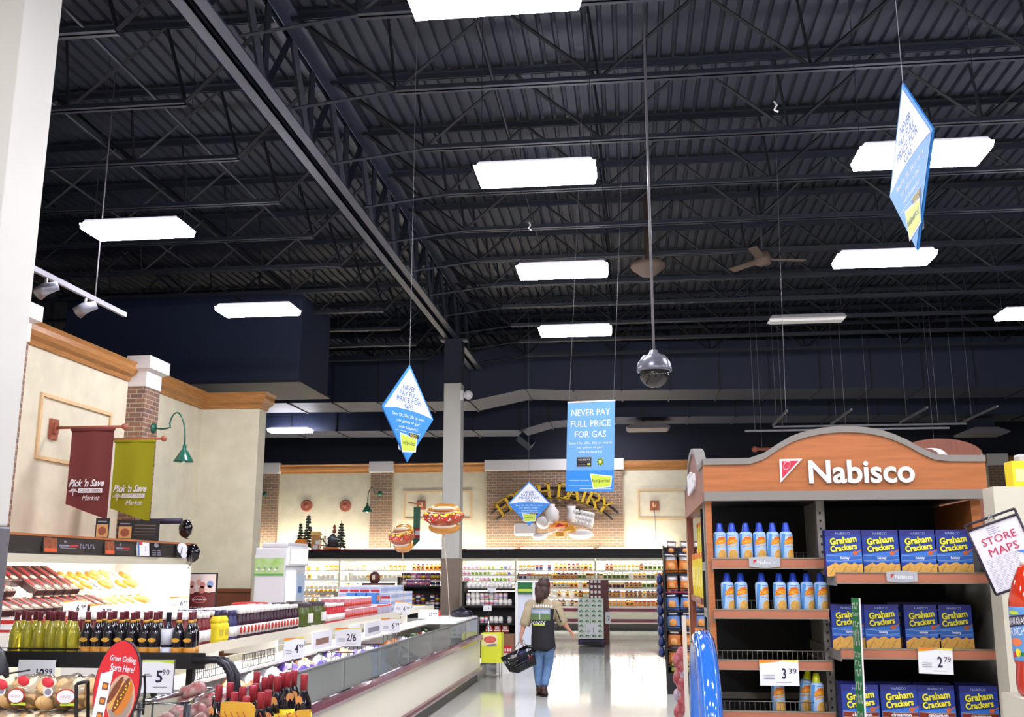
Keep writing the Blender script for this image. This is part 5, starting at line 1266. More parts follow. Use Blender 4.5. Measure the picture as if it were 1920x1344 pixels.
# red topped gadget in front of it
p = PX(508, 1132, -5.0)
r = thing('red_scale', 'low red topped stand on thin legs beyond the sauce bottles', 'stand', (-5.62, 14.6, 0)); q = PY(508, 1132, 14.6).z
MB().lathe([(.0, .0), (.24, -.01), (.27, -.035), (.22, -.05), (0, -.05)], RED, 18, (0, 0, q+.03)).build('top', r)
for s in (-1, 1): MB().tube([(s*.15, 0, q-.02), (s*.22, 0, 0)], .012, GREYM, 6).build('leg', r)
for s in (-1, 1): MB().tube([(s*.1, .15, q-.02), (s*.12, .2, 0)], .012, GREYM, 6).build('leg', r)

# red and white boxes behind the pale bottles
RBX = ok(MB().box(-.075, .075, -.03, .03, 0, .19, PC['white']).box(-.075, .075, -.032, -.03, .1, .19, RED).box(-.06, .06, -.033, -.032, .12, .16, SIGNW).build('red_topped_box'))
for i in range(4):
    for j in range(3): put(RBX, (-4.12-i*.17+.0*j, 7.2+j*.3, zr+.001), 'red and white box at the near left corner of the riser shelf', 'box', 'red and white boxes on the riser')
# ================================================================== FOREGROUND LEFT
# black shelf with sparkling juice bottles
yb = 5.75; a = PY(-10, 1224, yb); b = PY(408, 1236, yb); zt = PY(150, 1222, yb).z; zd = PY(150, 1252, yb).z
r = thing('bottle_shelf', 'black shelf rail carrying the juice bottles before the freezer end', 'shelf', (0, yb, 0))
MB().rbox(a.x-.5, b.x-.08, 0, .02, zd, zt, BLACK, .004).build('front_rail', r)
sl_ = zt-.05
MB().box(a.x-.5, b.x-.1, .02, .36, sl_-.02, sl_, BLACK).build('shelf_board', r)
mb = MB()
for q in (0, .12): 
    p1 = PY(392+q*70, 1236, yb+q); pts = [p1+Vector((-.1, 0, 0)), PY(408+q*90, 1237, yb+q), PY(422+q*90, 1246, yb+q), PY(431+q*90, 1262, yb+q), PY(434+q*90, 1290, yb+q), PY(434+q*90, 1400, yb+q)]
    pts = [p-Vector((0, yb, 0)) for p in pts]
    MB().tube(pts, .022, mat('handle_black', '1E1C26', .35), 10).build('curved_rail', r)
for x in (a.x-.3, b.x-.3): MB().box(x-.02, x+.02, .3, .34, 0, sl_, BLACK).build('leg', r)
def wine(body, lab, foil, neckband=None, h=.275, r_=.037, clear=False):
    mb = MB().lathe([(r_*.9, 0), (r_, .008), (r_, h*.50), (r_*.93, h*.58), (r_*.5, h*.74), (r_*.36, h*.82), (r_*.36, h*.84)], body, 16)
    mb.lathe([(r_*.40, h*.80), (r_*.40, h*.97), (r_*.43, h*.975), (r_*.43, h), (0, h)], foil, 12)
    mb.lathe([(r_+.0012, h*.05), (r_+.0012, h*.27)] if not clear else [(r_+.0012, h*.06), (r_+.0012, h*.14)], lab, 16)
    if neckband: mb.lathe([(r_*.47, h*.78), (r_*.41, h*.83)], neckband, 14); mb.disc(0, h*.42, r_*.7, h*.045, -r_-.002, neckband, 12)
    return mb
DG = mat('dark_bottle_glass', '17141E', .06, coat=.6); YG = mat('yellow_juice_glass', 'D8D040', .05, coat=.6, trans=.6)
AMB = mat('amber_label', 'C8892C', .45); FOIL = mat('foil_maroon', '7E3644', .35)
W_D = wine(DG, AMB, FOIL, mat('neck_gold', 'D9A23A', .4)).build('juice_bottle'); COL.objects.unlink(W_D)
W_Y = ok(wine(YG, mat('lime_label', 'BFC85A', .45), FOIL, None, clear=True).lathe([(.0382, .055), (.0382, .06)], INK, 16).build('juice_bottle'))
W_B = ok(wine(mat('wine_blue', '191A33', .08, coat=.5), mat('label_pale', 'D9DCE8', .5), mat('foil_black', '1B1B26', .3), None).lathe([(.0383, .09), (.0383, .18)], mat('label_pale', 'D9DCE8', .5), 16).build('wine_bottle'))
BX = [(u, 0) for u in (28, 50, 72, 93, 115, 138)]
for i, u in enumerate((30, 52, 74, 97, 116, 139)):
    p = PY(u, 1200, yb+.1); put(W_Y, (p.x, yb+.09, sl_+.001), ORD[i]+' from the left in the front row of yellow juice bottles', 'juice bottle', 'yellow juice bottles')
    if i: p = PY(u-11, 1200, yb+.2); put(W_Y, (p.x, yb+.2, sl_+.001), ORD[i-1]+' from the left in the second row of yellow juice bottles', 'juice bottle', 'yellow juice bottles')
DK = (162, 182.5, 203, 226, 247, 271.5, 290, 314, 334, 356); j = 0
for i, u in enumerate(DK):
    p = PY(u, 1200, yb+.09)
    if i == 7: put(W_B, (p.x, yb+.09, sl_+.001), 'slim dark wine bottle with a pale label among the amber labelled bottles', 'wine bottle', None) if False else tag(put(W_B, (p.x, yb+.09, sl_+.001), 'x', 'wine bottle', 'x'), 'slim dark wine bottle with a pale label among the amber labelled bottles', 'wine bottle', 'bottles on the black shelf')
    else:
        put(W_D, (p.x, yb+.09, sl_+.001), ORD[j]+' from the left of the dark bottles with amber labels on the black shelf', 'juice bottle', 'dark juice bottles')
        if i and i != 8: put(W_D, (p.x-.035, yb+.21, sl_+.001), 'dark bottle behind the %s amber labelled bottle from the left' % ORD[j], 'juice bottle', 'dark juice bottles')
        j += 1
# thin wire across the bottles
tag(MB().tube([(a.x-.2, yb+.045, sl_+.065), (PY(142, 1213, yb).x, yb+.045, sl_+.065)], .0025, WIREB, 4).build('wire_guard'), 'thin black guard wire across the yellow juice bottles', 'wire')
# price cards hanging from the rail
card('price card reading 12 99 hanging below the black rail on the left', 68, 1262, yb-.03, .23, .15, '12', sup='99', orange=False, name='price_card')
p = PY(296, 1268, 5.2)
r = thing('price_board', 'framed price board reading 5 90 beside the red oval sign', 'price sign', p, R(3)); w_, h_ = .085, .082
mb = MB().rbox(-w_-.004, w_+.004, -.004, .004, -h_-.004, h_+.004, mat('frame_violet', '5A4A66', .4), .003); mb = MB().box(-w_, w_, -.006, -.0045, -h_, h_, SIGNW); mb.shape([(-w_, h_), (w_, h_), (w_, h_*.78), (0, h_*.92), (-w_, h_*.9)], -.007, LIME); mb.text('5', .01, .0, -.007, INK, h=.062, bold=.02); mb.text('90', .045, .022, -.007, INK, h=.028); mb.rect(-.02, .055, -.055, -.051, -.007, INKG); mb.rect(-.075, -.03, .0, .005, -.007, INKG); mb.rect(-.07, -.04, .01, .014, -.007, INKG)
mb.build('card', r); MB().rbox(-w_-.004, w_+.004, -.004, .004, -h_-.004, h_+.004, mat('frame_violet', '5A4A66', .4), .003).build('frame', r)
MB().tube([(-.02, .01, -h_), (-.02, .01, -.5)], .006, BLACK, 6).lathe([(.0, -h_-.05), (.018, -h_-.01), (.02, -h_)], BLACK, 10, (-.02, .01, 0)).build('stem', r)
# black rounded grill cover at the far left
p = PY(0, 1300, 4.9)
r = thing('black_grill', 'rounded black grill standing at the left edge before the column', 'grill', (p.x-.0, 4.75, 0))
e = PY(38, 1300, 4.9).x-p.x; zt5 = PY(0, 1197, 4.9).z
MB().lathe([(e*1.0, zt5-.36), (e*1.02, zt5-.25), (e*.93, zt5-.14), (e*.68, zt5-.05), (e*.3, zt5-.005), (0, zt5)], mat('grill_cover', '1C1820', .35), 26, (-.0, 0, 0), sx=1.15).build('lid', r)
MB().lathe([(0, zt5-.7), (e*.5, zt5-.66), (e*.9, zt5-.5), (e*1.0, zt5-.37)], BLACK, 26, sx=1.15).build('bowl', r)
for q in (0, 120, 240): MB().tube([(.08*math.cos(R(q)), .08*math.sin(R(q)), zt5-.66), (.2*math.cos(R(q)), .2*math.sin(R(q)), 0)], .012, BLACK, 6).build('leg', r)
# wire bun rack
yr = 4.05
rk = thing('bun_rack', 'black wire rack holding the bags of buns', 'rack', (0, yr, 0))
g1 = PY(143, 1283, yr); g2 = PY(165, 1276, yr+.12)
def wloop(pts, nm='wire_loop', r_=.006): MB().tube(pts, r_, WIREB, 6).build(nm, rk)
L_ = lambda u, v, d: PY(u, v, d)-Vector((0, yr, 0))
wloop([L_(143, 1420, yr), L_(143, 1284, yr), L_(147, 1281, yr), L_(163, 1277, yr+.1), L_(165, 1277, yr+.12), L_(165, 1420, yr+.12)], r_=.008)
wloop([L_(253, 1330, yr+.3), L_(262, 1330, yr+.3), L_(270, 1330, yr+.3)])
wloop([L_(248, 1420, yr+.3), L_(248, 1300, yr+.3), L_(249, 1274, yr+.3), L_(262, 1270, yr+.35), L_(271, 1266, yr+.4), L_(272, 1290, yr+.4), L_(268, 1340, yr+.4)], r_=.006)
wloop([L_(-60, 1275, yr+.2), L_(56, 1256, yr+.2)], r_=.004)
zs_ = PY(80, 1344, yr).z-.2
MB().box(-3.2, g1.x+.06, -.02, .5, zs_-.015, zs_, WIREB).build('shelf', rk)
for x in (-3.1, g1.x): MB().tube([(x, .02, 0), (x, .02, zs_)], .012, WIREB, 6).build('leg', rk)
# bun bags
BN = mat('bun_tan', 'E6BC82', .5, vary=.12, scale=12); BN2 = mat('bun_pale', 'EFDDB8', .55)
def bunbag(seed, twist):
    q = random.Random(seed); mb = MB()
    for i in range(4):
        for k in range(2): mb.ball((-.09+i*.06, -.045+k*.09, .032), (.042, .054, .04), BN, 12, 8)
    for i in range(4):
        for k in range(2): mb.ball((-.09+i*.06, -.045+k*.09, .085), (.042, .054, .04), BN if (i+k) % 2 else BN2, 12, 8)
    film = MB(); ph = [q.uniform(0, 6) for _ in range(3)]
    film.warp = lambda p: (p[0]*(1+.04*math.sin(p[2]*70+ph[0])), p[1]*(1+.04*math.sin(p[0]*60+ph[1])), p[2]+.006*math.sin(p[0]*90+ph[2])+.005*math.sin(p[1]*100))
    film.ball((0, 0, .06), (.15, .118, .072), FILM, 24, 14)
    lab = MB(); y = -.105
    lab.disc(.0, .055, .042, .032, y-.018, RED, 18); lab.disc(0, .055, .037, .027, y-.0195, SIGNW, 18); lab.scribble(0, .055, .045, .012, y-.0205, mat('pale_pink', 'D8B8BE', .5), 7); lab.disc(-.075, .075, .02, .02, y-.016, SIGNW, 12); lab.disc(-.075, .075, .014, .014, y-.017, INKG, 12); lab.rect(-.02, .05, .018, .03, y-.018, LIME)
    tl = MB().tube([(.14, 0, .06), (.17, .0, .09), (.2, .01, .08)], [.03, .008, .03], FILM, 8).lathe([(.008, 0), (.01, .01), (.008, .02)], RED, 8, (.168, 0, .08))
    return mb, film, lab, tl
pr = thing('bun_bag', 'x', 'bag of buns', (0, 0, 0), 0, 'bags of buns')
mb, film, lab, tl = bunbag(3, 1); mb.build('bun', pr, kind='stuff'); film.build('film', pr); lab.build('label', pr); tl.build('twist', pr); note(pr)
fr = [(-20, 1315, 0, 'front row, leftmost'), (50, 1315, .0, 'front row, second from the left'), (118, 1306, .04, 'front row, right end, beside the black wire')]
spots = [((-12, 1350), 0, -4, 'bag of hot dog buns in the middle layer, leftmost'), ((40, 1352), 0, 3, 'bag of hot dog buns in the middle layer, behind the first round red label'), ((113, 1346), 0, -2, 'bag of buns in the middle layer at the right end of the rack')]
n = 0
zlayer = [zs_+.0, zs_+.125, zs_+.25]
def pb(u, layer, d, rz, lab):
    global n
    p = PY(u, 1320, d)
    if n == 0: pr.location = (p.x, d-yr+yr, zlayer[layer]); pr.rotation_euler = (0, 0, rz); pr['label'] = lab
    else: dup(pr, (p.x, d, zlayer[layer]), rz, lab)
    n += 1
ztg = PY(80, 1265, yr+.12).z; base = ztg-.145
zlayer = [base-.27, base-.135, base]
for li, nm in ((0, 'lowest'), (1, 'middle'), (2, 'top')):
    for k, u in enumerate((-75, 52, 118) if li == 1 else (-60, 34, 116)):
        if li == 2: pb((-60, 64, 140)[k], 2, yr+.26, (.3, -.1, .2)[k], 'bag of buns in the top layer of the wire rack, '+('leftmost', 'middle one', 'rightmost')[k])
        else: pb((-62, 18, 104)[k]+li*6, li, yr+.14, (0, .05, -.03)[k], 'bag of buns in the %s layer of the wire rack, %s' % (nm, ('leftmost', 'middle one', 'rightmost')[k]))
MB().box(-3.2, g1.x+.06, .0, .5, zlayer[0]-.02, zlayer[0]-.004, WIREB).build('shelf', rk)
for o in list(COL.objects):
    if o.name.startswith('shelf') and o.parent == rk and o.data.vertices[0].co.z < zlayer[0]-.1: COL.objects.unlink(o); break
RL = ok(MB().rbox(-.06, .06, -.04, .04, 0, .05, mat('tag_red', 'D22C3A', .35), .015).build('red_tag'))
for i, (u, v, d) in enumerate(((3, 1283, 3.98), (44, 1276, 4.05), (90, 1279, 4.0))):
    p = PY(u, v, d); tag(MB().ball((0, 0, 0), (.028, .012, .02), mat('tag_red', 'D22C3A', .35), 10, 6).build('bag_tag'), ORD[i]+' red closure tag from the left on the bun bags', 'tag'); COL.objects[-1].location = p; COL.objects[-1].rotation_euler = (0, .3, 0)
# red oval sign
ysn = 3.85; c_ = PY(218, 1288, ysn); hx = (PY(262, 1288, ysn).x-PY(172, 1288, ysn).x)/2; hz = (PY(218, 1200, ysn).z-PY(218, 1376, ysn).z)/2
r = thing('oval_sign', 'red oval sign with a hot dog picture, Great Grilling Starts Here', 'sign', c_); r.rotation_euler = (0, R(8), R(-8))
MB().prism([(hx*1.04*math.cos(t*math.pi/24), hz*1.02*math.sin(t*math.pi/24)) for t in range(48)], .002, .012, mat('sign_edge', '3A2A34', .5)).build('backing', r)
SR = mat('sign_red', 'CF2530', .45); mb = MB(); mb.disc(0, 0, hx, hz, 0, SR, 48)
GLOW = mat('plate_tan', 'C9A58C', .5)
mb.disc(hx*.3, -hz*.22, hx*.62, hz*.52, -.001, GLOW, 28); mb.disc(hx*.3, -hz*.26, hx*.54, hz*.46, -.0015, mat('plate_grey', '9A8A84', .5), 28)
mb.disc(hx*.42, -hz*.2, hx*.3, hz*.4, -.002, mat('bun_orange', 'C9772E', .45), 20, -.3); mb.disc(hx*.12, -hz*.16, hx*.2, hz*.36, -.0024, mat('bun_light', 'D9A25E', .45), 20, -.4)
mb.disc(hx*.3, -hz*.14, hx*.15, hz*.42, -.0028, mat('sausage_brown', '7A4026', .45), 20, -.33); mb.disc(hx*.0, -hz*.06, hx*.13, hz*.34, -.003, mat('sausage_brown', '7A4026', .45), 20, -.42)
for i in range(9): mb.disc(hx*(.14+.05*i)+.004*math.sin(i*2.5), -hz*(.42-.07*i), .0045, .003, -.0035, YEL, 8, i)
mb.text('Great Grilling', hx*.08, hz*.6, -.002, SIGNW, w=hx*1.2, h=hz*.16, bold=.012, slant=.15, rot=.06); mb.text('Starts Here!', hx*.12, hz*.42, -.002, SIGNW, w=hx*1.1, h=hz*.16, bold=.012, slant=.15, rot=.06)
mb.add([(-hx*.82, -.002, -hz*.75), (-hx*.3, -.002, -hz*.9), (-hx*.26, -.002, hz*.34), (-hx*.8, -.002, hz*.22)], [(0, 1, 2, 3)], SIGNW)
for i in range(3): mb.rect(-hx*.62, -hx*.34, -hz*(.0+.32*i)-.018, -hz*(.0+.32*i)+.01, -.003, mat('photo_brown', '7A5648', .5)); mb.disc(-hx*.48, -hz*(.0+.32*i)-.004, hx*.1, .008, -.004, ORANGE, 10)
mb.build('sign_face', r); MB().tube([(0, .012, -hz*.9), (0, .012, -1.2)], .008, BLACK, 6).build('stem', r)
# chrome bin with red bags
yc = 4.55; a = PY(262, 1318, yc); b = PY(352, 1318, yc); zc = PY(300, 1318, yc).z
r = thing('chrome_basket', 'chrome framed clear bin of red packages beneath the price board', 'bin', (a.x, yc, 0)); W_ = b.x-a.x; D_ = .55
yc2 = yc+D_; b2 = PY(402, 1304, yc2)
MB().tube([(0, 0, zc), (W_, 0, zc), (b2.x-a.x, D_, zc), (.05, D_, zc)], .012, CHROME, 8, closed=True).build('rim', r)
MB().box(0, W_, -.002, .002, zc-.4, zc-.01, FILM).build('clear_front', r)
MB().box(0, W_, 0, D_, zc-.42, zc-.4, GREYM).build('tray', r)
for (x, y) in ((0, 0), (W_, 0), (b2.x-a.x, D_)): MB().tube([(x, y, zc), (x, y, 0)], .018 if x else .01, CHROME, 10).build('post', r)
p = PY(407, 1306, 4.7); tag(MB().lathe([(.022, 0), (.022, p.z-.01), (.027, p.z-.01), (.027, p.z+.01), (0, p.z+.012)], CHROME, 14).build('chrome_post'), 'thick chrome post at the left of the red capped bottles', 'post'); COL.objects[-1].location = (p.x, 4.7, 0)
RP = [ok(bag(mat('snack_red', '962028', .3, col2='B4A49C', scale=26), .07, .055, .07, 40+i, RED if i else mat('bag_pale', 'E0D6D2', .3)).build('red_snack_bag')) for i in range(2)]
k = 0
for j in range(3):
    for i in range(3):
        put(RP[(i+j) % 2], (a.x+.07+i*.085, yc+.1+j*.15, zc-.14+.03*(j)), 'red snack bag in the chrome bin, %s from the left, row %s' % (ORD[i], ('one', 'two', 'three')[j]), 'snack bag', 'red snack bags in the chrome bin'); k += 1
put(RP[0], (a.x+.08, yc+.4, zc-.03), 'bright red bag heaped at the back of the chrome bin', 'snack bag', 'red snack bags in the chrome bin')
MB().box(.0, W_, .01, D_-.02, zc-.2, zc-.15, mat('bin_liner', '5A5058', .6)).build('false_floor', r)
# red capped bottles in cardboard carriers
CAPR = mat('cap_red', '9E2C38', .35)
def rb():
    h, r_ = .285, .037; mb = MB().lathe([(r_*.9, 0), (r_, .008), (r_, h*.52), (r_*.9, h*.6), (r_*.45, h*.74), (r_*.36, h*.8)], DG, 16)
    mb.lathe([(r_*.42, h*.76), (r_*.45, h*.98), (r_*.36, h), (0, h)], CAPR, 12)
    mb.lathe([(r_+.0012, h*.2), (r_+.0012, h*.44)], YEL, 16); mb.disc(0, h*.62, r_*.5, h*.07, -r_*.9, mat('tag_peach', 'E09A5A', .5), 10); mb.disc(0, h*.33, r_*.35, h*.06, -r_-.003, RED, 10)
    return mb
RBT = ok(rb().build('red_capped_bottle'))
yB = 4.3; zb2 = PY(570, 1262, yB+.15).z-.285
row_pos = [(u, yB+.12, 1262) for u in (571,)]+[]
BT = [(411, 1287, 4.45), (432, 1282, 4.5), (440, 1300, 4.35), (456, 1290, 4.4), (462, 1308, 4.2), (474, 1288, 4.45), (479, 1284, 4.62), (490, 1300, 4.3), (503, 1296, 4.4), (482, 1262, 4.75), (497, 1272, 4.65), (508, 1268, 4.75), (521, 1270, 4.6), (530, 1264, 4.7), (541, 1262, 4.6), (552, 1259, 4.7), (571, 1266, 4.45)]
for i, (u, v, d) in enumerate(BT):
    d = d+.0; p = PY(u, v-3, d)
    lab = 'red capped bottle at the bottom, '+('leftmost' if i == 0 else 'rightmost' if i == 16 else ORD[i]+' from the chrome post')
    put(RBT, (p.x, d, p.z-.285), lab, 'bottle', 'red capped bottles in the carriers', rz=rnd.uniform(-.7, .7))
FLM = mat('carrier_gold', 'C8962C', .5, vary=.15, scale=9)
FRD = mat('flame_red', 'B0482C', .5)
def carrier(label, pts, d, h_, thick):
    P0 = [PY(u, v, d) for u, v in pts]; o = P0[0].copy(); o.z = 0
    r = thing('bottle_carrier', label, 'bottle carrier', o)
    MB().prism([((p.x-o.x), p.z) for p in P0]+[(P0[-1].x-o.x, P0[-1].z-h_), (0, P0[-1].z-h_)], 0, thick, FLM).build('carton_front', r)
    q = random.Random(4); mb = MB(); W = P0[-1].x-o.x
    for k in range(5):
        x0_ = W*(.08+.18*k); z0_ = P0[-1].z-h_*.1
        mb.tube([(x0_+.02*math.sin(t*1.2), -.003, z0_-.07+t*.02) for t in range(5)], .002, FRD, 4)
    mb.build('flame_print', r)
    MB().box(0, W, thick, .34, P0[-1].z-h_, P0[-1].z-h_+.01, FLM).build('carton_base', r)
    return r
carrier('gold flame patterned carrier at the bottom, beside the chrome post', [(414, 1316), (430, 1315), (470, 1317), (478, 1325)], 4.15, .3, .005)
carrier('gold carrier card at the bottom right of the red capped bottles', [(488, 1346), (540, 1340), (560, 1331), (582, 1330)], 4.15, .25, .005)
# stand below
zst = PY(500, 1290, 4.5).z-.32
p = PY(405, 1340, 4.1); q = PY(590, 1340, 4.1)
r = thing('bottle_table', 'low dark stand under the red capped bottles', 'stand', (0, 4.1, 0))
MB().box(p.x-.02, q.x+.0, .0, .75, zst-.04, zst-.0, BLACK).build('top', r)
for x in (p.x, q.x-.04):
    for y in (.02, .7): MB().box(x, x+.03, y, y+.03, 0, zst-.04, BLACK).build('leg', r)
# ================================================================== CRACKER STAND (right)
yn = 4.4
c1_ = PY(1321, 935, yn); c2_ = PY(1853, 921, yn); xl, xr_ = c1_.x, c2_.x; zb_ = 2.063; yback = 5.95
st = thing('cracker_stand', 'wooden snack stand with an arched lettered header at the right', 'display stand', (0, 0, 0))
outer = [(1321, 860), (1405, 858.5), (1432, 849), (1459.6, 831), (1482, 818), (1507, 809), (1540, 802), (1575, 798.6), (1600, 799), (1625, 801), (1652, 806), (1676, 814), (1700, 824.5), (1720, 836), (1736, 844), (1751, 850), (1778, 853), (1853, 853)]
oz = [(PY(u, v, yn).x, PY(u, v, yn).z) for u, v in outer]
oz[0] = (xl, oz[0][1]); oz[-1] = (xr_, oz[-1][1]); th = .027
hd = MB().prism([(x, z-th*.5) for x, z in oz]+[(xr_, zb_+.02), (xl, zb_+.02)], yn+.004, yn+.05, LAM); hd = hd.build('header_board', st)
mb = MB(); n = len(oz)
vs = []
for (x, z) in oz: vs += [(x, yn-.006, z), (x, yn-.006, z-th), (x, yn+.055, z-th), (x, yn+.055, z)]
fs = [(i*4+k, i*4+(k+1) % 4, i*4+4+(k+1) % 4, i*4+4+k) for i in range(n-1) for k in range(4)]+[(0, 1, 2, 3), tuple((n-1)*4+k for k in (3, 2, 1, 0))]
mb.add(vs, fs, TRIMG).build('header_trim', hd)
MB().box(xl, xr_, yn-.006, yn+.055, zb_-.018, zb_+.022, TRIMG).build('lower_trim', hd)
mb = MB(); cN = PY(1614, 884, yn)
mb.text('Nabisco', cN.x, cN.z, yn+.002, SIGNW, w=PY(1713, 884, yn).x-PY(1515, 884, yn).x, h=.1, bold=.022, res=4, ext=.014, side=mat('letter_edge', 'B9B4B8', .5)).build('lettering', hd, label='white raised lettering')
def tri(u0, v0, sc, y, d=yn, ref=None):
    pass
t0_, t1_, t2_ = PY(1461, 861, yn), PY(1504, 860, yn), PY(1463, 905, yn)
mb = MB().prism([(t0_.x, t0_.z), (t1_.x, t1_.z), (t2_.x, t2_.z)], yn-.008, yn+.004, SIGNW)
cc = Vector(((t0_.x+t1_.x+t2_.x)/3, 0, (t0_.z+t1_.z+t2_.z)/3)); sh = [(cc.x+(p.x-cc.x)*.74, cc.z+(p.z-cc.z)*.74) for p in (t0_, t1_, t2_)]
mb.shape(sh, yn-.0095, mat('triangle_red', 'D0344C', .4)); ox, ozz = cc.x-.003, cc.z+.006
for rr2, m in ((.021, SIGNW), (.018, MATS['triangle_red'])): mb.disc(ox, ozz, rr2*.62, rr2, yn-.0105-(.021-rr2), m, 18, -.5)
mb.tube([(ox-.004, yn-.012, ozz-.012), (ox+.006, yn-.012, ozz+.012)], .0012, SIGNW, 4).tube([(ox-.012, yn-.012, ozz+.016), (ox-.002, yn-.012, ozz+.012)], .0012, SIGNW, 4)
mb.build('emblem', hd, label='red triangle emblem with a white oval')
# left side header (faces the aisle) with its own arch
yb0 = 5.93
arc = []
for (x, z) in oz:
    t = (x-xl)/(xr_-xl); arc.append((yn+.05+(yb0-yn-.05)*t, z))
hs = MB().prism([(a_, b_-th*.5) for a_, b_ in arc]+[(yb0, zb_+.02), (yn+.05, zb_+.02)], xl+.004, xl+.04, LAMD, axis='x').build('side_header', st)
vs = []
for (y_, z) in arc: vs += [(xl-.004, y_, z), (xl-.004, y_, z-th), (xl+.045, y_, z-th), (xl+.045, y_, z)]
MB().add(vs, fs, TRIMG).build('header_trim', hs); MB().box(xl-.004, xl+.045, yn+.05, yb0, zb_-.018, zb_+.022, LAMD).build('lower_trim', hs)
mb = MB(); mb.M = Matrix.Translation((xl+.002, 5.25, 2.2)) @ Matrix.Rotation(R(-90), 4, 'Z'); mb.text('Nabisco', 0, 0, 0, SIGNW, w=.55, h=.11, bold=.035, ext=.01); mb.build('lettering', hs)
hr = MB().prism([(a_, b_-th*.5) for a_, b_ in arc]+[(yb0, zb_+.02), (yn+.05, zb_+.02)], xr_-.04, xr_-.004, LAMD, axis='x').build('side_header', st)
MB().prism([(x, z-th*.5) for x, z in oz]+[(xr_, zb_+.02), (xl, zb_+.02)], yb0, yb0+.04, LAMD).build('rear_header', st)
MB().box(xl+.05, xr_-.04, yn+.05, yb0, zb_-.01, zb_+.01, BLACK).build('top_panel', st)
# uprights and backs
BKP = mat('peg_black', '17161A', .7)
xm_ = PY(1548, 1100, 4.55).x
MB().box(xl+.02, xr_-.03, 4.98, 5.0, .1, zb_, BKP).build('back_panel', st)
def upright(x, y, w_=.028, m=TRIMG, holes=True):
    mb = MB().box(x-w_/2, x+w_/2, y, y+.03, .05, zb_-.01, m)
    if holes:
        z = 1.12
        while z < 2.0: mb.box(x-.004, x+.004, y-.001, y, z, z+.01, BLACK); z += .0335
    mb.build('upright', st)
upright(PY(1330, 1100, 4.5).x, 4.5, .026); upright(PY(1546, 1100, 4.5).x, 4.5, .03)
MB().box(xl+.005, xl+.03, yn+.03, yn+.07, .05, zb_-.01, LAM).build('corner_post', st)
MB().box(xm_+.0, xm_+.012, 4.53, 4.98, .05, zb_-.01, TRIMG).build('divider', st)
MB().box(xr_-.035, xr_-.02, 4.22, 4.98, .05, zb_-.15, mat('end_panel_grey', '8A8880', .5)).build('end_panel', st)
MB().box(xr_-.06, xr_-.02, 4.45, 4.98, zb_-.15, zb_-.02, LAM).build('end_panel', st)
MB().box(xl+.03, xr_-.04, 4.45, 4.98, .02, .14, KICK).build('base', st)
MB().box(PY(1340, 1100, 4.9).x, PY(1543, 1100, 4.9).x, 4.93, 4.96, PY(1450, 1312, 4.9).z, PY(1450, 1300, 4.9).z, TRIMG).build('back_rail', st)
# shelves: left bay and right bay
def shelf(x0, x1, ztop_, zbot_, yf, fence=False, yb_=4.96, lip=RAILM):
    s = MB().box(x0, x1, yf+.012, yb_, ztop_-.03, ztop_-.018, BLACK).build('shelf', st)
    MB().box(x0, x1, yf, yf+.012, zbot_, ztop_, lip).box(x0-.002, x1+.002, yf-.003, yf+.014, ztop_-.002, ztop_+.003, GALV).box(x0, x1, yf-.002, yf+.012, zbot_-.003, zbot_+.001, GALV).build('price_rail', s)
    if fence:
        mb = MB(); h_ = .036; x = x0+.01
        mb.tube([(x0+.005, yf+.03, ztop_+h_), (x1-.005, yf+.03, ztop_+h_)], .0018, GALV, 5)
        while x < x1: mb.tube([(x, yf+.03, ztop_-.02), (x, yf+.03, ztop_+h_)], .0013, GALV, 4); x += .0205
        mb.tube([(x1-.003, yf+.03, ztop_+h_), (x1-.003, 4.7, ztop_+h_)], .0018, GALV, 5)
        mb.build('wire_fence', s)
    else:
        mb = MB(); mb.tube([(x0+.005, yf+.3, ztop_+.03), (x1-.005, yf+.3, ztop_+.03)], .0016, GALV, 5)
        x = x0+.01
        while x < x1: mb.tube([(x, yf+.3, ztop_-.02), (x, yf+.3, ztop_+.03)], .0012, GALV, 4); x += .03
        mb.build('wire_fence', s)
    for x in (x0, x1): MB().box(x-.003, x+.003, yf+.01, yb_, ztop_-.05, ztop_-.01, TRIMG).build('bracket', s)
    return s
xa0, xa1 = PY(1337, 1100, yn).x, PY(1551, 1100, yn).x
LZ = [(PY(1440, a_, yn).z, PY(1440, b_, yn).z) for a_, b_ in ((1047, 1065), (1143, 1159), (1238, 1255), (1334, 1352))]
for i, (zt_, zb3) in enumerate(LZ): shelf(xa0, xa1, zt_, zb3, yn, fence=(i > 1))
yR = 4.25; xb0, xb1 = PY(1568, 1080, yR).x, PY(1853, 1080, yR).x
RZ = [(PY(1700, a_, yR).z, PY(1700, b_, yR).z) for a_, b_ in ((1074, 1093), (1217, 1235))]
for (zt_, zb3) in RZ: shelf(xb0, xb1, zt_, zb3, yR)
zlow = RZ[1][0]-(RZ[0][0]-RZ[1][0])
shelf(xb0, xb1, zlow-.02, zlow-.06, yR)
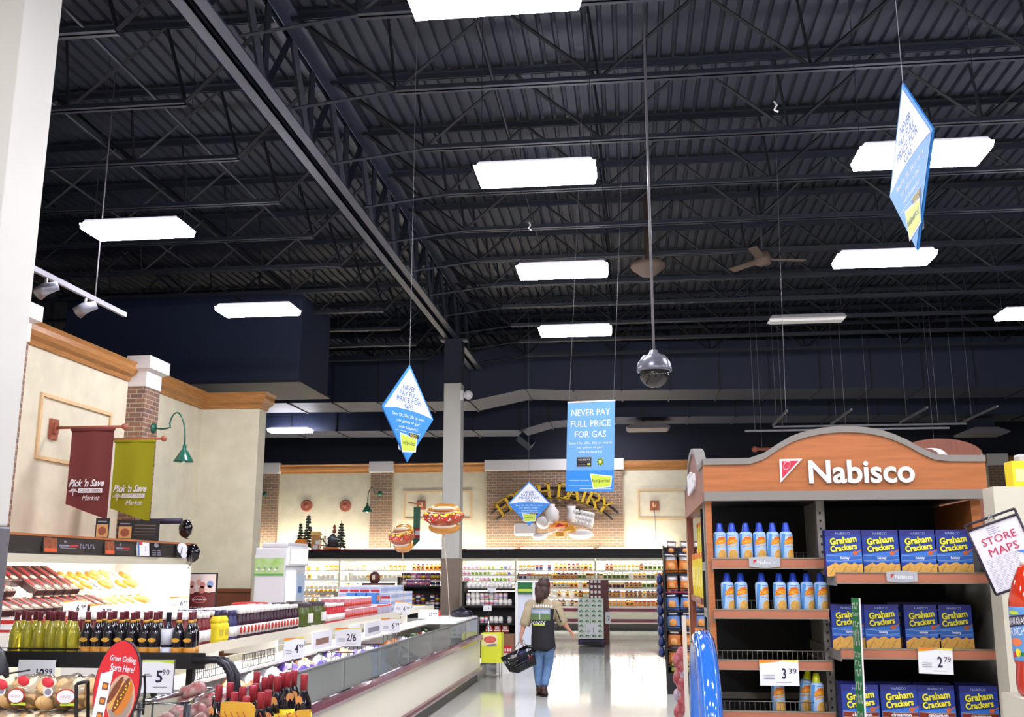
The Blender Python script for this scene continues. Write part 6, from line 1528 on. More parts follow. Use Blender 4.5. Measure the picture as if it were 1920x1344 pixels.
# shelf plaques
for i, (u, v, d, lab) in enumerate(((1433, 1054, yn, 'silver lettered plaque on the top left shelf edge of the stand'), (1690, 1081, yR, 'silver lettered plaque on the top right shelf edge of the stand'))):
    p = PY(u, v, d); w_ = (PY(u+29, v, d).x-PY(u-29, v, d).x)/2; h_ = .0235
    pts = [(w_*.97*math.cos(a_)*(1), h_*math.sin(a_)) for a_ in (0,)]
    ol = [(-w_, h_*.7)]+[(-w_+2*w_*t/8, h_*(.75+.25*math.sin(math.pi*t/8))) for t in range(9)]+[(w_, -h_*.7)]+[(w_-2*w_*t/8, -h_*(.75+.25*math.sin(math.pi*t/8))) for t in range(9)]
    mb = MB().prism(ol, -.006, .0, mat('plaque_silver', 'B6BAC2', .3, metal=.3)); mb.text('Nabisco', w_*.12, 0, -.0075, SIGNW, w=w_*1.15, bold=.01)
    mb.shape([(-w_*.72, h_*.45), (-w_*.48, h_*.45), (-w_*.72, -h_*.3)], -.0075, RED)
    o = mb.build('shelf_plaque'); o.location = (p.x, d-.0035, p.z); tag(o, lab, 'plaque')
# cheese cans
CBL = mat('can_light_blue', 'A9CBEE', .3, coat=.3); CBD = mat('can_sky_blue', '4F94D6', .3, coat=.3); CAPB = mat('cap_blue', '1F43B4', .3)
CHT = mat('cheese_orange', 'E07A22', .45); CHY = mat('cheese_yellow', 'F4C238', .45); CRK = mat('cracker_tan', 'D8A650', .5, vary=.12, scale=60)
def can(cap):
    r_ = .0272; mb = MB().lathe([(r_*.93, 0), (r_, .004), (r_, .116), (r_*.93, .124), (r_*.62, .129)], [CBL]*4, 24)
    mb.lathe([(r_*.66, .127), (r_*.62, .13), (r_*.42, .163), (r_*.3, .166), (0, .1665)], cap, 18)
    mb.warp = lambda p: (math.sin(p[0]/r_)*(r_-p[1]), -math.cos(p[0]/r_)*(r_-p[1]), p[2])
    y = -.0006
    mb.quad((-.042, .06), (-.027, .06), (-.018, .12), (-.034, .12), y, CBD); mb.quad((-.044, .005), (-.034, .005), (-.027, .06), (-.042, .06), y, CBD)
    mb.rect(-.014, .016, .1115, .1155, y, mat('can_small_print', '6E86BE', .5), 6)
    mb.scribble(.003, .102, .022, .006, y-.0005, mat('cheese_dark', 'B8501E', .45), 5)
    mb.quad((-.027, .072), (.026, .081), (.026, .1), (-.022, .094), y, CHT, 12); mb.quad((-.015, .094), (.02, .099), (.016, .109), (-.009, .106), y, CHT, 8)
    mb.text('CHEESE', .001, .0865, y-.0006, CHY, w=.046, h=.0135, bold=.02, slant=.1, rot=.15)
    mb.quad((-.02, .0615), (.027, .070), (.027, .0765), (-.02, .068), y, mat('can_lilac', '8FA4DC', .4) if cap is CAPB else ORANGE, 10)
    mb.quad((-.006, .0655), (.02, .0702), (.02, .0745), (-.006, .0698), y-.0005, CHY, 8)
    mb.disc(.006, .0285, .0215, .027, y, mat('can_halo', 'E8D4CE', .4), 22); mb.disc(.006, .0285, .0195, .025, y-.0004, CRK, 22)
    q = random.Random(2)
    for i in range(9): mb.disc(.006+.012*math.cos(i*.7)*(.4+.6*(i % 2)), .0285+.016*math.sin(i*.7)*(.4+.6*(i % 2)), .0016, .0013, y-.0008, mat('cracker_dark', 'A8782E', .6), 5)
    return mb
CAN_B = ok(can(CAPB).build('cheese_can')); CAN_Y = ok(can(mat('cap_lime', 'D5DA22', .3)).build('cheese_can'))
r1 = (1349.5, 1373, 1398.6, 1424, 1449, 1474); r2 = (1364, 1389.5, 1428.5, 1461.7, 1488, 1513.5, 1539)
rots1 = (.1, -.25, .0, .05, .5, .45); rots2 = (.5, .15, .45, .05, -.2, .4, .3)
for i, (u, q) in enumerate(zip(r1, rots1)): put(CAN_B, (PY(u, 1010, yn+.05).x, yn+.05, LZ[0][0]-.015), ORD[i]+' from the left of the six blue capped cheese cans on the top shelf', 'spray can', 'cheese cans on the top shelf', rz=q)
for i, (u, q) in enumerate(zip(r2, rots2)): put(CAN_B, (PY(u, 1110, yn+.05).x, yn+.05, LZ[1][0]-.015), ORD[i]+' from the left of the seven blue capped cheese cans on the second shelf', 'spray can', 'cheese cans on the second shelf', rz=q)
o = put(CAN_Y, (PY(1459, 1300, yn+.06).x, yn+.06, LZ[3][0]-.015), 'cheese can on the low shelf with its top hidden by the 3 39 price sign', 'spray can', 'cheese cans on the low shelf', rz=.0)
o = put(CAN_Y, (PY(1507, 1300, yn+.1).x, yn+.1, LZ[3][0]-.013), 'leaning cheese can with a yellow green cap on the low shelf', 'spray can', 'cheese cans on the low shelf'); o.rotation_euler = (0, .13, -.1); o.scale = (1, 1, 1.05)
o = put(CAN_Y, (PY(1532, 1300, yn+.05).x, yn+.05, LZ[3][0]-.015), 'upright cheese can with a yellow green cap at the right of the low shelf', 'spray can', 'cheese cans on the low shelf', rz=.3)
# graham cracker boxes
BXB = mat('cracker_box_blue', '26409A', .35); BXD = mat('cracker_box_navy', '2A2F78', .35); BXM = mat('cracker_box_sky', '3B78D0', .35); GRY = mat('graham_yellow', 'F0E84A', .4)
def gbox(kind_):
    w_, h_, d_ = .0715, .187, .055; mb = MB().box(-w_, w_, 0, d_, 0, h_, BXD); y = -.0006
    mb.rect(-w_, w_, 0, h_, y, BXB); mb.shape([(-w_, h_*.47), (w_, h_*.56), (w_, h_*.3), (-w_, h_*.3)], y-.0004, BXM)
    mb.shape([(-w_, h_), (w_, h_), (w_, h_*.9), (-w_, h_*.86)], y-.0004, BXD)
    mb.text('NABISCO', .0, h_*.925, y-.001, mat('pale_blue_print', '9FB2D6', .5), w=w_*.8)
    mb.text('Graham', -.002, h_*.775, y-.0012, mat('text_shadow', '2E3A1E', .5), w=w_*1.56, h=h_*.165, bold=.06, rot=.13)
    mb.text('Graham', -.0, h_*.78, y-.0016, GRY, w=w_*1.5, h=h_*.15, bold=.035, rot=.13)
    mb.text('Crackers', -.002, h_*.615, y-.0012, MATS['text_shadow'], w=w_*1.56, h=h_*.155, bold=.06, rot=.13)
    mb.text('Crackers', -.0, h_*.62, y-.0016, GRY, w=w_*1.5, h=h_*.14, bold=.035, rot=.13)
    bc = mat('cinnamon_band', '7E2A22', .4) if kind_ else mat('honey_band', '2A62B4', .4)
    mb.shape([(-w_*.95, h_*.34), (-w_*.2, h_*.325), (w_*.95, h_*.36), (w_*.95, h_*.45), (0, h_*.43), (-w_*.95, h_*.46)], y-.0009, mat('band_edge', '9AA8C8', .5) if not kind_ else mat('band_edge_gold', 'C8A25A', .5))
    mb.shape([(-w_*.95, h_*.35), (-w_*.2, h_*.335), (w_*.95, h_*.37), (w_*.95, h_*.44), (0, h_*.42), (-w_*.95, h_*.45)], y-.0012, bc)
    mb.text('cinnamon' if kind_ else 'honey', w_*.05, h_*.39, y-.0018, SIGNW, h=h_*.075, bold=.03)
    pk = [(-w_, h_*.2), (-w_*.75, h_*.25), (-w_*.5, h_*.3), (-w_*.3, h_*.25), (-w_*.1, h_*.29), (w_*.12, h_*.3), (w_*.35, h_*.25), (w_*.55, h_*.3), (w_*.75, h_*.25), (w_, h_*.28)]
    mb.shape([(-w_, 0), (w_, 0)]+pk[::-1], y-.0018, CRK)
    for i in range(7): mb.disc(-w_*.8+i*w_*.27, h_*(.08+.1*(i % 2)), .0016, .0013, y-.0022, MATS['cracker_dark'], 5)
    for i in range(3): mb.add([(-w_*.9+i*w_*.65, y-.0021, h_*.03), (-w_*.86+i*w_*.65, y-.0021, h_*.03), (-w_*.5+i*w_*.65, y-.0021, h_*.23), (-w_*.54+i*w_*.65, y-.0021, h_*.23)], [(0, 1, 2, 3)], MATS['cracker_dark'])
    mb.disc(w_*.62, h_*.5, .01, .009, y-.002, mat('dipper_orange', 'C8622E', .45), 10); mb.add([(w_*.66, y-.002, h_*.51), (w_*.7, y-.002, h_*.49), (w_*1.0, y-.002, h_*.565), (w_*.98, y-.002, h_*.585)], [(0, 1, 2, 3)], MATS['dipper_orange'])
    return mb
GH = ok(gbox(0).build('graham_cracker_box')); GC = ok(gbox(1).build('graham_cracker_box'))
def gb(src, u, zsh, d, lab, s=1, rz=0, dz=0): put(src, (PY(u, 1050, d).x, d, zsh-.014+dz), lab, 'cracker box', 'graham cracker boxes', rz=rz, s=s)
for i, (u, d) in enumerate(((1583, 4.29), (1652.5, 4.31), (1724, 4.31), (1790, 4.31))): gb(GH, u, RZ[0][0], d, ORD[i]+' from the left of the honey cracker boxes on the top right shelf')
for i, (u, d) in enumerate(((1583, 4.40), (1645, 4.38), (1719, 4.38), (1780, 4.38))): gb(GH, u, RZ[1][0], d, ORD[i]+' from the left of the honey cracker boxes on the middle right shelf', s=(.95, 1, .97))
for i, (u, d) in enumerate(((1595, 4.31), (1666, 4.32), (1733, 4.32), (1811, 4.31))): gb(GC, u, zlow-.02, d, ORD[i]+' from the left of the cinnamon cracker boxes on the lowest right shelf')
for i, u in enumerate((1590, 1655, 1727, 1803)): gb(GC, u, zlow-.02, 4.42, 'cinnamon cracker box in the second row, behind the %s front box' % ORD[i], rz=0)
for i, u in enumerate((1690, 1750)): gb(GH, u, RZ[1][0], 4.5, 'dark shaded honey cracker box in the second row, %s of two' % ('left', 'right')[i])
tag(MB().box(-.003, .003, 0, .08, 0, .16, TRIMG).build('shelf_divider_plate'), 'grey plate leaning beside the last middle honey box', 'plate'); COL.objects[-1].location = (PY(1812, 1180, 4.42).x+.02, 4.42, RZ[1][0]-.012)
# price signs on the stand
card('white price sign reading 3 39 hanging over the third left shelf edge', 1461, 1261, yn-.01, .158, .102, '3', sup='39')
card('white price sign reading 2 79 hanging over the middle right shelf edge', 1754, 1239, yR-.008, .13, .098, '2', sup='79', tilt=.03)
# green vertical strip sign
p0 = PY(1597, 1120, 4.16); p1 = PY(1606, 1420, 4.16); L_s = p0.z-p1.z
r = thing('aisle_strip_sign', 'narrow green vertical strip sign sticking out of the stand', 'sign', (p0.x, 4.16, p0.z)); r.rotation_euler = (0, R(1.7), R(-58))
MB().box(-.002, .04, -.002, .002, -L_s, 0, DGREEN).box(.04, .043, -.003, .003, -L_s, 0, WHITE).build('strip', r)
mb = MB()
for i, (z_, hh_, nn) in enumerate(((.03, .03, 3), (.063, .016, 5), (.1, .026, 3), (.15, .07, 4), (.215, .024, 5), (.245, .024, 2), (.28, .03, 3), (.33, .036, 3), (.38, .04, 4), (.44, .03, 4), (.49, .03, 3))): mb.scribble(.02, -z_, .034, hh_, -.004, mat('strip_print', 'AEB6A8', .5), nn)
mb.build('lettering', r)
# aisle side of the stand : posts, yellow boxes
xs_ = xl+.01
for (y0_, y1_) in ((5.9, 5.93),): MB().box(xl, xl+.035, 5.86, 5.95, 0, zb_-.01, LAMD).box(xl-.002, xl+.002, 5.86, 5.95, 0, 1.9, TRIMC).build('corner_post', st)
for z in (1.62, 1.22, .8): MB().box(xl+.01, xl+.38, 5.02, 5.86, z-.03, z, LAMD).build('side_shelf', st)
MB().box(xl+.38, xl+.4, yn+.6, 5.86, .1, zb_, BKP).build('back_panel', st)
YB = ok(MB().box(-.04, .04, -.03, .03, 0, .22, YEL).box(-.042, -.04, -.02, .02, .05, .15, mat('box_label_pale', 'F4EFA0', .5)).box(-.0405, .0405, -.0305, .0305, .19, .22, ORANGE).build('yellow_box'))
for k, z in enumerate((1.62, 1.22)):
    for j in range(6):
        for h_ in range(1): put(YB, (xl+.06, 5.08+j*.14, z+.001), 'yellow cracker box on the %s aisle-side shelf, %s from the front' % (('upper', 'lower')[k], ORD[j]), 'cracker box', 'yellow boxes on the side shelves')
for j in range(4): put(YB, (xl+.06, 5.07+j*.14, 1.842), 'small yellow box stacked over the upper aisle-side row, %s from the front' % ORD[j], 'cracker box', 'yellow boxes on the side shelves', s=.7)
# red candy bags hanging on the far post
CB2 = [ok(bag(mat('candy_red', 'A02430', .3, col2='C88A90', scale=30), .04, .03, .1, 60, RED).build('candy_bag')), ok(bag(mat('candy_violet', '6A6AA8', .3, col2='E0C8C8', scale=40), .04, .03, .09, 61).build('candy_bag'))]
pc0 = 6.15
strip_ = tag(MB().box(-.012, .012, -.002, .002, -1.0, 0, WHITE).build('clip_strip'), 'pale clip strip on the far post of the cracker stand', 'strip'); strip_.location = (xl-.03, 5.955, 1.5)
for j in range(11):
    u = 1288-(j % 3)*5+ (2 if j > 7 else 0); v = 1222+j*10.5; p = PY(u, v, 6.05); o = put(CB2[1 if j in (3, 7) else 0], (xl-.05-.012*((j*2) % 3), 6.0, p.z-.05), ORD[j]+' candy bag from the top of the red strip beside the stand', 'candy bag', 'candy bags on the clip strip', rz=j, s=.8)
# blue inflatable ring standing at the corner
p = PY(1322, 1180, 4.05); tw = (PY(1341, 1300, 4.05).x-PY(1300, 1300, 4.05).x)/2
BLU = mat('inflatable_blue', '2F6FD0', .1, coat=1.0, vary=.03, scale=3)
Rm = .33; zc_ = p.z-tw-Rm
rn = thing('inflatable_ring', 'glossy blue inflatable ring standing on edge at the corner of the stand', 'inflatable ring', (PY(1321, 1300, 4.05).x, 4.05, zc_), R(0))
mb = MB()
mb.tube([(0, Rm*math.cos(t*math.pi/24), Rm*math.sin(t*math.pi/24)) for t in range(48)], tw, BLU, 20, closed=True); mb.build('ring', rn)
mb = MB(); mb.tube([(tw*.55, (Rm+tw*.82)*math.cos(t*math.pi/24), (Rm+tw*.82)*math.sin(t*math.pi/24)) for t in range(48)], .0022, mat('seam_highlight_blue', '5E90E0', .3), 5, closed=True); mb.tube([(-tw*.55, (Rm+tw*.82)*math.cos(t*math.pi/24), (Rm+tw*.82)*math.sin(t*math.pi/24)) for t in range(48)], .0022, MATS['seam_highlight_blue'], 5, closed=True); mb.build('seam', rn)  # raised seam lines, their highlights put into the lighter blue
bs = zc_-Rm-tw
tag(MB().box(-.05, .05, -.2, .2, 0, bs-.0, mat('plinth', '9A948A', .5)).build('plinth'), 'low plinth under the blue inflatable ring', 'plinth'); COL.objects[-1].location = rn.location.copy(); COL.objects[-1].location.z = 0
# far right: pale cabinet edge, yellow box, store map, punch bottle
yc_ = 4.05; a = PY(1862, 912, yc_); 
r = thing('white_cabinet', 'off-white cabinet edge behind the store map frame', 'cabinet', (0, yc_, 0)); PV = mat('cabinet_cream', 'CFCBB8', .5)
x0_ = PY(1880, 1200, yc_).x; MB().prism([(PY(1888, 1344, yc_).x, 0), (PY(1862, 916, yc_+.0).x+.0, a.z), (PY(1895, 912, yc_).x, a.z), (2.6, a.z), (2.6, 0)], 0, .12, PV).build('body', r)
pass
p = PY(1921, 930, 4.11); tag(MB().box(-.07, .07, -.04, .04, 0, .1, YEL).box(-.06, .03, -.042, -.04, .02, .07, mat('box_label_pale', 'F4EFA0', .5)).build('yellow_packet'), 'yellow packet on top of the off-white cabinet at the right edge', 'packet'); COL.objects[-1].location = (p.x+.02, 4.11, a.z+.0)
p = PY(1912, 905, 4.2); tag(MB().rbox(-.03, .02, -.03, .03, 0, .13, mat('carton_grey', 'B9BAC0', .4), .008).build('grey_carton'), 'grey carton behind the yellow packet at the right edge', 'carton'); COL.objects[-1].location = (p.x, 4.13, a.z)
# store map frame
ymf = 3.75; q4 = [PY(u, v, ymf) for u, v in ((1818, 983), (1911, 950), (1953, 1085), (1858, 1117))]
ctr = (q4[0]+q4[2])/2; ex = (q4[1]-q4[0]); ez = (q4[0]-q4[3]); w_ = ex.length/2; h_ = ez.length/2; ang = math.atan2(ex.z, ex.x)
r = thing('store_map_frame', 'black wire framed paper reading STORE MAPS, tilted at the right edge', 'sign', ctr); r.rotation_euler = (0, -ang, 0)
MB().box(-w_+.004, w_-.004, .002, .005, -h_+.003, h_*.84, mat('map_paper', 'DEDCE4', .4)).build('paper', r)
mb = MB()
for pp in (((-w_, -h_), (w_, -h_)), ((w_, -h_), (w_, h_)), ((w_, h_), (-w_, h_)), ((-w_, h_), (-w_, -h_)), ((-w_, h_*.84), (w_, h_*.84))): mb.tube([(pp[0][0], 0, pp[0][1]), (pp[1][0], 0, pp[1][1])], .0045, mat('map_frame', '241A2C', .35), 8)
mb.build('frame', r); MB().tube([(-.01, -.004, h_*.95), (0, -.004, h_*1.03), (.012, -.004, h_*.92)], .003, CHROME, 6).build('hook', r)
RT = mat('map_red', 'B82C4C', .5); mb = MB()
mb.text('STORE', 0, h_*.40, .0, RT, w=w_*1.35, h=h_*.21, bold=.0); mb.text('MAPS', .0, h_*.08, .0, RT, w=w_*1.15, h=h_*.22, bold=.0)
for i in range(4): mb.rect(-w_*.3, w_*.1+w_*.08*(i % 2), h_*(.72-.055*i), h_*(.735-.055*i), .001, INKG)
for c in range(5):
    for i in range(24): mb.rect(-w_*.82+c*w_*.34, -w_*.82+c*w_*.34+w_*(.2+.06*((i*7+c) % 3)), -h_*(.1+.042*i), -h_*(.085+.042*i), .0015, mat('map_print', 'B0AEB8', .6))
mb.build('print', r)
MB().tube([(w_*.2, .008, -h_), (w_*.3, .06, -h_-.02), (w_*.3, .07, -1.0)], .006, GREYM, 6).build('stem', r)
# blue pointed tag in front of the map
p = PY(1905, 1035, 3.6); tag(MB().prism([(0, .004), (.05, -.008), (.05, .012)], -.003, .003, mat('tag_blue', '3F7FD8', .4)).build('blue_tag'), 'blue pointed tag overlapping the store map at the right edge', 'tag'); COL.objects[-1].location = p+Vector((-.0, 0, 0))
# punch bottle
p = PY(1950, 1310, 3.3); zb4 = PY(1920, 1305, 3.3).z; zt4 = PY(1920, 1085, 3.3).z; H_ = zt4-zb4; rr4 = p.x-PY(1899, 1200, 3.3).x
PUN = mat('punch_red', 'D2381E', .08, coat=.7, trans=.2)
r = thing('punch_bottle', 'big red punch bottle with fruit label at the right edge', 'bottle', (p.x, 3.3, zb4))
MB().lathe([(rr4*.8, 0), (rr4*.95, H_*.03), (rr4, H_*.1), (rr4*.93, H_*.26), (rr4, H_*.3), (rr4, H_*.76), (rr4*.97, H_*.82), (rr4*.75, H_*.96), (rr4*.4, H_*1.1), (rr4*.3, H_*1.12)], PUN, 28).build('bottle_body', r)
MB().lathe([(rr4*.27, H_*1.12), (rr4*.27, H_*1.2), (0, H_*1.2)], WHITE, 16).build('cap', r)
mb = MB().lathe([(rr4*1.005, H_*.3), (rr4*1.012, H_*.31), (rr4*1.012, H_*.75), (rr4*1.005, H_*.76)], mat('punch_label', '5E94D0', .3), 28)
rw = rr4*1.014
mb.warp = lambda p: (math.sin(p[0]/rw)*(rw-p[1]), -math.cos(p[0]/rw)*(rw-p[1]), p[2])
for a_ in (-1.25, -.1):
    x = a_*rw
    mb.quad((x-.03, H_*.58), (x+.045, H_*.61), (x+.045, H_*.7), (x-.03, H_*.67), -.0012, INK); mb.text('HAWAIIAN', x+.01, H_*.64, -.003, SIGNW, w=.066, h=.022, bold=.0, rot=.1)
    mb.text('PUNCH', x+.008, H_*.55, -.003, SIGNW, w=.05, h=.024, bold=.0, rot=.1)
    mb.disc(x, H_*.46, .022, .012, -.001, mat('label_orange', 'E87A4A', .4), 16); mb.disc(x+.005, H_*.37, .01, .012, -.001, YEL, 12); mb.disc(x-.012, H_*.35, .008, .01, -.001, RED, 10); mb.disc(x+.018, H_*.36, .01, .006, -.001, DGREEN, 10); mb.disc(x, H_*.71, .02, .006, -.001, LIME, 12)
mb.build('label', r)
tag(MB().box(PY(1880, 1325, 3.4).x-p.x-.16, .5, -.16, .05, 0, zb4-.0, PV).build('shelf_block'), 'white shelf unit under the punch bottle', 'shelf'); COL.objects[-1].location = (p.x+.16, 3.35, 0)
# taller signs behind right: small rounded wooden sign behind the arch
p = PY(1772, 845, 9.5); tag(MB().prism([(.3*math.cos(t*math.pi/12), .12*math.sin(t*math.pi/12)) for t in range(13)], 0, .03, LAMD, side=WHITE).build('arched_sign_top'), 'rounded wooden sign top peeking over the right of the stand header', 'sign'); COL.objects[-1].location = (PY(1762, 853, 7.5).x, 7.5, PY(1762, 853, 7.5).z)
tag(MB().box(-.28, .28, 0, .03, 0, 2.4, LAMD).build('far_stand'), 'back of another wooden stand behind the cracker stand', 'stand'); o = COL.objects[-1]; o.location = (PY(1762, 853, 7.5).x, 7.5, 0); o.scale.z = PY(1762, 853, 7.5).z/2.4
# ================================================================== CHIP RACK
yc = 15.3
a = PY(1243, 1016, yc); b = PY(1292, 1290, yc); X0, X1 = a.x, PX(1300, 1100, 1.2).x
cr = thing('chip_rack', 'black free-standing rack of snack bags at the far corner of the aisle', 'snack rack', (X0, yc, 0))
WX = 1.05
MB().box(0, WX, 0, .5, 0, .3, BLACK).build('base', cr)
MB().box(0, WX, .26, .3, .3, 2.1, BLACK).build('back_panel', cr); MB().box(0, .02, .02, .5, .3, 2.12, BLACK).build('side_panel', cr); MB().box(WX-.02, WX, .02, .5, .3, 2.12, BLACK).build('side_panel', cr)
CBLU = mat('chip_navy', '24305E', .3); CORG = mat('chip_orange', 'C9763A', .3, vary=.25, scale=16); CTAN = mat('chip_tan', 'C98A4A', .3, vary=.25, scale=16); CFOIL = mat('chip_foil', 'D9D6DA', .25, metal=.4); CBR = mat('chip_brown', '4A2A28', .3)
def chip(body, mid, top, seed=1):
    mb = MB(); h_, w_ = .27, .095
    def pillow(z0, z1, m, ww=w_, dep=.05):
        vs = []; N = 8; K = 6
        for i in range(N+1):
            z = z0+(z1-z0)*i/N; t = (z)/h_; th_ = dep*math.sqrt(max(.002, math.sin(math.pi*min(max(t, .01), .99))))
            for k in range(K*2):
                a_ = math.pi*2*k/(K*2); x = ww*math.cos(a_)*(1-.06*math.sin(math.pi*t)); y = th_*math.sin(a_)
                vs.append((x, y, z))
        fs = [(i*12+k, i*12+(k+1) % 12, (i+1)*12+(k+1) % 12, (i+1)*12+k) for i in range(N) for k in range(12)]+[tuple(range(12))[::-1], tuple(N*12+k for k in range(12))]
        mb.add(vs, fs, m, True)
    pillow(0, h_*.62, mid); pillow(h_*.62, h_*.9, top); pillow(h_*.9, h_, body)
    mb.ball((0, -.045, h_*.3), (w_*.6, .02, h_*.2), CTAN, 10, 6)
    mb.rect(-w_*.6, w_*.6, h_*.7, h_*.76, -.055, SIGNW)
    return mb
CB_ = {'orange': ok(chip(CBLU, CORG, CFOIL).build('chip_bag')), 'blue': ok(chip(CBLU, mat('chip_sky', '6A8EC8', .3), CBLU).build('chip_bag')), 'brown': ok(chip(CBR, CORG, CBR).build('chip_bag')), 'dark': ok(chip(CBR, CBR, CFOIL).build('chip_bag'))}
# rows matched to the photograph: (bottom v, kind)
rows = [(1039, 'dark', .75), (1073, 'orange', 1.15), (1107, 'orange', .95), (1143, 'blue', 1.1), (1178, 'blue', 1.1), (1214, 'brown', 1.12), (1246, 'brown', 1.1)]
for ri, (v, k, s) in enumerate(rows):
    z = PY(1265, v, yc).z-.01
    MB().box(.02, WX-.02, .0, .26, z-.025, z-.005, BLACK if ri != 2 else DRED).build('shelf', cr)
    MB().tube([(.02, -.03, z+.04), (WX-.02, -.03, z+.04)], .006, BLACK, 5).build('rail', cr)
    for j in range(5):
        o = put(CB_[k], (X0+.12+j*.205, yc+.1, z), 'snack bag on the chip rack, %s from the left, %s row down' % (ORD[j], ORD[ri]), 'snack bag', 'snack bags on the chip rack')
        o.scale = (s*.97, 1, s); o.rotation_euler = (rnd.uniform(-.06, .06), rnd.uniform(-.06, .06), rnd.uniform(-.15, .15))
YC = ok(MB().rbox(-.08, .08, -.04, .04, 0, .22, mat('packet_lime', 'B9C23C', .35), .02).box(-.05, .05, -.043, -.04, .04, .18, PC['cream']).build('lime_packet'))
for j in range(4): 
    o = put(YC, (X0+.14+j*.22, yc+.1, .301), ORD[j]+' lime packet from the left at the bottom of the chip rack', 'packet', 'lime packets on the chip rack'); o.rotation_euler = (0, .12, 0)
# navy bags hung on the left flank
MB().box(-.012, -.004, .02, .5, .45, 1.75, BLACK).build('flank_panel', cr)
NB = ok(bag(CBLU, .05, .085, .16, 77, DRED).build('navy_bag'))
for j in range(8):
    for k in range(2): put(NB, (X0-.065, yc+.13+k*.22, .5+j*.15), ORD[j]+' navy bag from the bottom on the rack flank, '+('front', 'rear')[k]+' column', 'snack bag', 'navy bags on the flank')

# ================================================================== SHOPPER
ysh = 15.0
def S(u, v, dy=0.): return PY(u, v, ysh+dy)
root0 = S(1018, 1303); 
pe = thing('person', 'long-haired shopper in tan and black shirt and blue jeans walking away with a basket', 'person', (S(1018, 1300).x, ysh, 0))
o0 = Vector(pe.location)
def T(u, v, dy=0.): return S(u, v, dy)-o0
def skin(name, nodes, edges, m, parent, sub=2, root=0):
    me = bpy.data.meshes.new(name); me.from_pydata([tuple(p) for p, r_ in nodes], edges, []); me.update()
    o = bpy.data.objects.new(name, me); COL.objects.link(o); o.parent = parent
    md = o.modifiers.new('skin', 'SKIN'); md.use_smooth_shade = True
    sv = me.skin_vertices[0].data if me.skin_vertices else None
    if sv is None:
        me.attributes; 
    for i, (p, r_) in enumerate(nodes):
        rr_ = r_ if isinstance(r_, tuple) else (r_, r_); me.skin_vertices[0].data[i].radius = rr_; me.skin_vertices[0].data[i].use_root = (i == root)
    s = o.modifiers.new('sub', 'SUBSURF'); s.levels = sub; s.render_levels = sub
    dg = bpy.context.evaluated_depsgraph_get(); me2 = bpy.data.meshes.new_from_object(o.evaluated_get(dg)); o.modifiers.clear(); o.data = me2; me2.materials.clear(); me2.materials.append(m)
    for p in me2.polygons: p.use_smooth = True; p.material_index = 0
    return o
pel = T(1019, 1212); chest = T(1017, 1150); neck = T(1018, 1124); head = T(1021, 1104)
shL, shR = T(993, 1134), T(1044, 1134); elL, elR = T(984, 1166, -.0), T(1053, 1164, .05); haL, haR = T(977, 1194, -.05), T(1071, 1184, .1)
hipL, hipR = T(1009, 1216), T(1030, 1216); knL, knR = T(1008, 1252, .05), T(1027, 1250, .1); anL, anR = T(1012, 1293, .0), T(1020, 1290, -.12)
anL.z = max(anL.z, .09); anR.z = max(anR.z, .12)
nodes = [(pel, .10), (T(1018, 1185), .11), (chest, .15), (T(1018, 1133), .10), (neck, .058), (T(1019, 1116), .06), (shL+Vector((.03, 0, 0)), .062), (elL, .045), ((elL+haL)/2+Vector((0, 0, .02)), .04), (haL+Vector((0, 0, .02)), .026), (shR-Vector((.03, 0, 0)), .062), (elR, .045), ((elR+haR)/2, .038), (haR+Vector((-.025, 0, .02)), .026),
 (hipL, .075), (knL, .058), (anL, .04), (hipR, .075), (knR, .058), (anR, .04)]
edges = [(0, 1), (1, 2), (2, 3), (3, 4), (4, 5), (3, 6), (6, 7), (7, 8), (8, 9), (3, 10), (10, 11), (11, 12), (12, 13), (0, 14), (14, 15), (15, 16), (0, 17), (17, 18), (18, 19)]
# head, neck, arms and body share one continuous skin
nodes += [(head+Vector((0, 0, -.01)), (.075, .085)), (head+Vector((.0, 0, .07)), (.07, .08))]
edges += [(5, 20), (20, 21)]
# hands : palms with fingers, in the same body mesh
def fingers(wi, d, side, curl):
    base = nodes[wi][0]; pi = len(nodes); palm = base+d*.05; nodes.append((palm, (.026, .016))); edges.append((wi, pi))
    k2 = len(nodes); nodes.append((palm+d*.035, (.03, .014))); edges.append((pi, k2))
    for f in range(4):
        off = side*(-.027+.018*f); L = (.034, .039, .036, .028)[f]
        p0 = palm+d*.045+off; i0 = len(nodes); nodes.append((p0, .0085)); edges.append((k2, i0))
        p1 = p0+d*L*.7+curl*L*.5; nodes.append((p1, .008)); edges.append((i0, i0+1))
        p2 = p1+d*L*.1+curl*L*.8; nodes.append((p2, .007)); edges.append((i0+1, i0+2))
    t0 = palm+side*-.03-d*.02+curl*.008; i0 = len(nodes); nodes.append((t0, .0105)); edges.append((pi, i0)); nodes.append((t0+side*-.012+d*.03+curl*.02, .009)); edges.append((i0, i0+1))
fingers(9, Vector((-.05, -.05, -1)).normalized(), Vector((.1, 1, 0)).normalized(), Vector((1, 0, -.1)).normalized())
fingers(13, (haR-elR).normalized(), Vector((0, .9, .3)).normalized(), Vector((-.6, 0, -.8)).normalized())
body = skin('body', nodes, edges, SKIN, pe, 2)
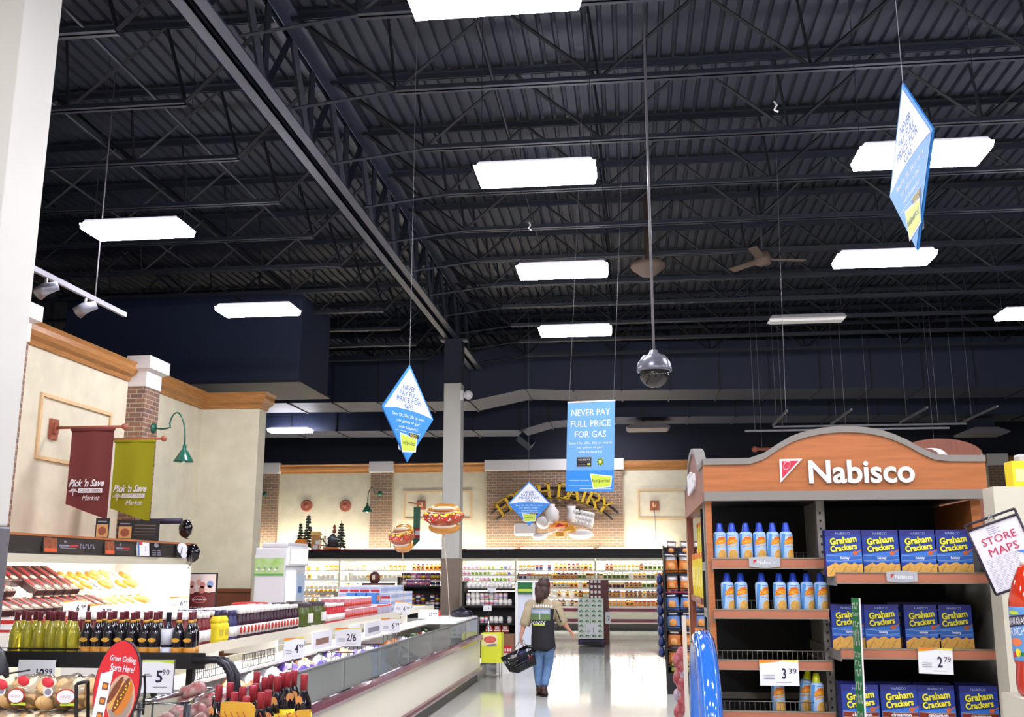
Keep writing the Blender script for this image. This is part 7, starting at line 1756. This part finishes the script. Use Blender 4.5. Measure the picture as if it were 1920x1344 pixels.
# head form with face turned to the right
mb = MB(); hc = head+Vector((.005, 0, .025)); fd = Vector((math.cos(R(35)), math.sin(R(35)), 0)); sd = Vector((-fd.y, fd.x, 0))
HM = Matrix((tuple((fd.x, sd.x, 0, hc.x)), (fd.y, sd.y, 0, hc.y), (0, 0, 1, hc.z), (0, 0, 0, 1))); mb.M = HM
mb.ball((0, 0, .02), (.094, .075, .105), SKIN, 20, 14); mb.ball((.022, 0, -.05), (.066, .056, .07), SKIN, 16, 10); mb.ball((.07, 0, -.082), (.022, .024, .02), SKIN, 10, 7)
mb.tube([(.088, 0, .03), (.106, 0, -.008), (.09, 0, -.022)], [.008, .0135, .012], SKIN, 8)
for s in (-1, 1):
    mb.ball((-.005, s*.076, .0), (.018, .008, .03), SKIN, 10, 7)
PARTS = [mb]
mb = MB(); mb.M = HM
for s in (-1, 1): mb.ball((.083, s*.03, .025), (.012, .015, .009), WHITE, 10, 6); mb.ball((.092, s*.03, .025), (.004, .006, .006), BLACK, 8, 5); mb.tube([(.09, s*.014, .045), (.09, s*.045, .046)], .004, HAIR, 5)
PARTS.append(mb)
mb = MB(); mb.M = HM; mb.ball((.082, 0, -.052), (.012, .024, .007), mat('lips', 'A05A50', .5), 10, 6); PARTS.append(mb)
import bmesh
bm = bmesh.new(); bm.from_mesh(body.data); bm.faces.ensure_lookup_table()
for q in PARTS:
    off = len(body.data.materials)
    for m in q.mats: body.data.materials.append(m)
    vv = [bm.verts.new(v) for v in q.v]
    for f, mi_ in zip(q.f, q.m):
        try: fc_ = bm.faces.new([vv[i] for i in f]); fc_.material_index = off+mi_; fc_.smooth = True
        except ValueError: pass
bm.to_mesh(body.data); bm.free()
# hair: cap plus long fall
mb = MB(); mb.M = HM
mb.warp = lambda p: (p[0] if p[0] < .045 else .045+(p[0]-.045)*.35, p[1]*(1 if p[0] < .05 or p[2] > .06 else .9), p[2]+(.03 if p[0] > .045 and p[2] < .06 else 0))
mb.ball((-.012, 0, .035), (.108, .092, .106), HAIR, 24, 14); mb.warp = None; mb.M = None
fall = [T(1017, 1094, .03), T(1014, 1104, -.02), T(1013, 1114, -.06), T(1011, 1122, -.075), T(1008, 1130, -.08), T(1006, 1139, -.08)]
mb.tube(fall, [.085, .095, .085, .06, .03, .006], HAIR, 16, flat=.8)
mb.tube([T(1018, 1096, -.02), T(1019, 1108, -.05), T(1020, 1117, -.06), T(1018, 1124, -.06)], [.085, .09, .07, .02], HAIR, 14, flat=.8)
for i in range(9): mb.tube([T(1008+i*1.3, 1110, -.12), T(1005+i*1.8, 1122, -.13), T(1006+i*1.2, 1130+(i*5) % 7, -.12)], [.01, .009, .002], HAIR, 5)
mb.build('hair', pe)
# shirt: lofted torso + sleeves
def loft(name, rings, m, parent, n=28, closed=True, mfun=None):
    vs = []; fs = []; ms = []
    for (c, rx, ry) in rings:
        for k in range(n):
            a_ = 2*math.pi*k/n; vs.append((c.x+rx*math.cos(a_), c.y+ry*math.sin(a_), c.z))
    mb = MB()
    for i in range(len(rings)-1):
        for k in range(n): fs.append((i*n+k, i*n+(k+1) % n, (i+1)*n+(k+1) % n, (i+1)*n+k)); ms.append(mfun(i, k, n) if mfun else m)
    fs.append(tuple(range(n))[::-1]); ms.append(ms[0]); fs.append(tuple((len(rings)-1)*n+k for k in range(n))); ms.append(ms[-1])
    mb.add(vs, fs, ms, True); return mb
px = lambda w_: w_*ysh/1867*1.02
tor = [(T(1019, 1218), px(21), .165), (T(1019, 1212), px(22), .17), (T(1018, 1195), px(21), .165), (T(1018, 1178), px(20), .155), (T(1018, 1160), px(21), .15), (T(1018, 1148), px(22.5), .155), (T(1018, 1140), px(24), .15), (T(1018, 1133), px(24.5), .13), (T(1018, 1128), px(19), .11), (T(1018, 1124), px(11), .085), (T(1018, 1121), px(7), .07)]
def shm(i, k, n):
    a_ = 2*math.pi*(k+.5)/n; x = math.cos(a_)
    if i >= 6: return TAN
    if i >= 4 and abs(x) > .85: return TAN
    return SHBLK
mb = loft('shirt', tor, TAN, pe, mfun=shm); sh = mb.build('shirt', pe)
def sleeve(a_, b_, c_, r0, r1, r2):
    mb = MB(); e = (a_+b_)/2
    mb.ball(a_, (r0*1.05, r0, r0), TAN, 14, 8); mb.tube([a_, e, b_, c_], [r0, (r0+r1)/2, r1, r2], TAN, 16); return mb
sleeve(shL+Vector((.02, 0, -.01)), elL+Vector((.01, 0, .0)), elL+Vector((.0, 0, -.05)), .088, .08, .076).build('sleeve', sh)
m_ = (elR+haR)/2; sleeve(shR+Vector((-.02, 0, -.01)), elR+Vector((-.01, 0, .02)), elR+(haR-elR)*.22, .088, .08, .076).build('sleeve', sh)
mb = MB(); mb.tube([T(1042, 1142, -.16), T(1046, 1150, -.1), T(1050, 1162, -.06), T(1053, 1166, -.04)], .008, SHBLK, 5); mb.build('piping', sh)
# back print
mb = MB(); yb3 = -.175
bp_ = lambda u, v: (T(u, v).x, T(u, v).z)
cx0, cz0 = bp_(1016, 1151)
def curve_back(p):
    dx = (p[0]-T(1018, 1150).x)/px(21.5); return (p[0], -.158*math.sqrt(max(.05, 1-dx*dx))+p[1], p[2])
mb.warp = curve_back
def brect(u0, u1, v0, v1, y, m, nn=8):
    x0, zt_ = bp_(u0, v0); x1, zb5 = bp_(u1, v1); mb.rect(x0, x1, zb5, zt_, y, m, nn)
brect(994, 1033, 1141, 1153, -.012, mat('print_sky', '8FA0C0', .7)); brect(994, 1033, 1150, 1162, -.013, mat('print_green', '5E7A4A', .7, vary=.2, scale=40)); brect(998, 1030, 1144, 1147, -.014, mat('print_grey', 'B9BCC4', .7)); brect(1013, 1015, 1147, 1160, -.015, MATS['print_grey'])
for i in range(16):
    x, z = bp_(998+i*1.7, 1164+(i % 3)*1.6); mb.disc(x, z, .011, .009, -.014, (MATS['print_grey'], INKG, WHITE)[i % 3], 6)
brect(1001, 1023, 1169, 1171.5, -.014, LIME)
for i in range(11):
    u = 993+i*4.6; v = 1135+.055*(i-5)**2*1.2; x, z = bp_(u, v); mb.disc(x, z, .012, .02, -.012, WHITE, 7)
mb.build('back_print', sh)
# jeans
jn = [(T(1020, 1206), .125), (hipL+Vector((.01, 0, -.04)), .092), ((hipL+knL)/2, .092), (knL, .076), ((knL+anL)/2, .068), (anL+Vector((0, 0, .0)), .062), (hipR+Vector((-.01, 0, -.04)), .092), ((hipR+knR)/2, .092), (knR, .076), ((knR+anR)/2, .068), (anR, .062)]
skin('jeans', jn, [(0, 1), (1, 2), (2, 3), (3, 4), (4, 5), (0, 6), (6, 7), (7, 8), (8, 9), (9, 10)], DENIM, pe, 2)
# shoes
for an, dz_, dyy in ((anL, 0, .12), (anR, .0, .12)):
    mb = MB(); b0 = Vector((an.x, an.y, 0)); z0_ = .012
    mb.tube([b0+Vector((0, -.08, .045)), b0+Vector((0, -.02, .055)), b0+Vector((.0, .08, .045)), b0+Vector((.005, .16, .035)), b0+Vector((.006, .2, .03))], [.04, .05, .048, .042, .02], LEATH, 12, flat=.85)
    mb.tube([b0+Vector((0, -.02, .05)), b0+Vector((0, -.01, .13))], [.05, .052], LEATH, 12)
    s_ = mb.build('shoe', pe); MB().box(b0.x-.045, b0.x+.045, b0.y-.12, b0.y+.2, 0, .018, BLACK).build('sole', s_)
# basket
bk = thing('shopping_basket', 'black shopping basket carried in the left hand of the shopper', 'basket', (0, 0, 0))
bc = PY(980, 1236, ysh-.0); bk.location = (bc.x, ysh-.05, bc.z); bk.rotation_euler = (R(0), R(-20), R(38))
mb = MB(); w1, d1, w0, d0, hh_ = .24, .155, .19, .115, .22
for z_, w_, d_ in ((hh_/2, w1, d1), (hh_/2-.03, w1*.97, d1*.97)): mb.tube([(-w_, -d_, z_), (w_, -d_, z_), (w_, d_, z_), (-w_, d_, z_)], .011, BLACK, 6, closed=True)
mb.build('rim', bk)
mb = MB()
def quad(a_, b_, c_, d_): mb.add([a_, b_, c_, d_], [(0, 1, 2, 3)], BLKP); 
BLKP = mat('basket_plastic', '1A191D', .4)
B0 = [(-w0, -d0, -hh_/2), (w0, -d0, -hh_/2), (w0, d0, -hh_/2), (-w0, d0, -hh_/2)]; B1 = [(-w1, -d1, hh_/2), (w1, -d1, hh_/2), (w1, d1, hh_/2), (-w1, d1, hh_/2)]
quad(*B0)
for i in range(4):
    a0, a1, b1, b0_ = Vector(B0[i]), Vector(B0[(i+1) % 4]), Vector(B1[(i+1) % 4]), Vector(B1[i]); nx = 11 if i % 2 == 0 else 7
    for k in range(nx+1):
        t = k/nx; mb.tube([a0.lerp(a1, t), b0_.lerp(b1, t)], .007, BLKP, 4)
    for t in (0.02, .35, .5, .95): mb.tube([a0.lerp(b0_, t), a1.lerp(b1, t)], .009, BLKP, 4)
    mb.add([a0, a1, a1.lerp(b1, .36), a0.lerp(b0_, .36)], [(0, 1, 2, 3)], BLKP)
mb.build('body', bk)
hb = (haL+o0)+Vector((0.0, -.02, -.06))
inv = (Matrix.Translation(bk.location) @ bk.rotation_euler.to_matrix().to_4x4()).inverted()
hl = inv @ hb
MB().tube([Vector((-w1*.75, -d1, hh_/2)), Vector((-w1*.6, -d1*.7, hh_/2)).lerp(hl, .6), hl+Vector((-.05, -.0, 0)), hl+Vector((.05, 0, 0)), Vector((w1*.6, -d1*.7, hh_/2)).lerp(hl, .6), Vector((w1*.75, -d1, hh_/2))], .006, GALV, 6).build('handle', bk)
MB().tube([Vector((-w1*.75, d1, hh_/2)), Vector((-w1*.6, d1*.7, hh_/2)).lerp(hl, .6), hl+Vector((-.045, .012, .0)), hl+Vector((.045, .012, 0)), Vector((w1*.6, d1*.7, hh_/2)).lerp(hl, .6), Vector((w1*.75, d1, hh_/2))], .006, GALV, 6).build('handle', bk)
it = MB().rbox(-.07, .07, -.05, .05, -.11, .13, mat('item_blue', '20244E', .4), .02).build('blue_packet'); it.location = bk.location+Vector((.02, -.02, .0)); it.rotation_euler = bk.rotation_euler; tag(it, 'dark blue packet lying in the shopping basket', 'packet')
it = MB().lathe([(.04, -.1), (.042, -.02), (.04, .0), (0, .002)], RED, 12).build('red_can'); it.location = bk.location+Vector((.1, .05, .04)); tag(it, 'small red can lying in the shopping basket', 'can')
it = MB().lathe([(.04, -.1), (.042, .02), (.03, .05), (0, .052)], mat('jar_grey', '8A8684', .4), 12).build('jar'); it.location = bk.location+Vector((-.12, -.09, .02)); tag(it, 'pale jar lying in the left end of the shopping basket', 'jar')
for me in list(bpy.data.meshes):
    if me.users == 0: bpy.data.meshes.remove(me)
for o in list(bpy.data.objects):
    if o.name not in SC.objects: bpy.data.objects.remove(o)
SC.view_layers[0].update()
